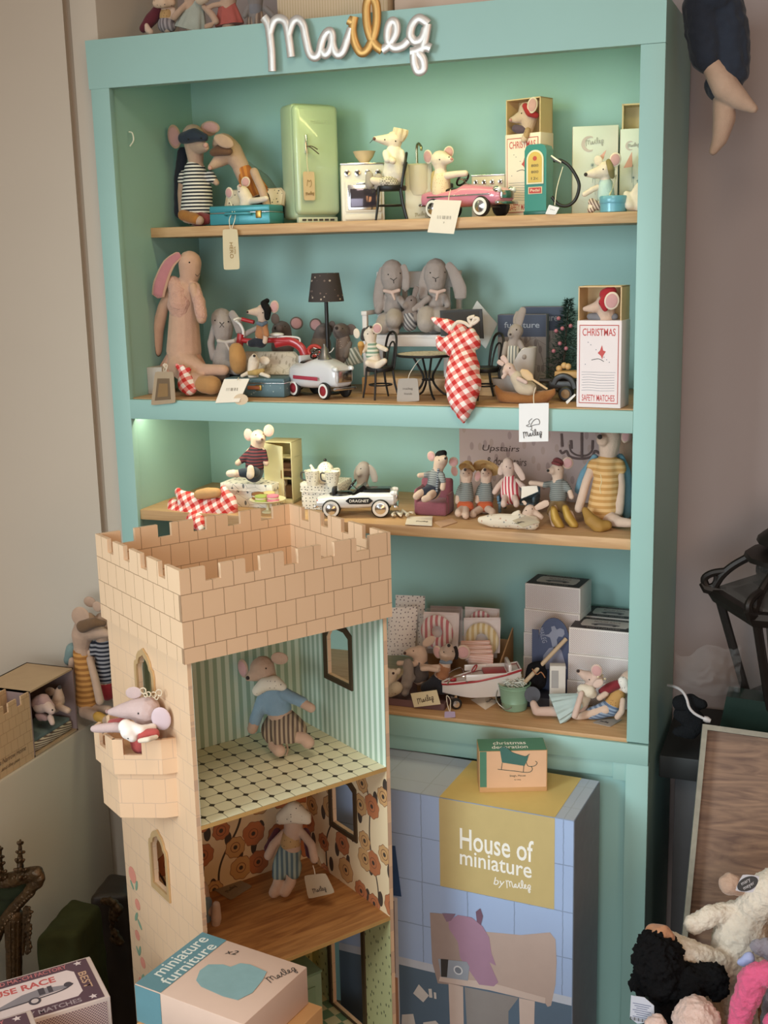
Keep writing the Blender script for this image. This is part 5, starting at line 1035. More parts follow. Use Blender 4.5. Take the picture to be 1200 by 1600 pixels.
d = Doll('suitcase_mouse', 'cream mouse with nose in the air inside the blue flowered suitcase', 'plush toy', C3, .085, creamf, [[(588, 660, 26), (585, 620, 25), (590, 585, 27)], [(590, 580, 26), (592, 560, 13, -.01)], [(560, 640, 10, -.01), (535, 652, 9, -.015)], [(620, 640, 10, -.01), (660, 655, 9, -.015)]]); d.ear(640, 580, 26, 20, 10, .02, 10); d.nose(592, 558, 7, '#2d2422'); d.wear('mustard_shawl', cloth('#b99a5e'), [[(560, 640, 12, -.006), (600, 636, 15, -.016), (630, 628, 12, -.006)]])
# white pedal car with bell
p = V3((.462, .095, Z2)); car = pedal_car('pedal_car', 'white toy pedal car with red hubcaps and a bell on its bonnet', p, -.49, .172, plain('#dcdbdd', .25, .1, .01, 10., 0., .5), plain('#c9c9cc', .3), 'toy pedal cars', 1, None, plain('#1b1a1a', .6), plain('#a3333d', .3, .4), .105)
for sy in (-1,): build(MB().box(V3((-.02, sy*.212, .25))*.172, (.5*.172, .004*.172, .045*.172), bev=.0005), 'red_side_script', plain('#a8384a', .5), car, False)
p = C3.at(970, 560, .045); q = WM[car] @ V3((.028, -.005, .083)); pr = [(0, .032), (.003, .032), (.004, .026), (.008, .022), (.010, .010), (.015, .002), (.016, 0), (0, 0)]
t = thing('bell', 'small pewter bell standing on the white car bonnet', 'bell', q); build(MB().lathe(pr[::-1], n=24), 'bell_body', plain('#8d8b88', .35, .9), t, False)
# riser, bench
x0r, x1r = C3.onz(1075, 742, Z2).x, C4.onz(605, 606, Z2).x
t = solo(build(MB().box(((x0r+x1r)/2, .245, Z2+.018), (x1r-x0r, .17, .036), bev=.002), 'riser_board', wood('#b98f62', '#d0a878', (1.2, 18, 18), .5)), 'low light wood plank under the white bench', 'plank', ((x0r+x1r)/2, .245, Z2)); ZR = Z2+.037
yb = .185; A, B = C4.at(60, 365, yb), C4.at(432, 365, yb); A2 = C4.at(178, 365, yb); zs = A.z; ben = plain('#d6cfca', .5, 0., .02)
t = thing('garden_bench', 'white wooden toy bench behind the round table', 'toy bench', V3(((A.x+B.x)/2, .23, ZR))); xl, xr = C4.at(70, 300, yb).x, C4.at(478, 300, .27).x-.012
build(MB().box(((xl+xr)/2, .23, zs-.004), (xr-xl, .10, .008), bev=.001), 'seat', ben, t); build(MB().box(((xl+xr)/2, .183, zs-.016), (xr-xl, .008, .018), bev=.001), 'seat_rail', ben, t)
ztb = C4.at(270, 112, .28).z
for x in (xl+.005, xr-.005):
    build(MB().box((x, .185, (ZR+zs+.045)/2), (.011, .011, zs+.045-ZR), bev=.001), 'leg', ben, t); build(MB().box((x, .28, (ZR+ztb)/2), (.011, .011, ztb-ZR), bev=.001), 'leg', ben, t); build(MB().box((x, .232, zs+.047), (.013, .11, .009), bev=.001), 'armrest', ben, t)
build(MB().box(((xl+xr)/2, .28, ztb-.018), (xr-xl, .010, .036), bev=.002), 'back_rail', ben, t); build(MB().box(((xl+xr)/2, .28, zs+.02), (xr-xl, .010, .014), bev=.001), 'back_rail', ben, t)
for i in range(5): build(MB().box((xl+(xr-xl)*(.16+.17*i), .28, (zs+ztb)/2), (.012, .007, ztb-zs-.03), bev=.001), 'back_slat', ben, t)
# rabbits on the bench
d = Doll('bench_rabbit', 'grey lop-eared rabbit with bow at the left of the white bench', 'plush rabbit', C4, .225, fabric_g, [[(195, 235, 36), (195, 290, 44), (185, 320, 42)], [(188, 190, 34), (187, 140, 48), (186, 110, 46)], [(150, 215, 14), (130, 270, 16, -.01)], [(215, 220, 14, -.02), (238, 250, 14, -.03)], [(160, 310, 36, -.03), (150, 330, 34, -.045)], [(195, 290, 34, -.04), (192, 310, 32, -.06)], [(192, 345, 18, -.05), (200, 352, 16, -.055)]])
d.flop([(150, 95, 12, -.005), (138, 150, 20, -.006), (130, 215, 22, -.008), (132, 265, 18, -.01)]); d.flop([(228, 85, 12, -.005), (240, 130, 16, -.004), (238, 190, 16, -.004)]); d.eye((170, 125), (218, 120), r=3); d.line('mouth', [(178, 140), (190, 148), (192, 160), (192, 148), (204, 138)], 1.6, dark_ink); d.wear('bow', fabric_p, [[(155, 190, 8, -.04), (185, 196, 7, -.046), (212, 188, 8, -.04)], [(185, 196, 6, -.046), (196, 225, 5, -.05)]])
d = Doll('bench_rabbit', 'grey lop-eared rabbit with wide ear at the right of the white bench', 'plush rabbit', C4, .225, fabric_g, [[(365, 235, 36), (360, 290, 46), (355, 320, 44)], [(360, 185, 34), (358, 135, 48), (360, 105, 46)], [(330, 220, 14, -.02), (300, 245, 13, -.03), (272, 262, 13, -.04)], [(395, 215, 15), (408, 245, 14, -.02)], [(325, 290, 42, -.04), (322, 320, 38, -.055)], [(375, 290, 40, -.03), (378, 320, 36, -.04)]])
d.flop([(328, 90, 12, -.005), (316, 130, 20, -.006), (308, 185, 22, -.008), (312, 225, 18, -.01)]); d.flop([(405, 80, 14, -.005), (432, 120, 22, -.004), (455, 180, 28, -.004), (458, 225, 22, -.004)]); d.eye((338, 118), (396, 116), r=3); d.line('mouth', [(346, 135), (358, 142), (359, 154), (359, 142), (372, 135)], 1.6, dark_ink); d.wear('bow', fabric_p, [[(340, 190, 8, -.035), (368, 196, 7, -.042), (395, 188, 8, -.035)], [(368, 196, 6, -.042), (362, 226, 5, -.045)]])
d = Doll('bench_rabbit', 'small dark grey rabbit with raised ear between the two bench rabbits', 'plush rabbit', C4, .19, cloth('#83766f'), [[(256, 320, 28), (256, 280, 24), (262, 232, 25)], [(255, 240, 22), (242, 250, 16, -.01)], [(232, 280, 10), (222, 310, 11, -.01)], [(280, 280, 10), (284, 305, 10, -.01)]])
d.flop([(272, 215, 9), (280, 188, 12), (285, 172, 9)]); d.wear('striped_romper', stripes('#a5a2a2', '#5f5d60', .006, (.7, 0, .5)), [[(256, 285, 27), (256, 322, 32)]]); d.eye((262, 228), r=3)
# left chair, its mouse, round table
bentwood('bentwood_chair', 'black bentwood chair left of the round table with a mouse on it', V3((.607, .088, Z2)), -.75, .064, .030, .075, None)
d = Doll('ice_cream_mouse', 'mouse in green striped top holding an ice cream on the left black chair', 'plush toy', C4, .075, creamf, [[(118, 482, 30), (106, 440, 26), (100, 400, 20), (98, 365, 28)], [(100, 362, 26), (100, 345, 14, -.012), (101, 336, 8, -.016)], [(82, 410, 10, -.008), (70, 430, 10, -.016)], [(130, 410, 10), (150, 420, 10), (162, 425, 9, -.01)], [(120, 485, 18, -.01), (90, 478, 14, -.022)], [(125, 490, 16, -.01), (155, 470, 12, -.02)]])
d.wear('striped_top', stripes('#d9d4c2', '#7f9a83', .0085), [[(103, 405, 24), (108, 445, 30)]]); d.wear('dark_cap', felt('#3a3735'), [[(78, 352, 16, .004), (72, 378, 14, .006), (92, 340, 12)]]); d.ear(126, 340, 20, 22, 8, -.012, 10, pinkin); d.ear(44, 360, 15, 20, -10, .004, -10); d.nose(101, 334, 6, '#3a2c2a'); d.eye((88, 362), (112, 360), r=2.6)
t = thing('ice_cream', 'tan ice cream cone held by the mouse on the left chair', 'toy food', C4.at(62, 448, .055)); a_, k = C4.at(62, 448, .055), C4.k*mpp(C4.at(62, 448, .055)); build(MB().lathe([(2*k, 0), (14*k, 38*k), (0, 40*k)], a_, 16), 'cone', plain('#a87a3e', .8), t); build(MB().ell(a_+V3((0, 0, 44*k)), 13*k), 'scoop', plain('#c99a52', .8), t)
ct_ = V3((.708, .105, Z2)); zt = C4.at(285, 440, .105).z-Z2; rt_ = .064
t = thing('round_table', 'small round toy table with mosaic top on curved black legs', 'toy table', ct_); build(MB().lathe([(0, zt-.004), (rt_, zt-.004), (rt_+.001, zt-.001), (rt_, zt+.0005), (0, zt+.0005)], n=40), 'tabletop', dots('#cfc6b4', '#8d7d68', 120, .32, .6, 'Object', .9, '#b5a48a'), t, False); build(MB().tube([V3((math.cos(a)*rt_, math.sin(a)*rt_, zt-.002)) for a in [i*2*PI/40 for i in range(40)]], .0028, 8, True), 'rim', black(), t, False)
for a in (-1.0, .25, 2.3, 3.6): ca_, sa_ = math.cos(a), math.sin(a); build(MB().tube(catmull([V3((ca_*r, sa_*r, z)) for r, z in ((.032, zt-.004), (.020, zt*.72), (.010, zt*.5), (.014, zt*.3), (.030, zt*.12), (.042, .006), (.050, .003))], 4), .0024, 8), 'leg', black(), t, False)
build(MB().tube([V3((.012*math.cos(a), .012*math.sin(a), zt*.42)) for a in [i*2*PI/16 for i in range(16)]], .002, 6, True), 'leg_ring', black(), t, False)
t = thing('label_card', 'grey beige rounded label standing under the round table', 'tag', C4.at(250, 632, .045)); swing_tag(C4, .042, [(210, 540), (288, 538), (296, 630), (204, 634)], t, plain('#a39a90', .8, 0., .03), [(250, 548), (256, 520, .015), (290, 470, .03), (320, 450, .045)], None, '#5a5048', [('maileg', .05, .12, .5), ('friends', -.15, .09, .4)], .16, 'card')
# right chair with gingham bundle
bentwood('bentwood_chair', 'black bentwood chair right of the table, mostly hidden by a gingham bundle', V3((.828, .118, Z2)), -.85, .062, .033, .072, None)
t = thing('gingham_cloth', 'red and white gingham cloth knotted and hanging over the shelf edge', 'cloth', V3((C4.at(465, 600, .03).x, .03, Z2)))
link('cloth', gingham_mesh(C4, .045, [[(348, 302, 8, .02), (365, 310, 18, .02), (400, 325, 24, .02), (455, 350, 32, .015)], [(372, 380, 14), (392, 405, 30), (440, 395, 40), (500, 392, 42)], [(500, 360, 24), (512, 400, 28)], [(420, 430, 24, -.005), (470, 430, 48, -.01), (470, 500, 68, -.03), (468, 570, 74, -.05), (466, 630, 56, -.066), (468, 680, 28, -.066), (471, 712, 9, -.064)]], .003), ginghamm, t)
build(MB().tube(catmull([C4.at(x, y, .02) for x, y in ((420, 345), (445, 315), (475, 318), (498, 330), (515, 300), (530, 305), (505, 322), (490, 300), (515, 292))], 4), .0035, 8), 'cream_tie', creamf, t)
# cards and cartons at the back
def backcard(name, lab, cat, V, pts, y, mat, th=.004, dys=None):
    P = [V.at(a, b, y+(dys[i] if dys else 0)) for i, (a, b) in enumerate(pts)]; c = sum(P, V3())/4; zz = min(p.z for p in P); t = thing(name, lab, cat, V3((c.x, c.y, zz))); o, N = poly_card(P, mat, 'panel', t, th); return t, P, N
t, P, N = backcard('slate_board', 'small black board leaning at the right end of the white bench', 'board', C4, [(378, 268), (545, 262), (552, 380), (382, 370)], .165, plain('#2c2a29', .6), .004); Q = [P[0].lerp(P[2], .07), P[1].lerp(P[3], .07), P[2].lerp(P[0], .07), P[3].lerp(P[1], .07)]; poly_card([q+N*.004 for q in Q], plain('#3a3735', .8), 'slate', t, .0006)
backcard('white_card', 'pale paper card tilted on a corner behind the black board', 'card', C4, [(525, 228), (606, 322), (560, 420), (470, 330)], .225, plain('#c3c4bd', .7), .0015)
def furn_carton(lab, bl, br, top, y, rz, band, txt):
    c, rz, W, h = place_box(C4, bl, br, Z2, top, y, rz, .03); t, f = cbox('furniture_carton', lab, 'box', c, rz, (W, .03, h), plain('#857f7d', .65, 0., .03)); g = f['front']; g.rect(.001, h*.72, W-.001, h-.001, plain('#3d4558', .6, 0., .03), t, 'blue_band'); g.rect(.001, .001, W-.001, h*.72, sprig('#8d8580', '#6f6764', 60, .22), t, 'printed_panel')
    g.text(txt, W*.5, h*.87, h*.075, plain('#9aa0a8', .6), t, .001, width=W*.72, offset=.01)
    return t
furn_carton('blue banded furniture carton directly behind the bathtub rabbit', (607, 545), (800, 540), 285, .215, .05, 1, 'furniture'); furn_carton('taller blue banded furniture carton behind the toy christmas tree', (700, 545), (868, 540), 254, .27, .0, 1, 'miniature')
# bathtub and rabbit
k = C4.k*mpp(C4.at(680, 500, .125)); cb = V3((C4.at(672, 540, .125).x, .125, Z2)); h0, h1 = 82*k, 205*k; t = thing('bathtub', 'pale toy bathtub with one high end holding a rabbit', 'toy bathtub', cb); enm = plain('#bfb9b2', .35, 0., .02, 10., 0., .3)
def zr(x): u = max(0, min(1, (x/(90*k)+1)/2)); u = max(0, min(1, (u-.3)/.5)); return h0+(h1-h0)*u*u*(3-2*u)
rings = []
for f_, s_ in [(0, .62), (.08, .74), (.3, .84), (.65, .92), (1, 1.0), (1.01, .97), (.98, .93), (.6, .84), (.2, .7), (.1, .4), (.1, .05)]:
    rings.append([V3((x, y_, (zr(x)*f_) if f_ > .15 or s_ > .6 else h0*.1)) for x, y_ in [(92*k*s_*math.cos(a), 52*k*s_*math.sin(a)) for a in [i*2*PI/40 for i in range(40)]]])
build(MB().ring_loft(rings), 'tub', enm, t, False)
d = Doll('bath_rabbit', 'grey rabbit with upright ears in striped overalls sitting in the bathtub', 'plush rabbit', C4, .115, cloth('#9a8e85'), [[(660, 470, 34), (665, 420, 30), (672, 385, 20), (680, 350, 30)], [(672, 358, 26), (660, 365, 15, -.01)], [(640, 400, 10, -.01), (632, 445, 11, -.02)], [(695, 395, 10), (712, 430, 11), (712, 455, 10, -.01)]])
d.flop([(690, 330, 12), (695, 300, 17), (705, 272, 15), (710, 256, 9)]); d.flop([(678, 325, 10, .006), (682, 300, 14, .008), (692, 272, 11, .01)]); d.wear('striped_overalls', stripes('#c9c3b4', '#7b7f7a', .006, (1, 0, 0)), [[(665, 425, 34), (660, 470, 39)]]); d.eye((682, 345), r=3); d.nose(657, 364, 5, '#4a3f3b')
# canoe
d = Doll('canoe', 'brown felt canoe at the shelf edge with a resting animal and paddle', 'toy canoe', C4, .06, felt('#96653a', .06, 120., .4), [[(604, 585, 12), (625, 612, 24), (680, 620, 26), (740, 620, 27), (795, 612, 26), (826, 596, 14)], [(600, 572, 7), (612, 595, 14)], [(832, 585, 7), (815, 602, 14)]], Z2, None, .002)
d2 = Doll('canoe_rabbit', 'cream rabbit in linen clothes lying in the brown canoe', 'plush rabbit', C4, .05, fabric_p, [[(710, 575, 30), (690, 545, 26), (668, 520, 18), (652, 500, 24)], [(648, 505, 22), (636, 512, 12, -.01)], [(640, 520, 8, -.01), (628, 535, 8, -.014)], [(690, 540, 10, -.015), (720, 555, 9, -.025)]])
d2.flop([(645, 480, 9), (630, 460, 12), (622, 450, 8)]); d2.flop([(630, 485, 8, -.004), (614, 475, 10, -.004), (606, 470, 7, -.004)]); d2.wear('linen_suit', cloth('#c3b29a'), [[(682, 535, 28), (705, 570, 34), (735, 580, 30)]]); d2.eye((655, 498), r=2.6)
t = thing('paddle', 'light wooden paddle lying across the brown canoe', 'toy paddle', C4.at(752, 545, .022)); pd = plain('#cfae84', .6); build(MB().tube([C4.at(740, 540, .02), C4.at(805, 582, .014)], .0022, 8), 'shaft', pd, t); build(MB().tube([C4.at(700, 506, .026), C4.at(715, 518, .024), C4.at(735, 535, .021), C4.at(748, 545, .02)], [.003, .0085, .008, .002], 12, flat=(1, .3), nrm=(0, -1, .3)), 'blade', pd, t)
t = thing('logo_card', 'white card with drawn outline hanging from the second shelf edge', 'tag', C4.at(752, 792, -.02)); o = swing_tag(C4, -.016, [(692, 640), (811, 637), (809, 790), (692, 793)], t, plain('#e6e4e2', .7, 0., .01), [(752, 650), (750, 610, .03), (758, 575, .045)], None, '#6a655f', None, 0, 'card')
g = Fr(C4.at(692, 793, -.0175), C4.at(809, 790, -.0175)-C4.at(692, 793, -.0175), (0, 0, 1)); kk = C4.k*mpp(g.O); L_ = lambda q: [((x-692)*kk, (793-y)*kk) for x, y in q]
g.line(L_([(745, 700), (732, 712), (735, 722), (722, 728), (735, 732), (755, 726), (775, 722), (772, 705), (760, 703), (748, 712), (740, 728), (745, 738), (740, 745), (752, 750)]), .0005, dark_ink, t, 'printed_outline', .0012); script_word(g.p(*L_([(708, 778)])[0]), g.U, g.W, 78*kk, .0006, dark_ink, t, th=.0012)
# christmas tree
tb, tt = C4.at(862, 520, .20), C4.at(890, 222, .20); tb.z = Z2; t = thing('christmas_tree', 'small dark green toy christmas tree with pink baubles beside the matchbox', 'toy tree', tb); hh = tt.z-Z2; mb = MB(); rnd = random.Random(3)
build(MB().tube([tb, tt-V3((0, 0, .01))], [.004, .001], 8), 'trunk', plain('#3a2a1e', .8), t)
ax = tt-tb
for i in range(1500):
    f_ = .1+.9*rnd.random()**1.1; a = rnd.random()*2*PI; rr = (1-f_)*.052+.006; c = tb+ax*f_; r0 = rr*rnd.uniform(.1, .9); dirv = V3((math.cos(a), math.sin(a), rnd.uniform(-.5, .3))); p = c+dirv*r0; dd = V3((math.cos(a+rnd.uniform(-1, 1)), math.sin(a+rnd.uniform(-1, 1)), rnd.uniform(-.5, .6))).normalized(); L = rnd.uniform(.008, .014); s_ = dd.orthogonal().normalized()*.0011
    v = [mb.bm.verts.new(q) for q in (p-s_, p+s_, p+dd*L)]; mb.bm.faces.new(v)
build(mb, 'foliage', plain('#20382f', .6, 0., .2, 80.), t, True, False)
for x, y in ((850, 300), (840, 350), (865, 340), (898, 330), (855, 400), (880, 420), (830, 430)): build(MB().ell(C4.at(x, y, .155), .0045, sub=2), 'bauble', plain('#a8646c', .35), t)
# wooden racing car
Yc = .12; t = thing('wooden_car', 'dark wooden toy car with peg passengers behind the matchbox', 'toy car', V3((C4.at(870, 615, Yc).x, Yc, Z2))); dkw = plain('#2f2a27', .4); 
build(MB().box((C4.at(890, 560, Yc).x, Yc, C4.at(880, 560, Yc).z), (.075, .045, .016), bev=.004), 'car_body', dkw, t); build(MB().tube(catmull([C4.at(x, y, Yc-.022) for x, y in ((830, 560), (842, 540), (870, 530), (900, 545), (915, 580))], 5), .006, 8, flat=(1, .7), nrm=(0, -1, 0)), 'fender', dkw, t)
build(MB().tube([C4.at(775, 548, Yc-.01), C4.at(845, 550, Yc-.01)], .005, 8), 'front_boom', dkw, t)
for x, z_ in ((880, -.024), (880, .024)): p = C4.at(x, 590, Yc+z_); R = 31*C4.k*mpp(p); p.z = Z2+R; w_ = build(MB().lathe([(0, -.006), (R*.8, -.006), (R, -.003), (R, .003), (R*.8, .006), (0, .006)], p, 24, (0, -1, 0)), 'wheel', black(), t); build(MB().lathe([(R*.6, .006), (R*.55, .008), (R*.2, .009), (0, .010)], p, 20, (0, -1, 0)), 'hubcap', plain('#8a6a44', .5), w_)
build(MB().box((C4.at(888, 522, Yc).x, Yc, C4.at(888, 522, Yc).z), (.05, .036, .014), bev=.003), 'seat_block', plain('#b98f56', .6), t)
for x, y in ((852, 500), (872, 488), (888, 492)): build(MB().ell(C4.at(x, y, Yc), .0065), 'peg_passenger', plain('#caa06a', .5), t)
swing_tag(C4, .02, [(878, 632), (915, 600), (919, 606), (884, 642)], t, plain('#ddd8d0', .7), None, None, name='small_tag')
# second matchbox
t, c, R, W, h, dh = matchbox('tall christmas matchbox at the right end of the second shelf', C4, (920, 657), (1096, 663), 308, 172, .012, -.10, .060, Z2, True, '#e3d8d6')
y_ = c.y-.004
d = Doll('sleeping_mouse', 'mouse in red hat lying in the drawer of the tall matchbox', 'plush toy', C4, y_, fabric_s, [[(1040, 290, 36), (1035, 240, 38)], [(1035, 245, 36), (990, 258, 20, -.01), (955, 262, 10, -.012)]]); d.wear('red_hat', cloth('#a5232b'), [[(1035, 205, 24, -.012), (1060, 192, 22, -.01), (1022, 235, 14, -.026), (1035, 262, 12, -.026)]]); d.ear(1062, 230, 30, 36, 8, -.03, 5, pinkin, mat=creamf); d.eye((1012, 240), r=2.6); d.wear('grey_blanket', cloth('#77767a'), [[(975, 292, 14, -.004), (1030, 296, 16, -.006), (1075, 292, 14, -.004)]])
# ================================================================== third shelf
def lying(V, pts, z, mat, name, lab, cat='tag', th=.0012, script=True, lift=.0, rnd=0, group=None):
    P = [V.onz(x, y, z+(q[0] if q else lift)) for x, y, *q in pts]; c = sum(P, V3())/4; t = thing(name, lab, cat, V3((c.x, c.y, z)), 0, group); o, N = poly_card(rounded(P, rnd) if rnd else P, mat, 'card', t, th)
    U = (P[2]-P[3]).normalized(); W = N.cross(U); wd = (P[2]-P[3]).length; hg = (P[0]-P[3]).length
    if script: script_word(P[3]+U*wd*.25+W*hg*.35, U, W, wd*.45, .0005, dark_ink, o, th=th+.0005)
    return t
t = thing('gingham_cloth', 'red gingham cloth wrapped around bread at the left of the third shelf', 'cloth', V3((C5.at(300, 480, .04).x, .04, Z3)))
link('cloth', gingham_mesh(C5, .038, [[(195, 440, 34), (250, 452, 40), (330, 436, 40), (430, 424, 26)], [(190, 400, 22, .02), (215, 440, 44), (270, 450, 62), (340, 440, 58), (400, 420, 50), (430, 430, 40)], [(215, 350, 16, .01), (240, 380, 34), (290, 400, 44)], [(410, 340, 18), (420, 375, 32), (440, 410, 32)], [(285, 470, 40, -.03), (305, 492, 26, -.06), (308, 512, 12, -.072)]], .0035), gingham('#c8322f', '#e58d86', '#f4e9e2', .019, (.8, .15, .55), (-.6, .2, .8)), t)
b = soft('bread_loaf', [[(300, 362, 22), (340, 356, 26), (380, 354, 22)]], C5, .03, plain('#c79a66', .8, 0., .08), t)
# flowered box, sweater mouse
flw = sprig('#e2ddd2', '#6b6f70', 62, .17, 'UV', .6, '#8f8f90', 1., .5, .006)
c, rz, W, h = place_box(C5, (398, 436), (618, 429), Z3, 312, .085, .02, .085); t = thing('gift_box', 'white flowered gift box with lid under the sweater mouse', 'box', c, rz); build(MB().box((0, 0, h*.38), (W*.96, .08, h*.76), bev=.001), 'box_base', flw, t, False); build(MB().box((0, 0, h*.86), (W, .085, h*.28), bev=.001), 'lid', flw, t, False); ZB = Z3+h
R_ = Matrix.Rotation(rz, 3, 'Z'); f = Fr(c+R_ @ V3((-W/2, -.0425, 0)), R_ @ V3((1, 0, 0)), (0, 0, 1))
f.poly([(0, h*.72)]+[(W*i/24, h*(.72-.035*(i % 2))) for i in range(25)]+[(W, h*.76), (0, h*.76)], plain('#eeeae0', .6), t, 'scalloped_edge', .0004)
d = Doll('sweater_mouse', 'mouse in dark red striped sweater sitting on the flowered gift box', 'plush toy', C5, .085, fabric_s,
    [[(535, 268, 32), (545, 215, 34), (550, 165, 26), (555, 118, 34)], [(555, 118, 32), (566, 124, 18, -.014), (570, 126, 10, -.022)], [(525, 170, 13), (495, 205, 13, -.01), (468, 228, 13, -.015)], [(575, 175, 13), (588, 230, 12)], [(510, 268, 20, -.02), (470, 272, 16, -.035), (440, 272, 16, -.04)], [(540, 268, 20, -.03), (525, 262, 17, -.05), (520, 282, 16, -.055)]])
d.wear('striped_sweater', stripes('#6d3238', '#26222c', .0072), [[(548, 162, 30), (545, 205, 38), (540, 245, 40)], [(528, 172, 16), (500, 202, 16, -.008), (482, 217, 15, -.012)], [(575, 178, 15), (586, 215, 14)]]); d.wear('navy_jeans', cloth('#2b3644'), [[(540, 262, 40), (535, 275, 38, -.01)], [(510, 268, 23, -.02), (480, 270, 19, -.033)], [(540, 268, 24, -.03), (530, 262, 20, -.045)]])
d.wear('foot', creamf, [[(452, 272, 17, -.04), (432, 272, 16, -.042)]]); d.wear('foot', creamf, [[(522, 248, 14, -.058), (522, 280, 17, -.06)]]); d.ear(513, 108, 22, 27, -10, 0, -5, pinkin); d.ear(600, 90, 23, 27, 8, 0, 15, pinkin); d.eye((545, 108), (575, 105), r=2.8); d.nose(571, 126, 6, '#6a4a46')
# wardrobe
c, rz, W, h = place_box(C5, (590, 406), (705, 404), Z3, 135, .15, .02, .06); ym = plain('#ddd3a6', .55, 0., .02); t = thing('toy_wardrobe', 'cream toy wardrobe standing with its door ajar', 'toy wardrobe', c, rz); th_ = .0025
for nm, ce_, sz_ in (('back_board', (0, .029, h/2), (W, th_, h)), ('side_board', (-W/2+th_/2, 0, h/2), (th_, .06, h)), ('side_board', (W/2-th_/2, 0, h/2), (th_, .06, h)), ('top_board', (0, 0, h-th_/2), (W, .06, th_)), ('bottom_board', (0, 0, .004), (W, .06, .008)), ('shelf', (0, 0, h*.40), (W, .056, th_)), ('shelf', (0, 0, h*.74), (W, .056, th_))): build(MB().box(ce_, sz_, bev=.0006), nm, ym, t, False)
dv = V3((math.cos(-.44), math.sin(-.44), 0)); dr = build(MB().prism([(0, .008), (W*.97, .008), (W*.97, h*.96), (0, h*.985)], V3((-W/2, -.031, 0)), dv, V3((0, 0, 1)), .0025), 'door', ym, t, False); build(MB().tube([V3((-W/2, -.031, h*.45))+dv*W*.88-V3((0, .004, 0)), V3((-W/2, -.031, h*.58))+dv*W*.88-V3((0, .004, 0))], .0009, 6), 'door_handle', brass(), dr, False)
for z_, hh, c_ in ((h*.42, .016, '#5a3a2c'), (h*.55, .014, '#7d5a48'), (h*.47, .012, '#b08a6e'), (.010, .03, '#6b5138')): build(MB().box((W*.16, .0, z_+hh/2), (W*.5, .03, hh), bev=.003), 'stored_cloth', cloth(c_), t, False)
# cake stand with macarons
p = C5.at(598, 446, .05); p.z = Z3; k = C5.k*mpp(p); zp = C5.at(583, 386, .05).z-Z3; t = thing('cake_stand', 'cream toy cake stand holding coloured macarons', 'cake stand', p); build(MB().lathe([(0, 0), (26*k, 0), (27*k, .002), (10*k, .006), (6*k, zp*.5), (10*k, zp-.004), (70*k, zp-.001), (78*k, zp+.003), (77*k, zp+.004), (60*k, zp+.001), (0, zp+.001)], n=40), 'stand', plain('#e3dcb4', .4, 0., .02), t, False)
for lab, col, x, y, dy in (('brown macaron at the back left of the cake stand', '#8a5a30', 553, 362, .006), ('cream macaron at the back of the cake stand', '#dcc58a', 600, 350, .022), ('green macaron at the front left of the cake stand', '#a5b45c', 566, 372, -.018), ('pink macaron at the front right of the cake stand', '#d98397', 617, 368, -.008)):
    q = C5.at(x, y, .05+dy); q.z = Z3+zp+.0015; m = plain(col, .7, 0., .05); mt = thing('macaron', lab, 'macaron', q, 0, 'macarons on the cake stand'); rm = 27*k
    for z_, a in ((.0, 1), (.0085, 1)): build(MB().lathe([(0, z_), (rm*.96, z_), (rm, z_+.002), (rm*.9, z_+.0045), (rm*.5, z_+.006), (0, z_+.0062)], n=24), 'shell', m, mt, False)
    build(MB().lathe([(0, .005), (rm*.88, .005), (rm*.9, .007), (rm*.88, .009), (0, .009)], n=20), 'filling', plain('#e8d6c0', .6), mt, False)
# dotted box, teapot, mugs
dt = dots('#e4dfd3', '#5a5a58', 120, .17, .6, 'UV', .5)
c, rz, W, h = place_box(C5, (737, 428), (900, 424), Z3, 312, .10, .03, .085); t = thing('gift_box', 'white dotted gift box with lid carrying the tea set', 'box', c, rz); build(MB().box((0, 0, h*.36), (W*.96, .08, h*.72), bev=.001), 'box_base', dt, t, False); build(MB().box((0, 0, h*.85), (W, .085, h*.30), bev=.001), 'lid', dt, t, False); R_ = Matrix.Rotation(rz, 3, 'Z'); f = Fr(c+R_ @ V3((-W/2, -.0425, 0)), R_ @ V3((1, 0, 0)), (0, 0, 1)); f.poly([(0, h*.68)]+[(W*i/18, h*(.68-.035*(i % 2))) for i in range(19)]+[(W, h*.72), (0, h*.72)], plain('#eeeae0', .6), t, 'scalloped_edge', .0004)
ZT = Z3+h+.0008; enw = dots('#e9e2d0', '#6a655c', 190, .24, .25, 'Object', .5); p = C5.at(842, 285, .115); p.z = ZT; k = C5.k*mpp(p); t = thing('teapot', 'cream dotted toy teapot with black lid knob on the dotted box', 'teapot', p)
build(MB().lathe([(0, 0), (30*k, 0), (42*k, 12*k), (46*k, 32*k), (40*k, 56*k), (30*k, 66*k), (0, 66*k)], n=32), 'pot', enw, t, False); ld = build(MB().lathe([(33*k, 64*k), (32*k, 70*k), (18*k, 84*k), (4*k, 90*k), (0, 90*k)], n=28), 'lid', enw, t, False); build(MB().ell(V3((0, 0, 96*k)), 7*k), 'knob', blackgloss(), ld, False)
build(MB().tube(catmull([V3((-38*k, 0, 30*k)), V3((-55*k, 0, 42*k)), V3((-62*k, 0, 62*k)), V3((-70*k, 0, 72*k))], 5), [11*k]*5+[9*k]*5+[6*k]*6, 10), 'spout', enw, t, False); build(MB().tube(catmull([V3((40*k, 0, 58*k)), V3((62*k, 0, 60*k)), V3((64*k, 0, 36*k)), V3((44*k, 0, 16*k))], 6), 4.5*k, 8), 'handle', plain('#cfc4ae', .3), t, False)
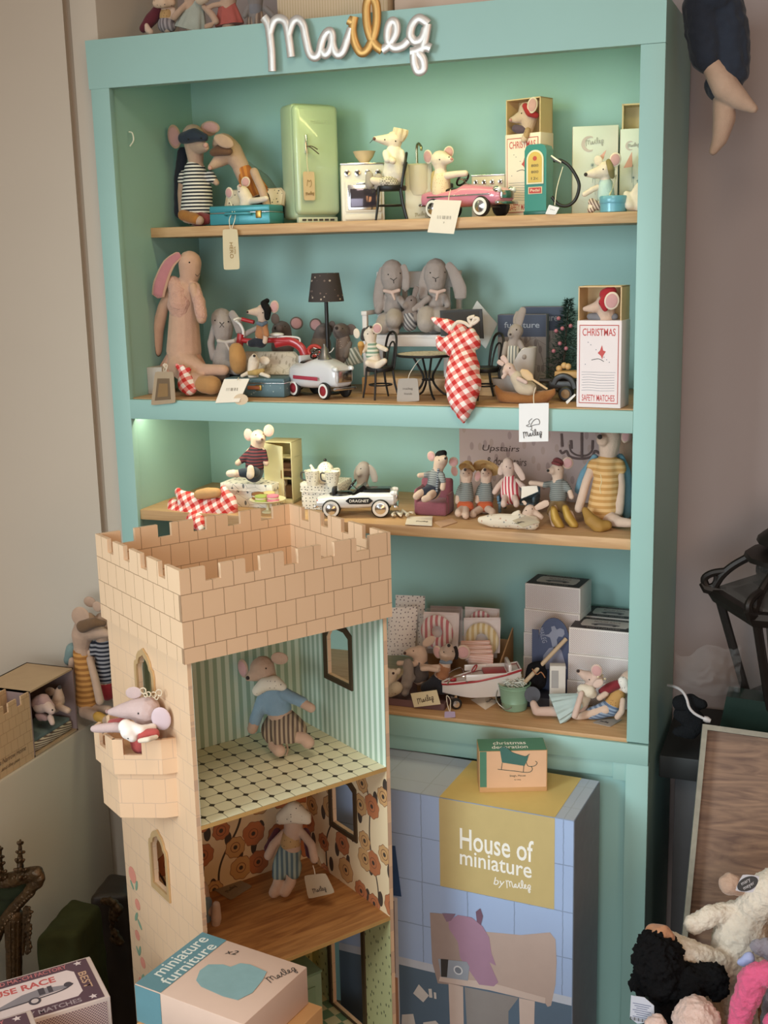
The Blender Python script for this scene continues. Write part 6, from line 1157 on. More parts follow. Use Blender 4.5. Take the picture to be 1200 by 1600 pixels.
for lab, x in (('left dotted toy mug before the teapot', 785), ('right dotted toy mug before the teapot', 870)):
    p = C5.at(x, 306, .075); p.z = ZT; t = thing('mug', lab, 'mug', p, 0, 'dotted toy mugs'); build(MB().lathe([(0, 0), (20*k, 0), (26*k, 22*k), (31*k, 60*k), (33*k, 64*k), (29*k, 63*k), (22*k, 20*k), (0, 6*k)], n=28), 'cup', enw, t, False); build(MB().tube(catmull([V3((-28*k, 0, 54*k)), V3((-50*k, 0, 52*k)), V3((-48*k, 0, 26*k)), V3((-27*k, 0, 20*k))], 6), 3.4*k, 8), 'handle', plain('#4a4845', .3), t, False)
# police pedal car
p = V3((.549, .076, Z3)); L = .175; car = pedal_car('pedal_car', 'black and white toy pedal car lettered on its side on the third shelf', p, .29, L, plain('#dfdfe0', .22, .05, .01, 10., 0., .5), black(), 'toy pedal cars', 2, None, plain('#171616', .5), chrome(), .115)
R_ = Matrix.Rotation(.29, 3, 'Z'); f = Fr(p+R_ @ V3((-.12*L, -.184*L, 0)), R_ @ V3((1, 0, 0)), (0, 0, 1)); f.poly([(x*L, z*L) for x, z in ((0, .215), (.05, .175), (.29, .175), (.34, .215), (.29, .255), (.05, .255))], black(), car, 'name_plate', .0002); f.text('DRAGNET', .17*L, .215*L, .036*L, white_ink, car, .0012, width=.24*L, offset=.01)
build(MB().box(V3((-.475, -.12, .20))*L, (.02*L, .04*L, .05*L), bev=.003), 'tail_light', plain('#a8302f', .3), car, False)
d = Doll('car_rabbit', 'grey lop-eared rabbit sitting behind the police pedal car', 'plush rabbit', C5, .17, fabric_g, [[(1000, 400, 40), (1000, 340, 34)], [(998, 300, 26), (1002, 262, 32), (1004, 248, 30)], [(1000, 262, 30), (985, 272, 16, -.015)]], Z3); d.flop([(1022, 238, 10), (1040, 262, 17), (1050, 290, 16), (1052, 310, 10)]); d.flop([(985, 240, 10, .01), (975, 270, 14, .012), (975, 300, 12, .012)]); d.eye((992, 252), r=2.6)
t = thing('cord_bundle', 'tangled white cord lying right of the police car', 'cord', C5.onz(1165, 445, Z3)); rnd = random.Random(2); build(MB().tube(catmull([C5.onz(1130+70*i/16+rnd.uniform(-10, 10), 440+rnd.uniform(-14, 12), Z3+.004+.006*rnd.random()) for i in range(18)], 4), .0028, 8), 'cord', plain('#e2d9c6', .6), t)
# rose armchair and its mouse
rose = felt('#8d5560', .08, 200., .3); Ya = .115
A = C6.onz(142, 456, Z3); c, rz, W, h = place_box(C6, (142, 457), (284, 453), Z3, 392, .105, .05, .06); R_ = Matrix.Rotation(rz, 3, 'Z'); t = thing('armchair', 'rose coloured toy armchair under the capped mouse', 'toy armchair', c, rz)
build(MB().box((0, 0, h/2), (W, .06, h), bev=.005, seg=3), 'seat', rose, t, False); zt = C6.at(160, 282, .16).z-Z3; build(MB().box((-W*.02, .034, zt/2), (W*1.02, .018, zt), bev=.007, seg=3), 'backrest', rose, t, False); build(MB().box((-W*.47, .0, (h+.028)/2), (W*.14, .06, h+.028), bev=.006, seg=3), 'armrest', rose, t, False); build(MB().box((W*.48, .01, (h+.014)/2), (W*.10, .05, h+.014), bev=.005, seg=3), 'armrest', rose, t, False)
gs = stripes('#8f9291', '#6b7071', .0045); ns = stripes('#878a86', '#646966', .004)
d = Doll('capped_mouse', 'mouse in black cap and grey striped jumper sitting on the rose armchair', 'plush toy', C6, .10, fabric_s, [[(225, 350, 34), (235, 295, 30), (248, 240, 24), (260, 205, 33)], [(262, 205, 30), (275, 196, 18, -.016), (280, 194, 10, -.024)], [(215, 265, 13), (185, 270, 12, -.01), (162, 272, 12, -.016)], [(262, 270, 13, -.01), (272, 305, 12, -.02), (268, 330, 13, -.022)], [(200, 345, 22, -.02), (165, 352, 16, -.04), (148, 368, 17, -.045)], [(220, 355, 22, -.02), (205, 372, 16, -.045), (185, 380, 16, -.05)]])
d.wear('striped_jumper', gs, [[(244, 248, 26), (235, 285, 34), (232, 310, 36)], [(218, 265, 16), (190, 270, 15, -.01)], [(262, 268, 16, -.01), (270, 300, 15, -.02)]]); d.wear('navy_shorts', cloth('#23283a'), [[(225, 332, 38), (215, 350, 36, -.012)], [(200, 345, 26, -.022), (180, 350, 22, -.032)]]); d.wear('black_cap', felt('#1c1b1d'), [[(255, 182, 24, .004), (272, 172, 18, -.006)]]); d.ear(217, 184, 22, 24, -10, .004, -10, pinkin); d.ear(318, 210, 22, 23, 10, .006, 15, pinkin); d.eye((252, 202), (284, 190), r=2.8); d.nose(281, 194, 6, '#2b2321'); d.line('scarf', [(250, 240), (245, 290), (240, 350)], 6, stripes('#3f4550', '#8f959b', .005), .2)
swing = lying(C6, [(107, 462), (222, 460), (219, 503), (97, 497)], Z3, paper, 'price_tag', 'white price tag lying before the rose armchair', rnd=0, lift=.002); lying(C6, [(228, 487), (310, 470), (336, 487), (262, 510)], Z3, plain('#cfa98a', .7), 'price_tag', 'beige tag lying just right of the white tag by the armchair', script=False, rnd=.1)
# straw hat mice
straw = plain('#c39d66', .85, 0., .1, 120., .4); orange = cloth('#b8562f')
def strawmouse(lab, dx, y, hat, hx, feet, ears):
    d = Doll('straw_hat_mouse', lab, 'plush toy', C6, y, fabric_s, [[(dx, 420, 34), (dx+3, 350, 32), (dx+4, 300, 24), (dx+4, 268, 31)], [(dx+4, 266, 28), (dx, 252, 16, -.018), (dx-1, 247, 9, -.026)], [(dx-22, 330, 11), (dx-34, 370, 12, -.01), (dx-36, 392, 12, -.014)]]+[[(dx+fx*.4, 425, 18, -.02), (dx+fx, fy, 16, -.045), (dx+fx, fy+8, 17, -.05)] for fx, fy in feet], Z3, 'straw hat mice on the third shelf')
    d.wear('grey_jumper', ns, [[(dx+4, 312, 28), (dx+3, 350, 36), (dx+1, 380, 39)], [(dx-22, 328, 14), (dx-32, 362, 14, -.008)]]); d.wear('orange_shorts', orange, [[(dx-14, 412, 28, -.012), (dx+14, 414, 28, -.012)], [(dx, 405, 38)]])
    p = C6.at(dx+5, 240, y); k = C6.k*mpp(p); build(MB().lathe([(0, 26*k), (20*k, 24*k), (29*k, 10*k), (31*k, 0), (hx*k, -6*k), (hx*k, -3*k), (30*k, 3*k), (0, 26.5*k)], p+V3((0, .004, .002)), 32, V3((.05, .75, .75))), 'straw_hat', straw, d.t)
    for q in ears: d.ear(*q, inner=pinkin)
    d.nose(dx-1, 246, 7, '#3a2c28'); d.eye((dx-8, 262), (dx+16, 262), r=2.6); return d
strawmouse('left straw hat mouse in orange shorts beside the rose armchair', 372, .14, None, 38, ((-32, 438), (2, 448)), ((322, 252, 18, 24, -10, .0, -10), (428, 275, 16, 26, 8, .012, 30)))
strawmouse('right straw hat mouse with broad brim beside the striped rabbit', 462, .165, None, 62, ((-54, 444), (34, 438)), ((425, 228, 14, 20, -10, .02, -10),))
# striped rabbit on blue chair
blu = plain('#66808f', .6, 0., .05); c, rz, W, h = place_box(C6, (516, 448), (688, 442), Z3, 392, .17, .02, .06); t = thing('toy_chair', 'blue grey toy chair under the rabbit in red stripes', 'toy chair', c, rz)
for sx in (-1, 1):
    for sy in (-1, 1): build(MB().box((sx*W*.44, sy*.024, h*.4), (.006, .006, h*.8), bev=.001), 'leg', blu, t, False)
build(MB().box((0, 0, h*.88), (W, .06, h*.24), bev=.003), 'seat', blu, t, False); build(MB().box((0, .028, h*1.5), (W, .006, h*1.1), bev=.003), 'backrest', blu, t, False)
for sx in (-1, 1): build(MB().box((sx*W*.47, -.004, h*1.25), (.007, .05, h*.55), bev=.003), 'armrest', blu, t, False)
d = Doll('striped_rabbit', 'rabbit in red and white striped suit sitting on the blue toy chair', 'plush rabbit', C6, .155, fabric_p, [[(580, 370, 34), (578, 320, 32), (572, 275, 22), (568, 235, 33), (566, 215, 26)], [(545, 295, 12), (520, 325, 13, -.01), (506, 348, 13, -.014)], [(605, 295, 12), (640, 325, 13), (648, 335, 12)], [(555, 370, 15, -.02), (548, 395, 14, -.04), (548, 405, 15, -.042)], [(598, 372, 15, -.02), (606, 395, 14, -.04), (606, 405, 15, -.042)]])
d.wear('striped_suit', stripes('#e7d2cb', '#bb4a55', .0075, (1, 0, .12)), [[(574, 288, 30), (578, 325, 46), (580, 358, 50)]]); d.flop([(592, 215, 10), (612, 245, 16, -.004), (630, 275, 15, -.006), (636, 295, 9, -.006)]); d.flop([(548, 215, 10, .006), (535, 245, 14, .008), (530, 270, 11, .008)]); d.eye((560, 232), r=2.6); d.line('nose', [(572, 236), (576, 240), (580, 236)], 1.5, dark_ink)
backcard('white_card', 'folded white card leaning on the blue toy chair', 'card', C6, [(630, 322), (700, 318), (706, 345), (628, 378)], .128, paper, .0015)
# grey jumper mouse with gold boots, sleeping bag
d = Doll('red_cap_mouse', 'mouse in grey jumper and red cap with gold boots behind the sleeping bag', 'plush toy', C6, .13, fabric_s, [[(798, 400, 36), (797, 340, 34), (795, 285, 24), (792, 245, 33)], [(790, 248, 30), (768, 250, 18, -.012), (752, 250, 10, -.018)], [(765, 310, 12), (735, 315, 12, -.01), (700, 308, 11, -.012), (672, 306, 12, -.012)], [(830, 310, 12), (850, 345, 12, -.01), (858, 370, 13, -.014)], [(780, 415, 20, -.02), (770, 450, 18, -.045), (785, 500, 18, -.055)], [(815, 415, 20, -.02), (850, 450, 18, -.04), (860, 480, 18, -.045)]], Z3)
d.wear('grey_jumper', ns, [[(797, 300, 28), (797, 340, 39), (797, 370, 42)], [(765, 310, 15), (735, 315, 15, -.01)], [(828, 310, 15), (848, 340, 15, -.008)]]); d.wear('brown_trousers', cloth('#7d6238'), [[(797, 400, 42)], [(780, 415, 25, -.018), (765, 440, 23, -.035)], [(815, 415, 25, -.018), (845, 445, 23, -.035)]])
goldb = plain('#b08c3e', .5, .25, .08); d.wear('gold_boot', goldb, [[(775, 425, 16, -.055), (785, 470, 22, -.058), (805, 505, 22, -.06)]]); d.wear('gold_boot', goldb, [[(828, 420, 16, -.045), (845, 465, 21, -.05), (870, 500, 21, -.052)]])
d.wear('red_cap', cloth('#6d2f2f'), [[(790, 208, 20, .0), (808, 215, 16, -.004)], [(772, 214, 8, -.016), (800, 222, 8, -.02)]]); d.ear(840, 215, 26, 28, 8, .0, 15, pinkin); d.eye((798, 245), r=2.8); d.nose(750, 250, 7, '#2b2321')
t = thing('sleeping_bag', 'small flowered sleeping bag with a baby rabbit at the third shelf edge', 'toy sleeping bag', V3((C6.at(570, 510, .03).x, .03, Z3))); bag = soft('bag', [[(445, 475, 18), (500, 478, 32), (560, 480, 34), (620, 482, 36), (680, 488, 34)], [(600, 452, 16, .0), (615, 440, 10)]], C6, .035, sprig('#d8cbb6', '#8f8c86', 120, .22, 'Object', .9, '#b98f7a', 1., .6, 0.), t, None, 4, .0012)
d = Doll('baby_rabbit', 'baby rabbit with long ears lying in the flowered sleeping bag', 'plush rabbit', C6, .045, fabric_s, [[(650, 462, 26), (662, 440, 27), (668, 430, 27)], [(690, 440, 15), (718, 462, 13)]]); d.flop([(690, 425, 9), (715, 412, 16), (740, 400, 16), (755, 396, 9)]); d.flop([(650, 405, 7, .01), (640, 395, 9, .012), (636, 398, 7, .012)]); d.eye((650, 432), (678, 425), r=2.6)
lying(C6, [(585, 480, .03), (650, 458, .03), (712, 487, .03), (632, 512, .03)], Z3, plain('#e3d8c4', .7), 'price_tag', 'cream tag lying on the flowered sleeping bag', script=True)
# big dress mouse
d = Doll('dress_mouse', 'large plush mouse in mustard striped dress at the right end of the third shelf', 'plush toy', C6, .125, fabric_s, [[(1010, 440, 72), (1015, 320, 58), (1020, 220, 46)], [(1022, 190, 36), (1030, 130, 50), (1035, 95, 48)], [(1000, 110, 30, -.02), (990, 100, 16, -.03)], [(955, 225, 20), (925, 300, 20, -.01), (900, 390, 20, -.02), (890, 425, 20, -.02)], [(1075, 225, 22), (1082, 320, 22), (1076, 400, 24, -.01), (1072, 440, 22, -.01)], [(1030, 470, 34, -.02), (1080, 485, 24, -.05), (1130, 490, 20, -.06)]], Z3)
d.wear('striped_dress', stripes('#b98a4f', '#d3ab74', .0125), [[(1022, 215, 52), (1018, 300, 64), (1010, 380, 72), (1005, 430, 78)], [(960, 220, 28), (950, 240, 26)], [(1076, 220, 28), (1084, 245, 26)]]); d.wear('mustard_boot', plain('#9a7434', .7, 0., .06), [[(920, 430, 16, -.06), (945, 475, 30, -.07), (985, 505, 34, -.07), (1020, 500, 24, -.065)]])
d.wear('blue_cape', cloth('#6f95a4'), [[(965, 190, 18, .02), (915, 270, 24, .03), (890, 340, 20, .03)], [(1080, 190, 20, .02), (1105, 260, 26, .03), (1112, 380, 26, .04), (1110, 450, 22, .04)]]); d.ear(1105, 90, 20, 34, 10, 0, 20, pinkin); d.nose(987, 96, 12, '#2f2724'); d.line('embroidery', [(990, 265), (995, 300), (988, 330), (992, 355)], 2, cloth('#d8c79a'))
# picture board at the back
P0, P1 = C6.at(345, 100, .325), C6.at(1135, 100, .325); Wb, hb_ = P1.x-P0.x, .225; t = thing('picture_board', 'pink grey patterned board with handwritten words leaning at the back of the third shelf', 'board', V3(((P0.x+P1.x)/2, .325, Z3))); pmat = sprig('#b29b97', '#9c8583', 48, .22, 'UV', .7, '#a89088', 1., .5, 0.)
build(MB().prism([(0, 0), (Wb, 0), (Wb, hb_), (0, hb_)], V3((P0.x, .33, Z3)), (1, 0, 0), (0, 0, 1), .006), 'board', pmat, t); f = Fr((P0.x, .3238, Z3), (1, 0, 0), (0, 0, 1))
def bx(x, y): q = onplane(*C6.px(x, y), f.O, f.N)-f.O; return q.dot(f.U), q.dot(f.W)
ink = plain('#4a3935', .7, 0., 0.)
for tx_, a, b in (('Upstairs', (450, 148), (620, 155)), ('& downstairs', (470, 205), (652, 210))): (xa_, za_), (xb_, zb_) = bx(*a), bx(*b); f.text(tx_, (xa_+xb_)/2, (za_+zb_)/2, .018, ink, t, .001, width=xb_-xa_, shear=.15)
for ln, r in (([(905, 75), (905, 190)], .003), ([(805, 155), (815, 170), (835, 160), (850, 185), (900, 195), (950, 185), (965, 160), (985, 170)], .0028), ([(850, 130), (855, 160), (880, 178), (905, 182)], .0022), ([(955, 130), (950, 160), (930, 178), (905, 182)], .0022), ([(812, 80), (816, 140)], .003), ([(855, 110), (858, 150)], .003), ([(955, 110), (953, 150)], .003)): f.line([bx(*q) for q in ln], r, plain('#5f4a47', .7), t, 'printed_chandelier', .0008)
d = Doll('hidden_mouse', 'mouse partly seen behind the dress mouse at the right edge of the third shelf', 'plush toy', C6, .22, fabric_t, [[(1120, 420, 40), (1120, 250, 44), (1115, 130, 40)]], Z3); d.ear(1112, 92, 24, 30, 0, -.02, 10, pinkin)
# ================================================================== fourth shelf
pk = dots('#e4dad2', '#7d6e70', 100, .16, .5, 'UV', .6)
def packet(lab, pts, y, mat, th=.014, dys=None, film=True, name='packet', parent=None):
    P = [C7.at(a, b, y+(dys[i] if dys else 0)) for i, (a, b) in enumerate(pts)]; c = sum(P, V3())/4
    t = thing(name, lab, 'packet', V3((c.x, c.y, min(p.z for p in P)))); U = (P[1]-P[0]); W = (P[3]-P[0]); N = U.cross(W).normalized()
    if N.y > 0: N = -N
    rings = []; n = 14; mb = MB()
    def g(u, v, s_): b = (16*u*(1-u)*v*(1-v))**.6; q = P[0].lerp(P[1], u).lerp(P[3].lerp(P[2], u), v); return q+N*(s_*th*.5*b+noise.noise(q*60)*.001)
    for s_ in (1, -1):
        vs = [[mb.bm.verts.new(g(i/n, j/n, s_)) for i in range(n+1)] for j in range(n+1)]
        for j in range(n):
            for i in range(n):
                fc = mb.bm.faces.new((vs[j][i], vs[j][i+1], vs[j+1][i+1], vs[j+1][i]))
                for l, (a, b) in zip(fc.loops, ((i, j), (i+1, j), (i+1, j+1), (i, j+1))): l[mb.uv].uv = (a/n*U.length, b/n*W.length)
    bmesh.ops.remove_doubles(mb.bm, verts=mb.bm.verts, dist=1e-5); build(mb, 'pouch', mat, t); return t, P, N
packet('tall dotted packet in front at the left of the fourth shelf', [(48, 228), (180, 222), (165, 440), (40, 440)], .21, pk, .022)
packet('dotted packet behind the tall dotted one', [(80, 170), (212, 175), (205, 400), (78, 400)], .25, pk, .02)
film = glassy('#ffffff', .06, .08)
def ringpack(lab, pts, y, cols, cx, cy, r, r2, base, rot=0):
    t, P, N = packet(lab, pts, y, base, .004); q = C7.at(cx, cy, y-.014); k = C7.k*mpp(q)
    build(MB().tube([q+V3((math.cos(a)*(r+r2)/2*k, 0, math.sin(a)*(r+r2)/2*k*1.05)) for a in [i*2*PI/36 for i in range(36)]], (r-r2)/2*k, 14, True, (1, .55), (0, -1, 0)), 'ring_cushion', cols, t)
    o = [P[0].lerp(P[2], -.02)+N*.026, P[1].lerp(P[3], -.02)+N*.026, P[2].lerp(P[0], -.02)+N*.030, P[3].lerp(P[1], -.02)+N*.030]; poly_card(o, film, 'clear_film', t, .0004); return t
cd1 = plain('#dccfcd', .6, 0., .04)
ringpack('packet behind the red striped ring packet', [(235, 218), (380, 222), (378, 380), (240, 380)], .25, stripes('#b8a9a4', '#9a8c8a', .012, (1, 0, 0)), 310, 300, 50, 22, plain('#a39698', .6)); ringpack('clear packet with a red and white striped ring', [(205, 245), (365, 250), (360, 410), (200, 410)], .19, stripes('#e0d2cc', '#b23343', .0125, (1, 0, .0)), 265, 335, 76, 24, cd1)
ringpack('clear packet with a red ring at the back right of the ring packets', [(390, 222), (545, 232), (540, 380), (392, 380)], .245, stripes('#ddcfca', '#b23343', .011, (1, 0, .0)), 460, 295, 55, 22, cd1); ringpack('clear packet with a yellow striped ring', [(385, 272), (550, 270), (545, 430), (385, 430)], .205, stripes('#d9c9a0', '#b8963f', .0125, (1, 0, .0)), 465, 372, 78, 28, cd1)
for i, (x0_, y0_) in enumerate(((372, 375), (385, 395), (395, 415), (405, 435))):
    t, P, N = packet(('topmost', 'second', 'third', 'lowest')[i]+' of the four small pink ruffled packets', [(x0_, y0_), (x0_+130-6*i, y0_-2), (x0_+128-6*i, y0_+48), (x0_, y0_+46)], .17-.012*i, stripes('#dbb6a6', '#cf9d8d', .006, (0, .4, 1)), .012, None, name='packet'); t['group'] = 'small pink packets'
    poly_card([p+N*.008 for p in P], film, 'clear_film', t, .0003)
c, rz, W, h = place_box(C7, (180, 470), (520, 478), Z4, 420, .12, .02, .17); t = thing('card_tray', 'tan card tray holding the ring packets on the fourth shelf', 'tray', c, rz); kr = plain('#b58e66', .75, 0., .04); hh = .085
for nm, ce_, sz_ in (('front', (0, -.085, .02), (W, .003, .04)), ('back', (0, .085, hh/2), (W, .003, hh)), ('side', (-W/2, 0, hh/2), (.003, .17, hh)), ('base', (0, 0, .002), (W, .17, .003))): build(MB().box(ce_, sz_), nm, kr, t, False)
build(MB().prism([(-.085, 0), (.085, 0), (.085, .115), (-.085, .05)], (W/2, 0, 0), (0, 1, 0), (0, 0, 1), .003), 'side', kr, t, False)
# dusky tray with mice
c, rz, W, h = place_box(C7, (20, 668), (296, 692), Z4, 628, .028, .03, .15); t = thing('open_tray', 'dusky rose open tray with mice at the left of the fourth shelf', 'tray', c, rz); du = plain('#6d4f4e', .7, 0., .04)
for nm, ce_, sz_ in (('front', (0, -.075, h/2), (W, .003, h)), ('back', (0, .075, h*.6), (W, .003, h*1.2)), ('side', (-W/2, 0, h/2), (.003, .15, h)), ('side', (W/2, 0, h/2), (.003, .15, h)), ('base', (0, 0, .0015), (W, .15, .003))): build(MB().box(ce_, sz_), nm, du, t, False)
d = Doll('grey_dress_mouse', 'mouse in grey ruffled clothes lying with ear raised in the dusky tray', 'plush toy', C7, .10, fabric_s, [[(190, 540, 36), (190, 490, 32), (190, 440, 34)], [(185, 430, 36), (150, 425, 22, -.01), (125, 430, 12, -.014)], [(200, 490, 14, -.02), (240, 495, 14, -.03), (270, 492, 13, -.03)], [(165, 480, 13, -.02), (120, 475, 12, -.03), (95, 475, 13, -.03)]])
d.ear(228, 378, 34, 20, -40, .01, 10); d.wear('grey_jacket', cloth('#5d5450'), [[(190, 470, 36), (188, 530, 42)]]); d.wear('ruffled_scarf', cloth('#8d8178'), [[(135, 470, 20, -.04), (140, 540, 30, -.045), (120, 600, 22, -.05)]], wob=.004); d.eye((160, 420), r=2.8); d.nose(122, 430, 7, '#4a3633')
d = Doll('bow_tie_mouse', 'mouse with bow tie and navy trousers sitting in the dusky tray', 'plush toy', C7, .085, fabric_s, [[(270, 570, 34), (290, 510, 32), (305, 470, 24), (312, 430, 40)], [(315, 430, 36), (318, 405, 20, -.016), (318, 397, 11, -.024)], [(265, 505, 12, -.02), (225, 498, 12, -.03), (200, 500, 12, -.035)]])
d.ear(268, 425, 22, 30, -15, 0, -10, pinkin); d.ear(382, 425, 32, 34, 10, .006, 10, pinkin); d.wear('tan_shirt', cloth('#a5714e'), [[(298, 490, 30), (288, 525, 36)]]); d.wear('navy_trousers', cloth('#20222b'), [[(278, 545, 36), (240, 575, 30, -.01), (215, 585, 26, -.01)], [(280, 560, 34), (285, 590, 28, -.01)]]); d.wear('bow_tie', cloth('#6d7885'), [[(285, 468, 10, -.04), (305, 474, 6, -.045), (325, 470, 10, -.04)]]); d.line('hair', [(345, 400), (355, 430), (350, 455)], 8, felt('#2b2422'), .2); d.nose(318, 396, 8, '#2b2321'); d.eye((296, 425), (335, 422), r=3)
d = Doll('small_bear', 'small cream toy with flowered cloth at the left of the dusky tray', 'plush toy', C7, .06, creamf, [[(60, 580, 30), (62, 545, 24), (68, 520, 22)], [(90, 515, 12), (95, 505, 10)], [(50, 508, 11), (46, 502, 8)]]); d.wear('flowered_cloth', sprig('#cbbca4', '#8d7d6a', 120, .2, 'Object', .9, None, 1., .6, 0.), [[(50, 610, 22, -.02), (85, 585, 30, -.025)]]); d.nose(70, 520, 6, '#4a3633')
o = thing('price_tag', 'cream logo tag propped on the front of the dusky tray', 'tag', C7.at(215, 672, .02)); swing_tag(C7, .018, [(148, 610), (264, 594), (282, 658), (164, 672)], o, plain('#d9cba6', .7), None, None, '#5a4a38', None, 0, 'card', script=True, dys=(.01, .01, 0, 0))
# boat
t = thing('toy_boat', 'white toy motor boat with red rim and seats on wheels', 'toy boat', V3((C7.at(440, 640, .07).x, .07, Z4))); A, B = C7.at(290, 590, .055), C7.at(632, 545, .125); X = (B-A); Lb = V3((X.x, X.y, 0)).length; X = V3((X.x, X.y, 0)).normalized(); Yd = V3((-X.y, X.x, 0)); zb = Z4+.018; z1_ = C7.at(290, 572, .055).z; z2_ = C7.at(632, 500, .12).z; bo = plain('#ded9d6', .25, 0., .01, 10., 0., .4); rb = plain('#a8323c', .35)
def bsec(f_, s=1., dz=0): w_ = .034*min(1, (f_*2.2+.02))**.55*(1 if f_ < .8 else 1-.25*(f_-.8)/.2); zt = z1_+(z2_-z1_)*f_+dz; return w_*s, zt
rings = []
for i in range(15):
    f_ = i/14; w_, zt = bsec(f_); o = V3((A.x, A.y, 0))+X*Lb*f_+Yd*.004; kz = zb+.012*(1-min(1, f_*3))
    rings.append([o+Yd*w_*c_+V3((0, 0, kz+(zt-kz)*q)) for c_, q in ((-1, 1), (-.93, .55), (-.7, .12), (-.25, 0), (.25, 0), (.7, .12), (.93, .55), (1, 1), (.9, 1.0), (-.9, 1.0))])
build(MB().ring_loft(rings), 'hull', bo, t)
def brim(s, dz): return [V3((A.x, A.y, 0))+X*Lb*(i/14)+Yd*(.004-bsec(i/14)[0]*s)+V3((0, 0, bsec(i/14)[1]+dz)) for i in range(15)]+[V3((A.x, A.y, 0))+X*Lb*(i/14)+Yd*(.004+bsec(i/14)[0]*s)+V3((0, 0, bsec(i/14)[1]+dz)) for i in range(14, -1, -1)]
build(MB().tube(brim(.98, .002), .0026, 8, True), 'red_rim', rb, t); build(MB().tube(brim(.9, .004), .0020, 8, True), 'white_rim', bo, t)
def deck(f_, off, dz): return V3((A.x, A.y, 0))+X*Lb*f_+Yd*off+V3((0, 0, bsec(f_)[1]+dz))
rzb = math.atan2(X.y, X.x); build(MB().box(deck(.68, .004, .003), (.05, .045, .006), rzb, .002), 'seat', rb, t); build(MB().box(deck(.86, .004, .010), (.008, .055, .022), rzb, .003), 'backrest', bo, t); build(MB().box(deck(.55, -.028, .007), (.09, .004, .014), rzb, .0015), 'coaming', bo, t); build(MB().box(deck(.58, .034, .007), (.09, .004, .014), rzb, .0015), 'coaming', bo, t)
p = deck(.42, .004, .02); build(MB().tube([p+(Yd*math.cos(a)+(V3((0, 0, .8))+X*.6)*math.sin(a))*.009 for a in [i*2*PI/16 for i in range(16)]], .0016, 6, True), 'steering_wheel', rb, t); build(MB().tube([p, deck(.36, .004, 0)], .0015, 6), 'steering_column', bo, t)
build(MB().tube(catmull([deck(.06, -.012, .003), deck(.10, -.014, .016), deck(.26, -.024, .018), deck(.30, -.026, .003)], 4), .0014, 6), 'bow_rail', chrome(), t); build(MB().tube(catmull([deck(.06, .018, .003), deck(.10, .022, .016), deck(.26, .032, .018), deck(.30, .034, .003)], 4), .0014, 6), 'bow_rail', chrome(), t); build(MB().ell(deck(.14, .004, .006), (.008, .008, .006)), 'horn', rb, t)
for f_, off in ((.16, -.02), (.78, -.03), (.16, .024), (.78, .036)): p = V3((A.x, A.y, 0))+X*Lb*f_+Yd*off; p.z = Z4+.0125; w_ = build(MB().lathe([(0, -.005), (.010, -.005), (.0125, -.002), (.0125, .002), (.010, .005), (0, .005)], p, 20, -Yd), 'wheel', black(), t); build(MB().lathe([(.008, .005), (.007, .0065), (0, .007)], p, 16, -Yd), 'hubcap', chrome(), w_)
swing_tag(C7, C7.onz(322, 719, Z4).y, [(300, 690), (346, 690), (348, 716), (299, 718)], t, plain('#b5a3c0', .6), [(322, 692), (312, 660, .01), (308, 620, .025), (325, 640, .02), (324, 690)], None, rnd=.15)
lying(C7, [(415, 637), (478, 620, .01), (541, 645), (482, 683)], Z4, paper, 'price_tag', 'white folded tag lying between boat and bucket', script=True)
# bucket with a pole
p = C7.onz(600, 690, Z4); p.y += .02; p.z = Z4; k = C7.k*mpp(p); zt = C7.at(600, 562, p.y).z-Z4; gb = plain('#8fb59c', .4, .1, .03); t = thing('bucket', 'light green toy bucket holding white shreds and a wooden pole', 'bucket', p); build(MB().lathe([(0, 0), (52*k, 0), (55*k, .001), (60*k, zt*.3), (61*k, zt*.32), (60*k, zt*.34), (68*k, zt*.85), (70*k, zt*.88), (68*k, zt*.90), (72*k, zt), (74*k, zt), (72*k, zt+.001), (66*k, zt*.88), (0, zt*.86)], n=40), 'pail', gb, t, False)
build(MB().tube(catmull([p+V3((-72*k, 0, zt*.85)), p+V3((-66*k, -.03, zt*.45)), p+V3((-20*k, -.04, zt*.2)), p+V3((10*k, -.042, zt*.3))], 5), .0012, 6), 'handle', steel(), t)
mb = MB(); rnd = random.Random(5)
for i in range(70): a = rnd.random()*2*PI; r = rnd.random()**.5*.022; q = p+V3((r*math.cos(a), r*math.sin(a), zt*.93+rnd.uniform(0, .012))); dd = V3((rnd.uniform(-1, 1), rnd.uniform(-1, 1), rnd.uniform(-.3, .6))).normalized(); mb.tube([q-dd*.008, q, q+dd*.008], .0012, 5)
o = build(mb, 'paper_shreds', plain('#dfe6e0', .7), t); o['kind'] = 'stuff'
t = thing('wooden_pole', 'thin wooden pole leaning out of the green bucket', 'pole', C7.at(655, 562, p.y)); build(MB().tube([C7.at(648, 570, p.y), C7.at(842, 366, .16)], .0048, 10), 'pole', plain('#c9b294', .6, 0., .05), t)
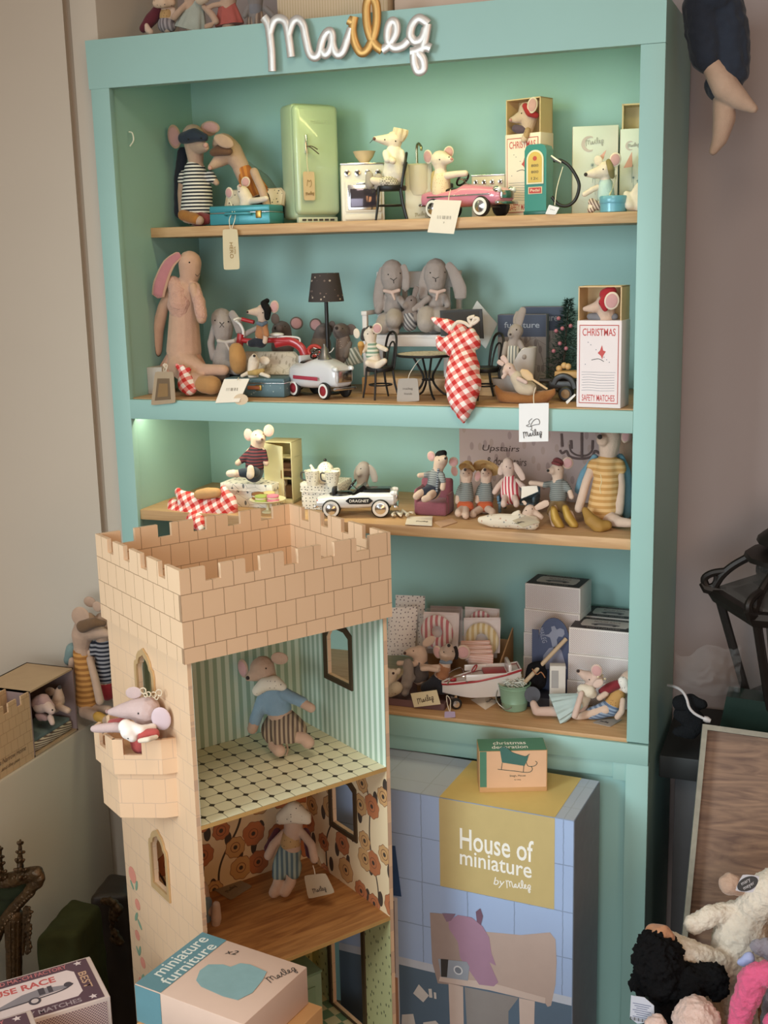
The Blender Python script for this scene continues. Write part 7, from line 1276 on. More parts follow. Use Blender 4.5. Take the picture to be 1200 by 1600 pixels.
# matchbox cartons
hatch = dotgrid('#ddd4d0', '#ab9a9a', .0042, .34)
def racecarton(lab, bl, br, z, top, y, rz, dep, toplab=True):
    c, rz, W, h = place_box(C7, bl, br, z, top, y, rz, dep); t = thing('race_carton', lab, 'box', c, rz, 'matchbox cartons on the fourth shelf'); build(MB().box((0, 0, h/2), (W, dep, h), bev=.0012), 'carton', plain('#e2d9d3', .6, 0., .02), t, False); R_ = Matrix.Rotation(rz, 3, 'Z'); f = Fr(c+R_ @ V3((-W/2, -dep/2, 0)), R_ @ V3((1, 0, 0)), (0, 0, 1)); f.rect(.003, .003, W-.003, h-.003, hatch, t, 'printed_strip'); T = Fr(c+R_ @ V3((-W/2, -dep/2, h)), R_ @ V3((1, 0, 0)), R_ @ V3((0, 1, 0)))
    if toplab:
        pur = plain('#3e3436', .6, 0., .05); T.rect(.002, .002, W-.004, dep-.003, pur, t, 'printed_border'); T.poly([(W*.16, dep*.25), (W*.82, dep*.25), (W*.85, dep*.35), (W*.85, dep*.7), (W*.82, dep*.8), (W*.16, dep*.8), (W*.13, dep*.7), (W*.13, dep*.35)], plain('#cfc4be', .6), t, 'printed_panel', .0007); gm = plain('#857d80', .6); T.text('MOUSE RACE', W*.5, dep*.66, dep*.12, plain('#9a7d7d', .6), t, .0011, width=W*.4, offset=.02); T.text('OLD MATCH FACTORY', W*.5, dep*.90, dep*.09, plain('#b3a3a0', .6), t, .0011, width=W*.6); T.text('SAFETY MATCHES', W*.5, dep*.13, dep*.09, plain('#b3a3a0', .6), t, .0011, width=W*.5)
        T.poly([(W*.3, dep*.35), (W*.7, dep*.35), (W*.72, dep*.45), (W*.6, dep*.53), (W*.4, dep*.53), (W*.28, dep*.43)], gm, t, 'printed_race_car', .0011)
        for q in (.36, .64): T.poly(ellp(W*q, dep*.36, .0045, .0045, 14), plain('#4a4447', .6), t, 'printed_race_car', .0014)
    return t, c, W, h
hz_ = .0; yb = .262; zs_ = [Z4]
for i, (lab, top) in enumerate((('lowest of the left stack of matchbox cartons', 441), ('third from the top of the left matchbox carton stack', 335), ('second carton from the top of the left matchbox carton stack', 230), ('topmost matchbox carton of the left stack, its dark top showing', 117))):
    dx = (0, 2, 4, 8)[i]; t, c, W, h = racecarton(lab, (650+dx, 0), (902+(0, 0, 0, 2)[i], 0), zs_[-1], top, yb-.045, -.10, .085, i == 3); zs_.append(zs_[-1]+h+.0006)
zs_ = [Z4]
for i, (lab, top) in enumerate((('lowest of the right stack of matchbox cartons', 548), ('middle carton of the right matchbox carton stack', 431), ('topmost matchbox carton of the right stack, printed top facing up', 314))):
    t, c, W, h = racecarton(lab, (845+i*4, 0), (1150, 0), zs_[-1], top, .155, -.03, .085, i == 2); zs_.append(zs_[-1]+h+.0006)
t, c, W, h = racecarton('matchbox carton at the back right, behind the right stack', (912, 0), (1150, 0), Z4, 262, .25, -.03, .082, True)
# blue display tin with mouse picture
navy = plain('#46506f', .5, 0., .04); p0 = C7.at(690, 610, .165); Wd = C7.at(855, 610, .165).x-p0.x; zt = C7.at(770, 270, .165).z-Z4; t = thing('display_box', 'navy display card box with a round top and mouse outline', 'box', V3((p0.x+Wd/2, .165, Z4)))
o_ = [(0, 0), (Wd, 0), (Wd, zt*.72)]+[(Wd*.59+Wd*.41*math.cos(a), zt*.72+zt*.28*math.sin(a)) for a in [i*PI/16 for i in range(17)]]+[(Wd*.18, zt*.84), (0, zt*.84)]
build(MB().prism(o_, (p0.x, .165, Z4), (1, 0, 0), (0, 0, 1), .003), 'back_card', navy, t); f = Fr((p0.x, .1618, Z4), (1, 0, 0), (0, 0, 1))
def nx(x, y): q = onplane(*C7.px(x, y), f.O, f.N)-f.O; return q.dot(f.U), q.dot(f.W)
f.poly([nx(*q) for q in [(745, 350), (765, 345), (778, 330), (775, 312), (790, 308), (800, 325), (815, 318), (832, 325), (835, 345), (825, 358), (808, 355), (800, 370), (805, 405), (790, 412), (780, 400), (775, 375), (770, 360)]][::-1], plain('#8d93a8', .6), t, 'printed_mouse', .0006); q = nx(738, 350); text('MAILEG', f.p(*q), V3((.28, 0, -.96)), V3((.96, 0, .28)), .011, plain('#9aa0b4', .6), t, .001, width=.034)
f.poly([nx(*q) for q in [(735, 500), (740, 440), (765, 408), (790, 402), (820, 415), (845, 500)]], plain('#8f93aa', .6), t, 'printed_dress', .0006)
build(MB().box((p0.x+Wd*.35, .13, Z4+.012), (Wd*1.2, .05, .024), bev=.002), 'base_tray', plain('#2a2a33', .6), t)
t = thing('fabric_pouch', 'black cloth pouch in front of the navy display box', 'pouch', V3((C7.at(705, 600, .125).x, .125, Z4+.025))); soft('pouch', [[(690, 560, 36), (700, 510, 38), (720, 490, 30)], [(720, 560, 34), (735, 520, 26)]], C7, .125, felt('#17161a'), t, None, 4, .003); build(MB().tube(catmull([C7.at(x, y, .095) for x, y in ((690, 500), (710, 525), (730, 515), (748, 540))], 4), .0012, 6), 'gold_cord', plain('#a5704a', .5), t)
p = C7.at(692, 615, .075); t = thing('round_label', 'dark round label leaning before the navy display box', 'label', V3((p.x, p.y, Z4))); k = C7.k*mpp(p); build(MB().lathe([(0, 0), (36*k, 0), (36*k, .003), (0, .003)], p, 28, V3((0, -1, .25))), 'disc', plain('#4d4f58', .6, 0., .05), t)
c, rz, W, h = place_box(C7, (768, 625), (838, 612), Z4+.002, 488, .10, .25, .022); t, f = cbox('pill_carton', 'small white carton standing tilted by the wooden pole', 'box', c, rz, (W, .022, h), plain('#d9d4cc', .6, 0., .02)); f['front'].rect(W*.1, h*.5, W*.55, h*.9, plain('#a9a6a4', .6), t, 'printed_text_block'); f['left'].rect(.003, .004, .019, h*.9, plain('#b7b3b0', .6), t, 'printed_text_block')
# tulle mouse, caped mouse
d = Doll('tulle_mouse', 'mouse in pale tulle skirt with flowers at its ear, legs stretched to the left', 'plush toy', C7, .085, fabric_p, [[(900, 680, 34), (920, 620, 34), (945, 580, 26), (970, 545, 40)], [(968, 545, 36), (925, 528, 22, -.01), (897, 512, 12, -.016)], [(910, 610, 13, -.03), (895, 660, 14, -.045), (880, 710, 15, -.05)], [(840, 690, 24, -.02), (760, 690, 22, -.035), (710, 690, 20, -.04), (695, 655, 16, -.042)]], Z4)
d.skirt('tulle_skirt', plain('#b3c6c4', .8, 0., .05), (905, 640, 36, -.01), (790, 682, 74, -.03), pleats=13, amp=.08, flat=.7); d.wear('cream_shawl', cloth('#dcd0bb'), [[(912, 590, 24, -.012), (945, 600, 30, -.016), (960, 612, 22, -.012)]]); d.wear('cream_top', cloth('#d8cbb6'), [[(925, 612, 34), (905, 650, 38)]]); d.ear(978, 508, 26, 30, -10, -.012, 5, pinkin); d.ear(985, 566, 18, 26, 50, -.03, 0)
for x, y in ((990, 520), (1003, 530), (1015, 545), (1000, 550), (985, 535)): d.eye((x, y), r=6, mat=plain('#d9cba8', .8))
d.eye((945, 548), r=3); d.nose(895, 510, 8, '#3a2c2a')
d = Doll('red_cape_mouse', 'mouse in red cape, quilted bodice and blue striped trousers, head behind the bookcase edge', 'plush toy', C7, .10, fabric_s, [[(1050, 670, 36), (1070, 620, 34), (1090, 575, 30), (1125, 545, 40)], [(1020, 610, 14, -.02), (990, 630, 14, -.025)], [(1095, 640, 13, -.03), (1090, 690, 14, -.04), (1070, 715, 14, -.04)], [(1020, 680, 26, -.02), (950, 700, 20, -.03), (890, 715, 17, -.03)]], Z4)
d.wear('red_cape', cloth('#7d2027'), [[(1000, 600, 16, -.012), (1035, 585, 24, -.014), (1070, 570, 22, -.012)]]); d.wear('quilted_bodice', dots('#b3884f', '#7a5630', 200, .2), [[(1075, 615, 36, -.006), (1050, 655, 40, -.006)]]); d.wear('striped_trousers', stripes('#8f9fb3', '#5d6d86', .008, (.4, 0, 1)), [[(1045, 672, 42, -.008), (990, 690, 34, -.02), (950, 700, 28, -.026)]]); d.wear('dotted_collar', dots('#e6ddd2', '#4a4442', 200, .2), [[(1095, 555, 24, -.016), (1110, 590, 22, -.014)]])
lying(C7, [(1000, 722), (1092, 728), (1040, 760), (960, 742)], Z4, plain('#a3988d', .7), 'price_tag', 'grey tag lying under the red caped mouse', script=True, rnd=.12)
# ================================================================== toys in the castle
y1_ = onz(436, 1178, F1).y
d = Doll('blue_sweater_mouse', 'mouse in blue jumper and striped skirt sitting in the top room of the castle', 'plush toy', C8, y1_, fabric_t,
    [[(740, 850, 50), (718, 770, 44), (700, 715, 40), (680, 660, 34), (660, 620, 46)], [(655, 622, 44), (630, 645, 26, -.012), (607, 657, 13, -.018)], [(668, 720, 20, -.01), (640, 790, 20, -.02), (622, 845, 20, -.025)], [(740, 715, 20, -.01), (790, 740, 18, -.015), (838, 768, 18, -.02)], [(725, 870, 24, -.01), (700, 905, 22, -.02), (722, 925, 24, -.03)], [(770, 870, 24, -.01), (815, 880, 22, -.01), (828, 895, 24, -.012)]], None)
d.wear('blue_jumper', cloth('#7f9aac'), [[(700, 710, 44), (718, 765, 50)], [(668, 720, 25, -.01), (642, 785, 24, -.018), (632, 815, 24, -.022)], [(740, 715, 24, -.01), (790, 740, 22, -.014), (808, 748, 22, -.016)]]); d.skirt('striped_skirt', stripes('#a38f76', '#5d4c40', .009, (1, .4, 0)), (728, 785, 46), (742, 880, 74), pleats=9, amp=.1, flat=.8, mid=.25)
d.wear('dotted_collar', dots('#ddd3c2', '#3c3533', 130, .16), [[(640, 705, 20, -.018), (665, 680, 26, -.02), (705, 675, 28, -.018), (732, 690, 18, -.012)]]); d.ear(588, 622, 28, 36, -8, .0, -20, pinkin); d.ear(722, 585, 32, 24, 10, .006, 20); d.eye((672, 622), r=3.2); d.nose(605, 657, 8, '#2b2321'); d.line('tail', [(745, 890), (752, 920), (742, 955)], 4, fabric_t)
y2_ = onz(*D1.px(680, 570), F2).y
d = Doll('dotted_cap_mouse', 'mouse in dotted cap, quilted top and striped trousers in the flowered castle room', 'plush toy', D1, y2_, fabric_t,
    [[(690, 470, 44), (715, 400, 42), (722, 330, 36), (728, 260, 40)], [(690, 315, 17), (645, 365, 19, -.01), (625, 410, 20, -.012)], [(760, 315, 17), (800, 365, 18, -.01), (812, 425, 18, -.012)], [(670, 480, 24, -.015), (665, 520, 22, -.03), (648, 560, 24, -.035)], [(720, 480, 24, -.015), (715, 520, 22, -.025), (692, 556, 24, -.03)]], None)
d.wear('quilted_top', dots('#b08d5e', '#6d5238', 160, .2), [[(722, 310, 36), (715, 355, 44)]]); d.wear('striped_trousers', stripes('#8f9a8f', '#52646a', .0105, (1, .4, 0)), [[(712, 395, 50), (695, 440, 52)], [(672, 450, 34, -.01), (668, 490, 30, -.022)], [(730, 450, 34, -.01), (728, 480, 30, -.018)]]); d.wear('dotted_cap', dots('#cdbfa8', '#3c3533', 130, .16), [[(680, 250, 26, -.012), (728, 225, 40, -.01), (775, 250, 26, -.008)], [(670, 268, 16, -.014), (725, 258, 20, -.022), (785, 268, 16, -.01)]]); d.wear('red_cape', cloth('#54202a'), [[(660, 310, 16, .012), (625, 380, 20, .016)], [(775, 310, 16, .012), (800, 400, 24, .02)]])
swing_tag(D1, y2_-.03, [(770, 490), (858, 480), (897, 560), (788, 585)], d.t, plain('#b5a68f', .8, 0., .03), [(815, 492), (812, 470, .01), (806, 450, .02)], None, '#4a4038', None, .16, script=True)
lying(D1, [(395, 545), (495, 505), (560, 535), (470, 592)], F2+.0006, plain('#9a8c76', .8, 0., .03), 'price_tag', 'beige tag lying on the wooden castle floor', script=True, rnd=.15)
yf = onz(*D1.px(412, 690), F2).y
d = Doll('hidden_doll', 'toy behind the castle front edge of which one pale foot shows', 'plush toy', D1, yf, fabric_s, [[(412, 610, 17), (412, 665, 22), (410, 690, 18)], [(385, 640, 20, .01), (360, 600, 30, .015), (350, 540, 30, .02)]], None); d.wear('blue_trouser', cloth('#7f97a8'), [[(372, 670, 20, .004), (362, 600, 34, .013)]])
t, f = cbox('toy_cooker', 'mint green toy cooker in the lowest castle room', 'toy stove', cp(.283, .22, F3+.0006), CA, (.12, .085, .118), plain('#9ab59a', .4, 0., .03), None, .003); build(MB().box((0, 0, .121), (.122, .087, .006), bev=.002), 'worktop', plain('#86a388', .4), t, False); build(MB().lathe([(0, .124), (.026, .124), (.03, .132), (.027, .132), (0, .127)], (-.02, 0, 0), 24), 'pan', black(), t, False); build(MB().box((0, -.0445, .06), (.085, .004, .07), bev=.0015), 'oven_door', plain('#8fab90', .4), t, False)
d = Doll('balcony_mouse', 'lilac grey mouse with dotted collar leaning out of the castle balcony', 'plush toy', B7, -.652, plain('#c0a9a6', .92, 0., .05, 60., .35),
    [[(600, 690, 100), (600, 620, 105), (640, 480, 100), (650, 380, 130)], [(665, 330, 146), (530, 325, 112, -.004), (400, 338, 76, -.008), (285, 350, 36, -.01)], [(480, 520, 55, -.02), (330, 510, 55, -.03), (180, 520, 50, -.035), (110, 525, 38, -.037)]], None, None, .0016)
redd = cloth('#b4504c'); d.wear('red_dress', redd, [[(600, 560, 118), (600, 680, 112)], [(620, 585, 60, -.045), (740, 575, 60, -.035)], [(420, 470, 66, .01), (300, 470, 50, .02)]]); d.wear('cream_trim', creamf, [[(590, 650, 26, -.062), (680, 635, 30, -.060), (760, 610, 24, -.045)]]); d.wear('dotted_collar', dots('#eee6e0', '#3c3533', 95, .14), [[(440, 500, 80, -.045), (470, 560, 84, -.052), (510, 610, 60, -.052)], [(480, 500, 60, -.045), (600, 540, 54, -.045), (720, 510, 46, -.02)]])
d.ear(525, 150, 95, 66, -12, .0, 5, None, .2); d.ear(812, 420, 105, 128, -8, -.012, 15, None, .2, plain('#c9b6bd', .92, 0., .05)); d.eye((575, 365), r=11); d.nose(252, 345, 24, '#a5817a')
for x, y, r in ((625, 130, 32), (680, 165, 26), (735, 170, 30), (790, 150, 34), (760, 195, 26), (650, 175, 20)): p, n = d.surf(x, min(260, y+80)); q = B7.at(x, y, p.y); k = B7.k*mpp(q); build(MB().tube([q+V3((math.cos(a), .2*math.sin(a*2), math.sin(a)))*r*k for a in [i*2*PI/14 for i in range(14)]], 7*k, 6, True), 'ribbon_flower', plain('#cfc0a8', .9), d.t)
# ================================================================== ledge at the left
ZL = .5206
P0 = onz(122, 1141, ZL); P1_ = onz(54, 1184, ZL); xb = (P0.x+P1_.x)/2; ya, yb_, yc = P0.y, P1_.y, -.62; dpt = .13; hb2 = .155
t = thing('castle_playbox', 'cardboard castle playbox with bricks and a bed in its open end, on the left ledge', 'toy box', V3((xb-dpt/2, (ya+yc)/2, ZL))); bm_ = bricks('#c9a883', '#a3835f', .022, .026, .0010, .01, .65, 'UV', '#c2a07a')
g = .020; pts = [(0, 0), (yb_-yc, 0)]; L = yb_-yc; prof = []; n = 9; m_ = L/(n+(n-1)*.6); x = L
for i in range(n):
    prof.append((x, hb2+.0)); prof.append((x-m_, hb2)); 
    if i < n-1: prof += [(x-m_, hb2-.02), (x-m_*1.6, hb2-.02)]
    x -= m_*1.6
link('brick_front', panel_mesh(pts+prof, [], .004, V3((xb-.004, yc, ZL)), V3((0, 1, 0)), V3((0, 0, 1))), bm_, t); link('brick_back', panel_mesh(pts+prof, [], .004, V3((xb-dpt*.5, yc, ZL)), V3((0, 1, 0)), V3((0, 0, 1))), bm_, t)
lilac = plain('#8f7a78', .7, 0., .03); tanb = plain('#b59a7a', .65, 0., .04)
for nm, ce_, sz_, m in (('bottom', (xb-dpt/2, (ya+yb_)/2, ZL+.003), (dpt, ya-yb_, .004), tanb), ('roof', (xb-dpt/2, (ya+yb_)/2, ZL+hb2-.002), (dpt, ya-yb_, .004), tanb), ('inner_back', (xb-dpt+.002, (ya+yb_)/2, ZL+hb2/2), (.004, ya-yb_, hb2), lilac), ('end_wall', (xb-dpt/2, ya-.002, ZL+hb2/2), (dpt, .004, hb2), lilac), ('end_wall', (xb-dpt/2, yb_+.002, ZL+hb2/2), (dpt, .004, hb2), lilac)): build(MB().box(ce_, sz_), nm, m, t)
f = Fr((xb+.0002, yc, ZL), (0, 1, 0), (0, 0, 1)); hand = plain('#5f4c3a', .7, 0., 0.); f.text('a Narrow Home', L-.072, .036, .011, hand, t, .0006, width=.09, shear=.3); f.text('and the pee', L-.082, .018, .010, hand, t, .0006, width=.062, shear=.3)
bed = thing('bedding', 'striped mattress and grey green blanket inside the castle playbox', 'bedding', V3((xb-.05, (ya+yb_)/2, ZL+.005))); build(MB().box((xb-.05, (ya+yb_)/2, ZL+.017), (.088, (ya-yb_)*.88, .022), bev=.006), 'mattress', stripes('#cfc0a6', '#6d5a4c', .005, (.3, .2, 1)), bed); build(MB().box((xb-.05, (ya+yb_)/2+.002, ZL+.032), (.08, (ya-yb_)*.82, .010), bev=.004), 'blanket', cloth('#5d6f6d'), bed)
yq = (ya+yb_)/2
d = Doll('bed_mouse', 'mouse in ruffled bonnet lying in the castle playbox bed', 'plush toy', D4, yb_+.055, fabric_p, [[(290, 960, 50), (340, 950, 50), (380, 990, 30, -.01)], [(370, 1040, 24, -.01), (385, 1080, 20, -.014)]], None, None, .0016); d.wear('ruffled_bonnet', cloth('#b08f8a'), [[(270, 930, 46), (320, 910, 46), (370, 960, 34)], [(290, 1030, 36), (330, 1040, 30)]], wob=.003); d.eye((385, 985), r=7)
d = Doll('bed_mouse', 'brown mouse with raised nose behind the bonnet mouse in the bed', 'plush toy', D4, yb_+.10, fabric_t, [[(400, 960, 50), (430, 920, 48)], [(430, 900, 46), (430, 850, 30), (437, 822, 16)], [(430, 960, 26, -.01), (500, 990, 24, -.02)]], None, None, .0016); d.nose(438, 818, 15, '#2b2321'); d.ear(370, 850, 40, 34, 10, .01, 20)
d = Doll('ledge_mouse', 'tall mouse in orange striped shirt and brown mask seated on the left ledge', 'plush toy', D4, -.035, fabric_t, [[(640, 940, 78), (635, 780, 72), (615, 620, 66), (600, 520, 60), (610, 430, 85), (640, 350, 85)], [(640, 400, 80), (730, 410, 50, -.012), (790, 425, 26, -.018)], [(660, 610, 26, -.02), (700, 760, 30, -.03), (735, 920, 32, -.035)], [(530, 620, 26), (520, 760, 26)], [(620, 1000, 44, -.02), (720, 1040, 38, -.045), (800, 1065, 30, -.05)], [(680, 980, 40), (800, 985, 34, -.01)]], ZL, None, .002)
d.wear('striped_shirt', stripes('#c48c4a', '#9a6530', .0135), [[(600, 555, 66), (620, 640, 74), (638, 780, 80), (640, 920, 84)]], wob=.001); d.wear('brown_mask', cloth('#6d5138'), [[(610, 370, 50, -.03), (690, 345, 40, -.035), (760, 350, 24, -.025)]]); d.wear('teal_cape', cloth('#7b918e'), [[(530, 530, 44, .012), (505, 620, 40, .02)]]); d.ear(592, 298, 74, 76, 20, -.03, 5, None, .2); d.ear(660, 190, 50, 40, 10, .02, 5); d.wear('gold_band', plain('#b98d3e', .6), [[(720, 1035, 42, -.045), (765, 1055, 38, -.048)]])
d = Doll('ledge_mouse', 'mouse in navy striped shirt beside the orange striped one, half behind the castle', 'plush toy', D4, -.02, fabric_t, [[(780, 820, 60), (770, 640, 58), (760, 500, 50), (760, 330, 70)], [(660, 560, 22, -.02), (680, 640, 22, -.02)]], ZL, None, .002); d.wear('striped_shirt', stripes('#8f8d90', '#1d1f2a', .010), [[(765, 500, 64), (770, 620, 70), (775, 740, 72)], [(690, 500, 28, -.01), (675, 570, 28, -.018)]]); d.wear('red_trousers', cloth('#8d2027'), [[(780, 800, 66), (790, 860, 60)]]); d.ear(715, 225, 40, 40, 10, -.03, 0)
# ================================================================== gilded furniture bottom left
def gild(): return memo_gild
t_ = NT('gilded_wood', .42, .5); n_ = t_.noise(45, 5); t_.base(t_.mix(n_, '#120c07', '#5f4425')); t_.bump(t_.noise(120, 4), .8, .004); memo_gild = t_.m; vel = felt('#262a18', .2, 60., .3, 0.)
Yg = -.56; V = B4
t = thing('gilded_console', 'dark gilded carved console end with leafy finial, bottom left', 'console table', V3((V.at(60, 1000, Yg).x, Yg, -.12)))
soft('carved_rim', [[(-140, 470, 60), (60, 480, 62), (200, 440, 60), (290, 415, 52), (322, 450, 36), (300, 500, 40), (220, 560, 40)], [(240, 560, 44), (160, 640, 46), (70, 740, 46), (0, 860, 44), (-60, 1000, 44)]], V, Yg, memo_gild, t, .003, 2, .0015, 120)
soft('velvet_panel', [[(-150, 580, 80, .03), (0, 570, 70, .03), (100, 560, 50, .03)], [(-150, 700, 70, .03), (0, 660, 60, .03)], [(-40, 540, 80, .03), (90, 560, 84, .03), (170, 530, 66, .03), (60, 640, 70, .035), (-20, 760, 60, .035)]], V, Yg, vel, t, .004)
beads = [(250-i*19, 590+i*i*.7+i*13, 15, -.036) for i in range(15)]
soft('beading', [[q] for q in beads], V, Yg, memo_gild, t, .0018, 0, 0)
soft('leg', [[(110, 760, 78), (110, 900, 72), (110, 1100, 64), (112, 1400, 60), (112, 1700, 62)]], V, Yg, memo_gild, t, .003, 2, .001, 60)
soft('leg_flute', [[(80+i*32, 800, 9, -.055), (84+i*28, 1100, 8, -.048), (88+i*24, 1400, 8, -.046)] for i in range(3)], V, Yg, memo_gild, t, .0018, 1, 0)
rnd = random.Random(4)
soft('carved_leaves', [[(205+rnd.uniform(-10, 30)*(1-i*.05), 700+i*34, rnd.uniform(15, 25), -.03), (230+rnd.uniform(-10, 25)*(1-i*.05), 690+i*34, rnd.uniform(9, 15), -.04)] for i in range(11)]+[[(205, 700, 26, -.02), (195, 880, 22, -.02), (180, 1060, 10, -.02)]], V, Yg, memo_gild, t, .0018, 0, .001, 160)
def leafy(cx, y0, y1, w):
    out = [[(cx, y1, w*.7), (cx, (y0+y1)/2, w*.45), (cx, y0, w*.2)]]; m = 5
    for i in range(m):
        f_ = i/(m-1); y = y0+(y1-y0)*(.06+.9*f_); r = w*(.5+.7*f_)
        for sgn in (-1, 0, 1): out.append([(cx+sgn*r*.42, y+r*.2, w*(.30+.1*f_), -.010-.008*(sgn == 0)), (cx+sgn*r*(.72+.12*(i % 2)), y-r*.1+8*(i % 2), w*(.22+.08*f_), -.014-.010*(sgn == 0))])
    return out
for cx, y0, y1, w in ((158, 165, 470, 50), (0, 215, 470, 48)): soft('finial', leafy(cx, y0, y1, w), V, Yg, memo_gild, t, .0014, 1, .0015, 110)
def draped(name, lab, cat, pts, z, mat, low=-.12, wob=.006):
    P = [V.onz(x, y, z) for x, y in pts]; c = sum(P, V3())/len(P); t = thing(name, lab, cat, V3((c.x, c.y, low))); mb = MB(); a = [mb.bm.verts.new(p) for p in P]; b = [mb.bm.verts.new(V3((p.x, p.y, low))+(p-c)*.12*V3((1, 1, 0))) for p in P]; n = len(P); mb.bm.faces.new(a); mb.bm.faces.new(b[::-1])
    for i in range(n): mb.bm.faces.new((a[i], b[i], b[(i+1) % n], a[(i+1) % n]))
    me = mb.mesh('cover'); o = bpy.data.objects.new('tmp', me); COL.objects.link(o); m = o.modifiers.new('b', 'BEVEL'); m.width = .012; m.segments = 3; r = o.modifiers.new('r', 'REMESH'); r.mode = 'VOXEL'; r.voxel_size = .005; s_ = o.modifiers.new('s', 'SMOOTH'); s_.iterations = 4; me2 = eval_mesh(o); bpy.data.objects.remove(o)
    for v in me2.vertices: v.co += V3((v.normal.x, v.normal.y, 0))*(math.sin(v.co.x*90)+math.sin(v.co.y*110))*wob*.3*max(0, 1-(v.co.z-low)/(z-low)*.8)+v.normal*noise.noise(v.co*25)*wob*.5
    me2.materials.clear(); o = link('cover', me2, mat, t, True, False)
    for p in me2.polygons: p.use_smooth = True
    return t
draped('velvet_stool', 'dark green velvet covered stool behind the race matchboxes', 'stool', [(265, 925), (600, 880), (800, 650), (555, 598)], .30, felt('#33351a', .15, 40., .3, 0.))
t = draped('carved_chest', 'dark carved wooden chest behind the green velvet stool', 'chest', [(690, 610), (1010, 590), (1040, 430), (850, 402)], .22, plain('#2b2018', .5, 0., .15, 20.), -.12, .004)
soft('gilded_ornament', [[(800, 640, 26), (880, 640, 30), (930, 700, 34), (900, 780, 26)], [(900, 880, 24), (940, 960, 30), (880, 940, 22)], [(870, 700, 20), (880, 900, 18)]], V, V.onz(850, 640, .22).y-.04, memo_gild, t, .0022, 1, .004, 110)
# ================================================================== right of the bookcase
blk = plain('#1d1e1e', .6, 0., .15, 20.)
zc_ = at(1252, 1182, .16).z; x0_ = 1.235; t = thing('dark_cabinet', 'dark low cabinet behind the tray, right of the bookcase', 'cabinet', (1.52, .23, -.12)); build(MB().box((1.52, .24, (zc_-.17)/2), (.56, .26, zc_+.07), bev=.003), 'body', plain('#4b4a4c', .7, 0., .05), t); build(MB().box((1.51, .23, zc_-.025), (.60, .30, .05), bev=.004), 'top_board', blk, t)
t = thing('folded_cloth', 'black folded cloth at the left end of the dark cabinet', 'cloth', V3((1.27, .06, at(1075, 1180, .05).z-.06))); soft('cloth', [[(180, 1340, 40), (260, 1330, 46), (330, 1350, 40)], [(170, 1420, 36), (240, 1440, 50), (300, 1450, 44)], [(165, 1530, 36), (220, 1530, 40), (300, 1500, 40)], [(260, 1330, 40), (260, 1520, 50)]], D6, .05, felt('#15171a', .2), t, .004, 2, .01, 30)
t = thing('green_glass_jar', 'dark green glassy box under the clear plastic bag', 'box', V3((at(1160, 1110, .08).x, .08, at(1160, 1135, .08).z))); build(MB().prism([(0, 0), (.13, -.01), (.13, .06), (.01, .065)], at(1125, 1135, .06), (1, 0, 0), (0, 0, 1), -.06), 'body', plain('#1f2e29', .2, 0., .1, 30.), t)
# lantern
yl = .16; c = at(1252, 1060, yl); k = mpp(c); ir = plain('#241d19', .5, .5, .12, 40.); zz = lambda py: at(1252, py, yl).z
t = thing('lantern', 'large dark iron lantern at the right edge of the picture', 'lantern', V3((c.x, c.y, zz(1120)))); b0 = V3((c.x, c.y, 0)); A6 = 0.
def hexring(r, z, rad): return MB().tube([b0+V3((math.cos(a)*r, math.sin(a)*r, z)) for a in [A6+i*PI/3 for i in range(6)]], rad, 8, True)
def hx6(prof, nm, mat=None, n=6): return build(MB().lathe([(r*k, zz(py)) for r, py in prof], b0, n), nm, mat or ir, t)
hx6([(0, 785), (14, 790), (36, 806), (56, 826), (74, 840), (76, 847), (48, 853), (0, 853)], 'finial', None, 16); hx6([(0, 853), (46, 855), (70, 860), (92, 866), (94, 873), (72, 878), (0, 878)], 'cap', None, 12)
hx6([(110, 928), (142, 930), (146, 938), (138, 950), (112, 954)], 'upper_band'); hx6([(0, 1088), (84, 1090), (86, 1098), (60, 1108), (72, 1116), (74, 1122), (0, 1122)], 'base')
hx6([(0, 1122), (40, 1122), (64, 1150), (70, 1180), (0, 1180)], 'foot', None, 12)
gl = glassy('#d8d0c8', .08, .05); hx6([(118, 952), (76, 1090)], 'glass_body', gl); hx6([(84, 878), (112, 898), (130, 928)], 'glass_roof', gl)
for i in range(6):
    a = A6+i*PI/3; e = V3((math.cos(a), math.sin(a), 0))
    build(MB().tube([b0+e*r*k+V3((0, 0, zz(py))) for r, py in ((128, 945), (80, 1096))], 7*k, 8), 'rib', ir, t); build(MB().tube(catmull([b0+e*r*k+V3((0, 0, zz(py))) for r, py in ((84, 874), (108, 890), (126, 908), (138, 930))], 4), 6.5*k, 8), 'roof_rib', ir, t)
    build(MB().tube(catmull([b0+e*r*k+V3((0, 0, zz(py))) for r, py in ((118, 900), (140, 905), (152, 915), (146, 928), (134, 922), (132, 908)) ], 4), 6*k, 8), 'scroll', ir, t); build(MB().tube([b0+e*r*k+V3((0, 0, zz(py))) for r, py in ((120, 935), (150, 930), (156, 922))], [9*k, 8*k, 5*k], 8), 'corner_leaf', ir, t)
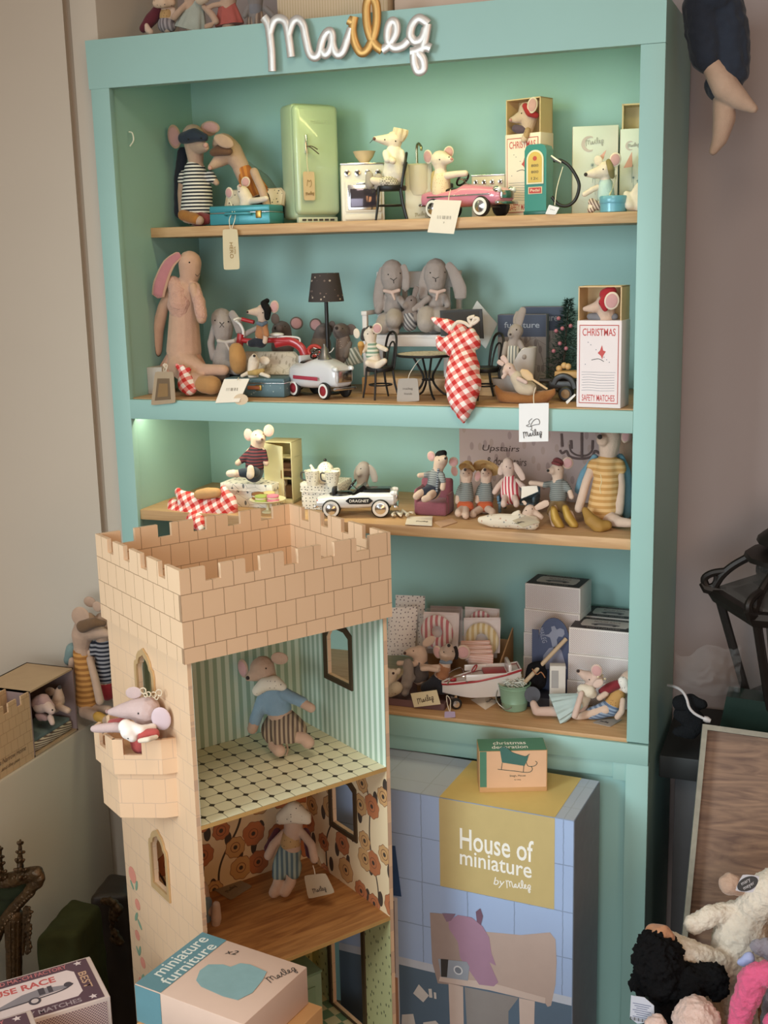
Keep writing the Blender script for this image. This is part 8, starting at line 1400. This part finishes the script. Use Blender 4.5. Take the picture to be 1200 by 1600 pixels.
# plastic bag and cord
mb = MB(); n = 26; vs = []
for j in range(n+1):
    for i in range(n+1):
        u, v = i/n, j/n; x = 150+430*u; y = (1010-60*u+25*math.sin(u*9))*(1-v)+(1300-20*u)*v; b = math.sin(PI*u)*math.sin(PI*v)
        p = D6.at(x, y, .10-.05*b); p += V3((noise.noise(V3((u*5, v*5, 1)))*.004, -abs(noise.noise(V3((u*6, v*5, 4))))*.02, noise.noise(V3((u*4, v*4, 9)))*.004)); vs.append(mb.bm.verts.new(p))
for j in range(n):
    for i in range(n): mb.bm.faces.new((vs[j*(n+1)+i], vs[j*(n+1)+i+1], vs[(j+1)*(n+1)+i+1], vs[(j+1)*(n+1)+i]))
o = solo(build(mb, 'plastic_bag', glassy('#ffffff', .05, .055)), 'crumpled clear plastic bag on the dark cabinet', 'plastic bag', V3((at(1105, 1085, .1).x, .1, at(1105, 1088, .1).z)))
t = thing('power_cord', 'white cord hanging from behind the bookcase side to the tray top', 'cord', D6.at(370, 1460, .0)); build(MB().tube(catmull([D6.at(x, y, q) for x, y, q in ((100, 1225, .10), (150, 1236, .06), (195, 1265, .04), (222, 1310, .03), (240, 1370, .02), (275, 1410, .01), (330, 1440, .0), (360, 1452, .0))], 5), .0028, 8), 'cord', plain('#b9b4b4', .5), t); build(MB().tube([D6.at(335, 1442, 0), D6.at(355, 1450, 0), D6.at(380, 1460, 0)], [.005, .0065, .004], 10), 'plug', plain('#c4c0c0', .5), t)
# wooden tray leaning
TLp, BLp = at(1098, 1131, -.04), at(1066, 1462, -.20); dn = (BLp-TLp); BLp = TLp+dn*(TLp.z+.108)/(TLp.z-BLp.z); U = (at(1290, 1163, -.02)-TLp); W_ = .42; U = U.normalized(); Wd_ = (TLp-BLp).normalized(); U = (U-Wd_*U.dot(Wd_)).normalized(); N = U.cross(Wd_); H_ = (TLp-BLp).length
t = thing('wooden_tray', 'worn framed wood tray leaning at the right of the bookcase', 'tray', BLp+U*W_/2)
R3 = Matrix((U, N*-1, Wd_)).transposed(); fr_ = plain('#5d655f', .7, 0., .12, 50.); ed = plain('#8d887a', .7, 0., .15, 60.)
def tb(x0, x1, z0, z1, d0, d1, nm, m): c = BLp+U*(x0+x1)/2+Wd_*(z0+z1)/2-N*(d0+d1)/2; build(MB().box(c, (x1-x0, d1-d0, z1-z0), R=R3.to_4x4()), nm, m, t)
tb(.004, W_-.004, .004, H_-.004, .030, .036, 'panel', wood('#5f463a', '#95765f', (1.2, 1.2, 9), .6, 'Object', 5., 2.5, .3))
for nm, q in (('side_rail', (0, .010, 0, H_)), ('side_rail', (W_-.010, W_, 0, H_)), ('end_rail', (.010, W_-.010, H_-.010, H_)), ('end_rail', (.010, W_-.010, 0, .010))): tb(*q, .003, .036, nm, fr_); tb(*q, 0, .003, nm.replace('rail', 'edge'), ed)
tb(.20, .27, H_-.006, H_+.002, -.003, .004, 'metal_clasp', plain('#8d8678', .4, .6, .1))
# plush pile
def plush(name, lab, y, mat, chains, parts=(), vox=.004, wob=.004, wsc=70, V=B8):
    me = soft_mesh(chains, V, y, .0036, 3); wobble(me, wob*.45, 80); wobble(me, wob*.4, 210)
    for v in me.vertices: v.co.z = max(v.co.z, -.118)
    zs = min(v.co.z for v in me.vertices); xs = sum(v.co.x for v in me.vertices)/len(me.vertices); t = thing(name, lab, 'plush toy', V3((xs, y, zs))); o = link('body', me, mat, t, True, False)
    for p in me.polygons: p.use_smooth = True
    for nm, m, ch in parts: soft(nm, ch, V, y, m, t, .0035, 3, .0025, 80)
    return t
t = plush('white_lamb', 'large white plush lamb with beige ear and hang tag, right edge', -.30, felt('#d9cdbd', .06, 60., 1.), [[(980, 820, 210), (960, 690, 205), (1000, 640, 200), (1080, 480, 150), (1200, 330, 170), (1260, 290, 160)], [(620, 570, 80, -.03), (770, 500, 80, -.02), (950, 450, 70)], [(350, 700, 110, -.08), (560, 800, 120, -.08), (800, 900, 130, -.06), (1000, 900, 150)], [(900, 1000, 200), (900, 1300, 220), (900, 1700, 240)]],
    [('ear', felt('#b99a86', .06, 60., .8), [[(900, 255, 90, -.02), (960, 280, 70, -.01)], [(1020, 300, 40)]]), ('tan_sole', felt('#b3805f', .06, 80., .4), [[(300, 640, 66, -.10), (380, 640, 70, -.11), (430, 680, 50, -.11)]])], .005, .006, 45)
P = [B8.at(x, y, -.42) for x, y in ((1000, 178), (1140, 192), (1085, 325), (940, 308))]; o, N = poly_card(rounded(P, .25), plain('#c2bcc0', .5, 0., .02), 'hang_tag', t, .001); c = sum(P, V3())/4+N*.0016; Ut = (P[1]-P[3]).normalized(); Wt = N.cross(Ut); oval = build(MB().prism(ellp(0, 0, .019, .011), c, Ut, Wt, .0003), 'printed_oval', dark_ink, o); text('mary', c+Wt*.0035, Ut, Wt, .006, plain('#c9c4c4', .5), o, .0008, width=.018, shear=.2); text('meyer', c-Wt*.0045, Ut, Wt, .006, plain('#c9c4c4', .5), o, .0008, width=.022, shear=.2)
t = plush('black_dog', 'shaggy black plush dog with a white care tag, in front of the bookcase corner', -.42, felt('#0d0c0e', .2, 60., 1.), [[(350, 880, 200), (340, 800, 190)], [(380, 1000, 190), (480, 1060, 150), (650, 1010, 130), (780, 990, 110), (800, 1080, 90)], [(220, 1000, 90), (190, 1060, 70)], [(450, 1200, 170), (450, 1500, 200), (450, 1900, 200)]], (), .005, .016, 60)
P = [B8.at(x, y, -.5) for x, y in ((130, 1125), (235, 1140), (310, 1205), (315, 1330), (180, 1345), (122, 1300))]; o, N = poly_card(P, plain('#c3c6d2', .5, 0., .01), 'care_tag', t, .001); Ut = (P[3]-P[5]).normalized(); Ut = V3((1, 0, 0)); Wt = N.cross(Ut).normalized()
if Wt.z < 0: Wt = -Wt
for i in range(7): q = B8.at(215, 1195+i*17, -.5)+N*.0012; build(MB().box(q, (.030-(i % 3)*.006, .0004, .0011)), 'printed_line', plain('#6f7590', .6), o)
q0 = B8.at(200, 1315, -.5)+N*.0012
for i in range(14): build(MB().box(q0+V3(((i-7)*.0022, 0, 0)), (.0007+.0008*(i*7 % 3 == 0), .0004, .006)), 'printed_barcode', dark_ink, o)
plush('blush_lamb', 'pale pink curly plush toy in the front of the pile, bottom right', -.52, felt('#d6b9ae', .07, 60., 1.), [[(640, 1330, 190), (640, 1290, 160)], [(340, 1340, 70), (300, 1350, 60)], [(640, 1500, 220), (640, 1900, 240)]], (), .0045, .008, 55)
plush('pink_plush', 'bright pink shaggy plush toy at the bottom right corner', -.50, felt('#d95f86', .08, 60., 1.), [[(1080, 1000, 110), (1060, 1090, 110), (1010, 1200, 100), (980, 1300, 90), (980, 1600, 120), (990, 1900, 150)], [(1100, 960, 90), (1200, 960, 100), (1300, 1000, 100)], [(1210, 1330, 60), (1260, 1340, 80)]], (), .0045, .007, 60)
plush('grey_plush', 'grey fluffy plush toy above the pink one at the right edge', -.44, felt('#8d8790', .1, 60., 1.), [[(1120, 740, 60), (1200, 760, 80), (1290, 800, 110)], [(1290, 900, 120), (1300, 1500, 160), (1300, 1900, 170)]], [('blue_collar', plain('#a9b3e0', .5), [[(990, 870, 40, -.01), (1060, 830, 44, -.01)]])], .0045, .008, 60)
# ================================================================== on top of the bookcase
ZTp = 2.0556
def topdoll(name, lab, cx, skin, dress, y=.075, chains=(), wears=(), hatm=None, hy=-20):
    d = Doll(name, lab, 'plush toy', TP, y, skin, [[(cx, 200, 50), (cx, 80, 46), (cx, hy, 64)]]+list(chains), ZTp, None, .002)
    for nm, m, ch in wears: d.wear(nm, m, ch)
    return d
topdoll('red_caped_doll', 'doll in dark red cape and dotted collar, leftmost on the bookcase top', 295, fabric_s, None, .07, [[(340, 70, 20), (350, 130, 22)], [(140, 190, 18, -.03), (150, 225, 26, -.03), (170, 240, 24, -.03)]], [('quilted_bodice', dots('#b08d5e', '#6d5238', 160, .2), [[(295, 90, 52), (290, 130, 56)]]), ('striped_shorts', stripes('#9a9294', '#6d6568', .008, (1, 0, 0)), [[(270, 190, 52), (320, 195, 46)], [(290, 180, 66)]]), ('red_cape', cloth('#5d1f2a'), [[(235, 70, 44, .01), (180, 140, 50, .01), (115, 215, 34, .0)]]), ('dotted_collar', dots('#d3b59a', '#4a3c36', 130, .16), [[(215, 25, 34, -.02), (265, 15, 46, -.022), (330, 18, 30, -.01)]])])
d = topdoll('green_dress_doll', 'doll in pale grey green dress, second from left on the bookcase top', 480, fabric_t, None, .075, [[(440, 30, 22, -.01), (390, 80, 24, -.02), (345, 130, 26, -.02)], [(570, 50, 22, -.01), (630, 110, 26, -.02), (660, 160, 26, -.025)], [(620, 190, 22, -.03), (590, 200, 22, -.035)]], [('collar', cloth('#c9b49c'), [[(540, 0, 40, -.02), (580, -10, 34, -.02)]])]); d.skirt('dress', cloth('#a3a79c'), (510, 10, 62), (470, 225, 130), pleats=9, amp=.06, flat=.6)
d = topdoll('coral_dress_doll', 'doll in coral red dress, third from left on the bookcase top', 755, fabric_t, None, .075, [[(700, 30, 20, -.01), (640, 40, 20, -.015), (600, 60, 20, -.015)]]); d.skirt('dress', cloth('#a8554c'), (740, 10, 62), (760, 190, 118), pleats=8, amp=.06, flat=.6)
d = topdoll('grey_top_doll', 'doll in grey top and striped skirt, beside the cream carton on the bookcase top', 955, cloth('#7d7572'), None, .075, [[(900, 60, 20, -.01), (875, 120, 20, -.015)], [(1030, 60, 22, -.01), (1090, 120, 22, -.01)]], [('grey_top', cloth('#77757a'), [[(955, 40, 56), (955, 80, 58)]])]); d.skirt('striped_skirt', stripes('#9a8474', '#6d5a50', .009, (1, 0, 0)), (955, 90, 56), (960, 190, 72), pleats=8, amp=.08, flat=.7)
P = at(434, 40, .09); Q = at(606, 30, .09); t = thing('cream_carton', 'cream corrugated carton behind the sign on the bookcase top', 'box', V3(((P.x+Q.x)/2, .14, ZTp))); build(MB().box(((P.x+Q.x)/2, .14, ZTp+.06), (Q.x-P.x, .10, .12), bev=.002), 'carton', stripes('#cdb79a', '#c2aa8b', .006, (1, 0, 0)), t)
P = at(612, 20, .10); Q = at(790, 10, .10); t = thing('dotted_bag', 'pale pink dotted bag right of the sign on the bookcase top', 'bag', V3(((P.x+Q.x)/2, .15, ZTp))); build(MB().box(((P.x+Q.x)/2, .15, ZTp+.05), (Q.x-P.x, .09, .10), bev=.012), 'bag', dots('#c9b2a2', '#8a6f66', 70, .13), t)
d = Doll('dangling_doll', 'large plush doll in navy trousers with legs hanging over the bookcase right side', 'plush toy', D8, .13, fabric_t, [[(980, -260, 100), (970, -140, 100), (960, -40, 90)], [(900, 0, 70), (920, 180, 62), (950, 290, 48), (1010, 390, 62), (1080, 450, 42), (1135, 486, 22)], [(1000, 20, 70, .02), (1010, 250, 62, .02), (1000, 420, 46, .02), (1005, 530, 52, .02), (985, 620, 36, .02), (955, 675, 20, .02)]], None, None, .003)
d.wear('navy_trousers', cloth('#232a38'), [[(960, -40, 100), (900, 20, 82), (905, 130, 78), (925, 255, 72)], [(990, 0, 92, .02), (1025, 150, 92, .02), (1035, 290, 84, .02), (1000, 370, 84, .02)], [(1060, 200, 60, .02), (1075, 330, 44, .02)]], .003, 3, .003)
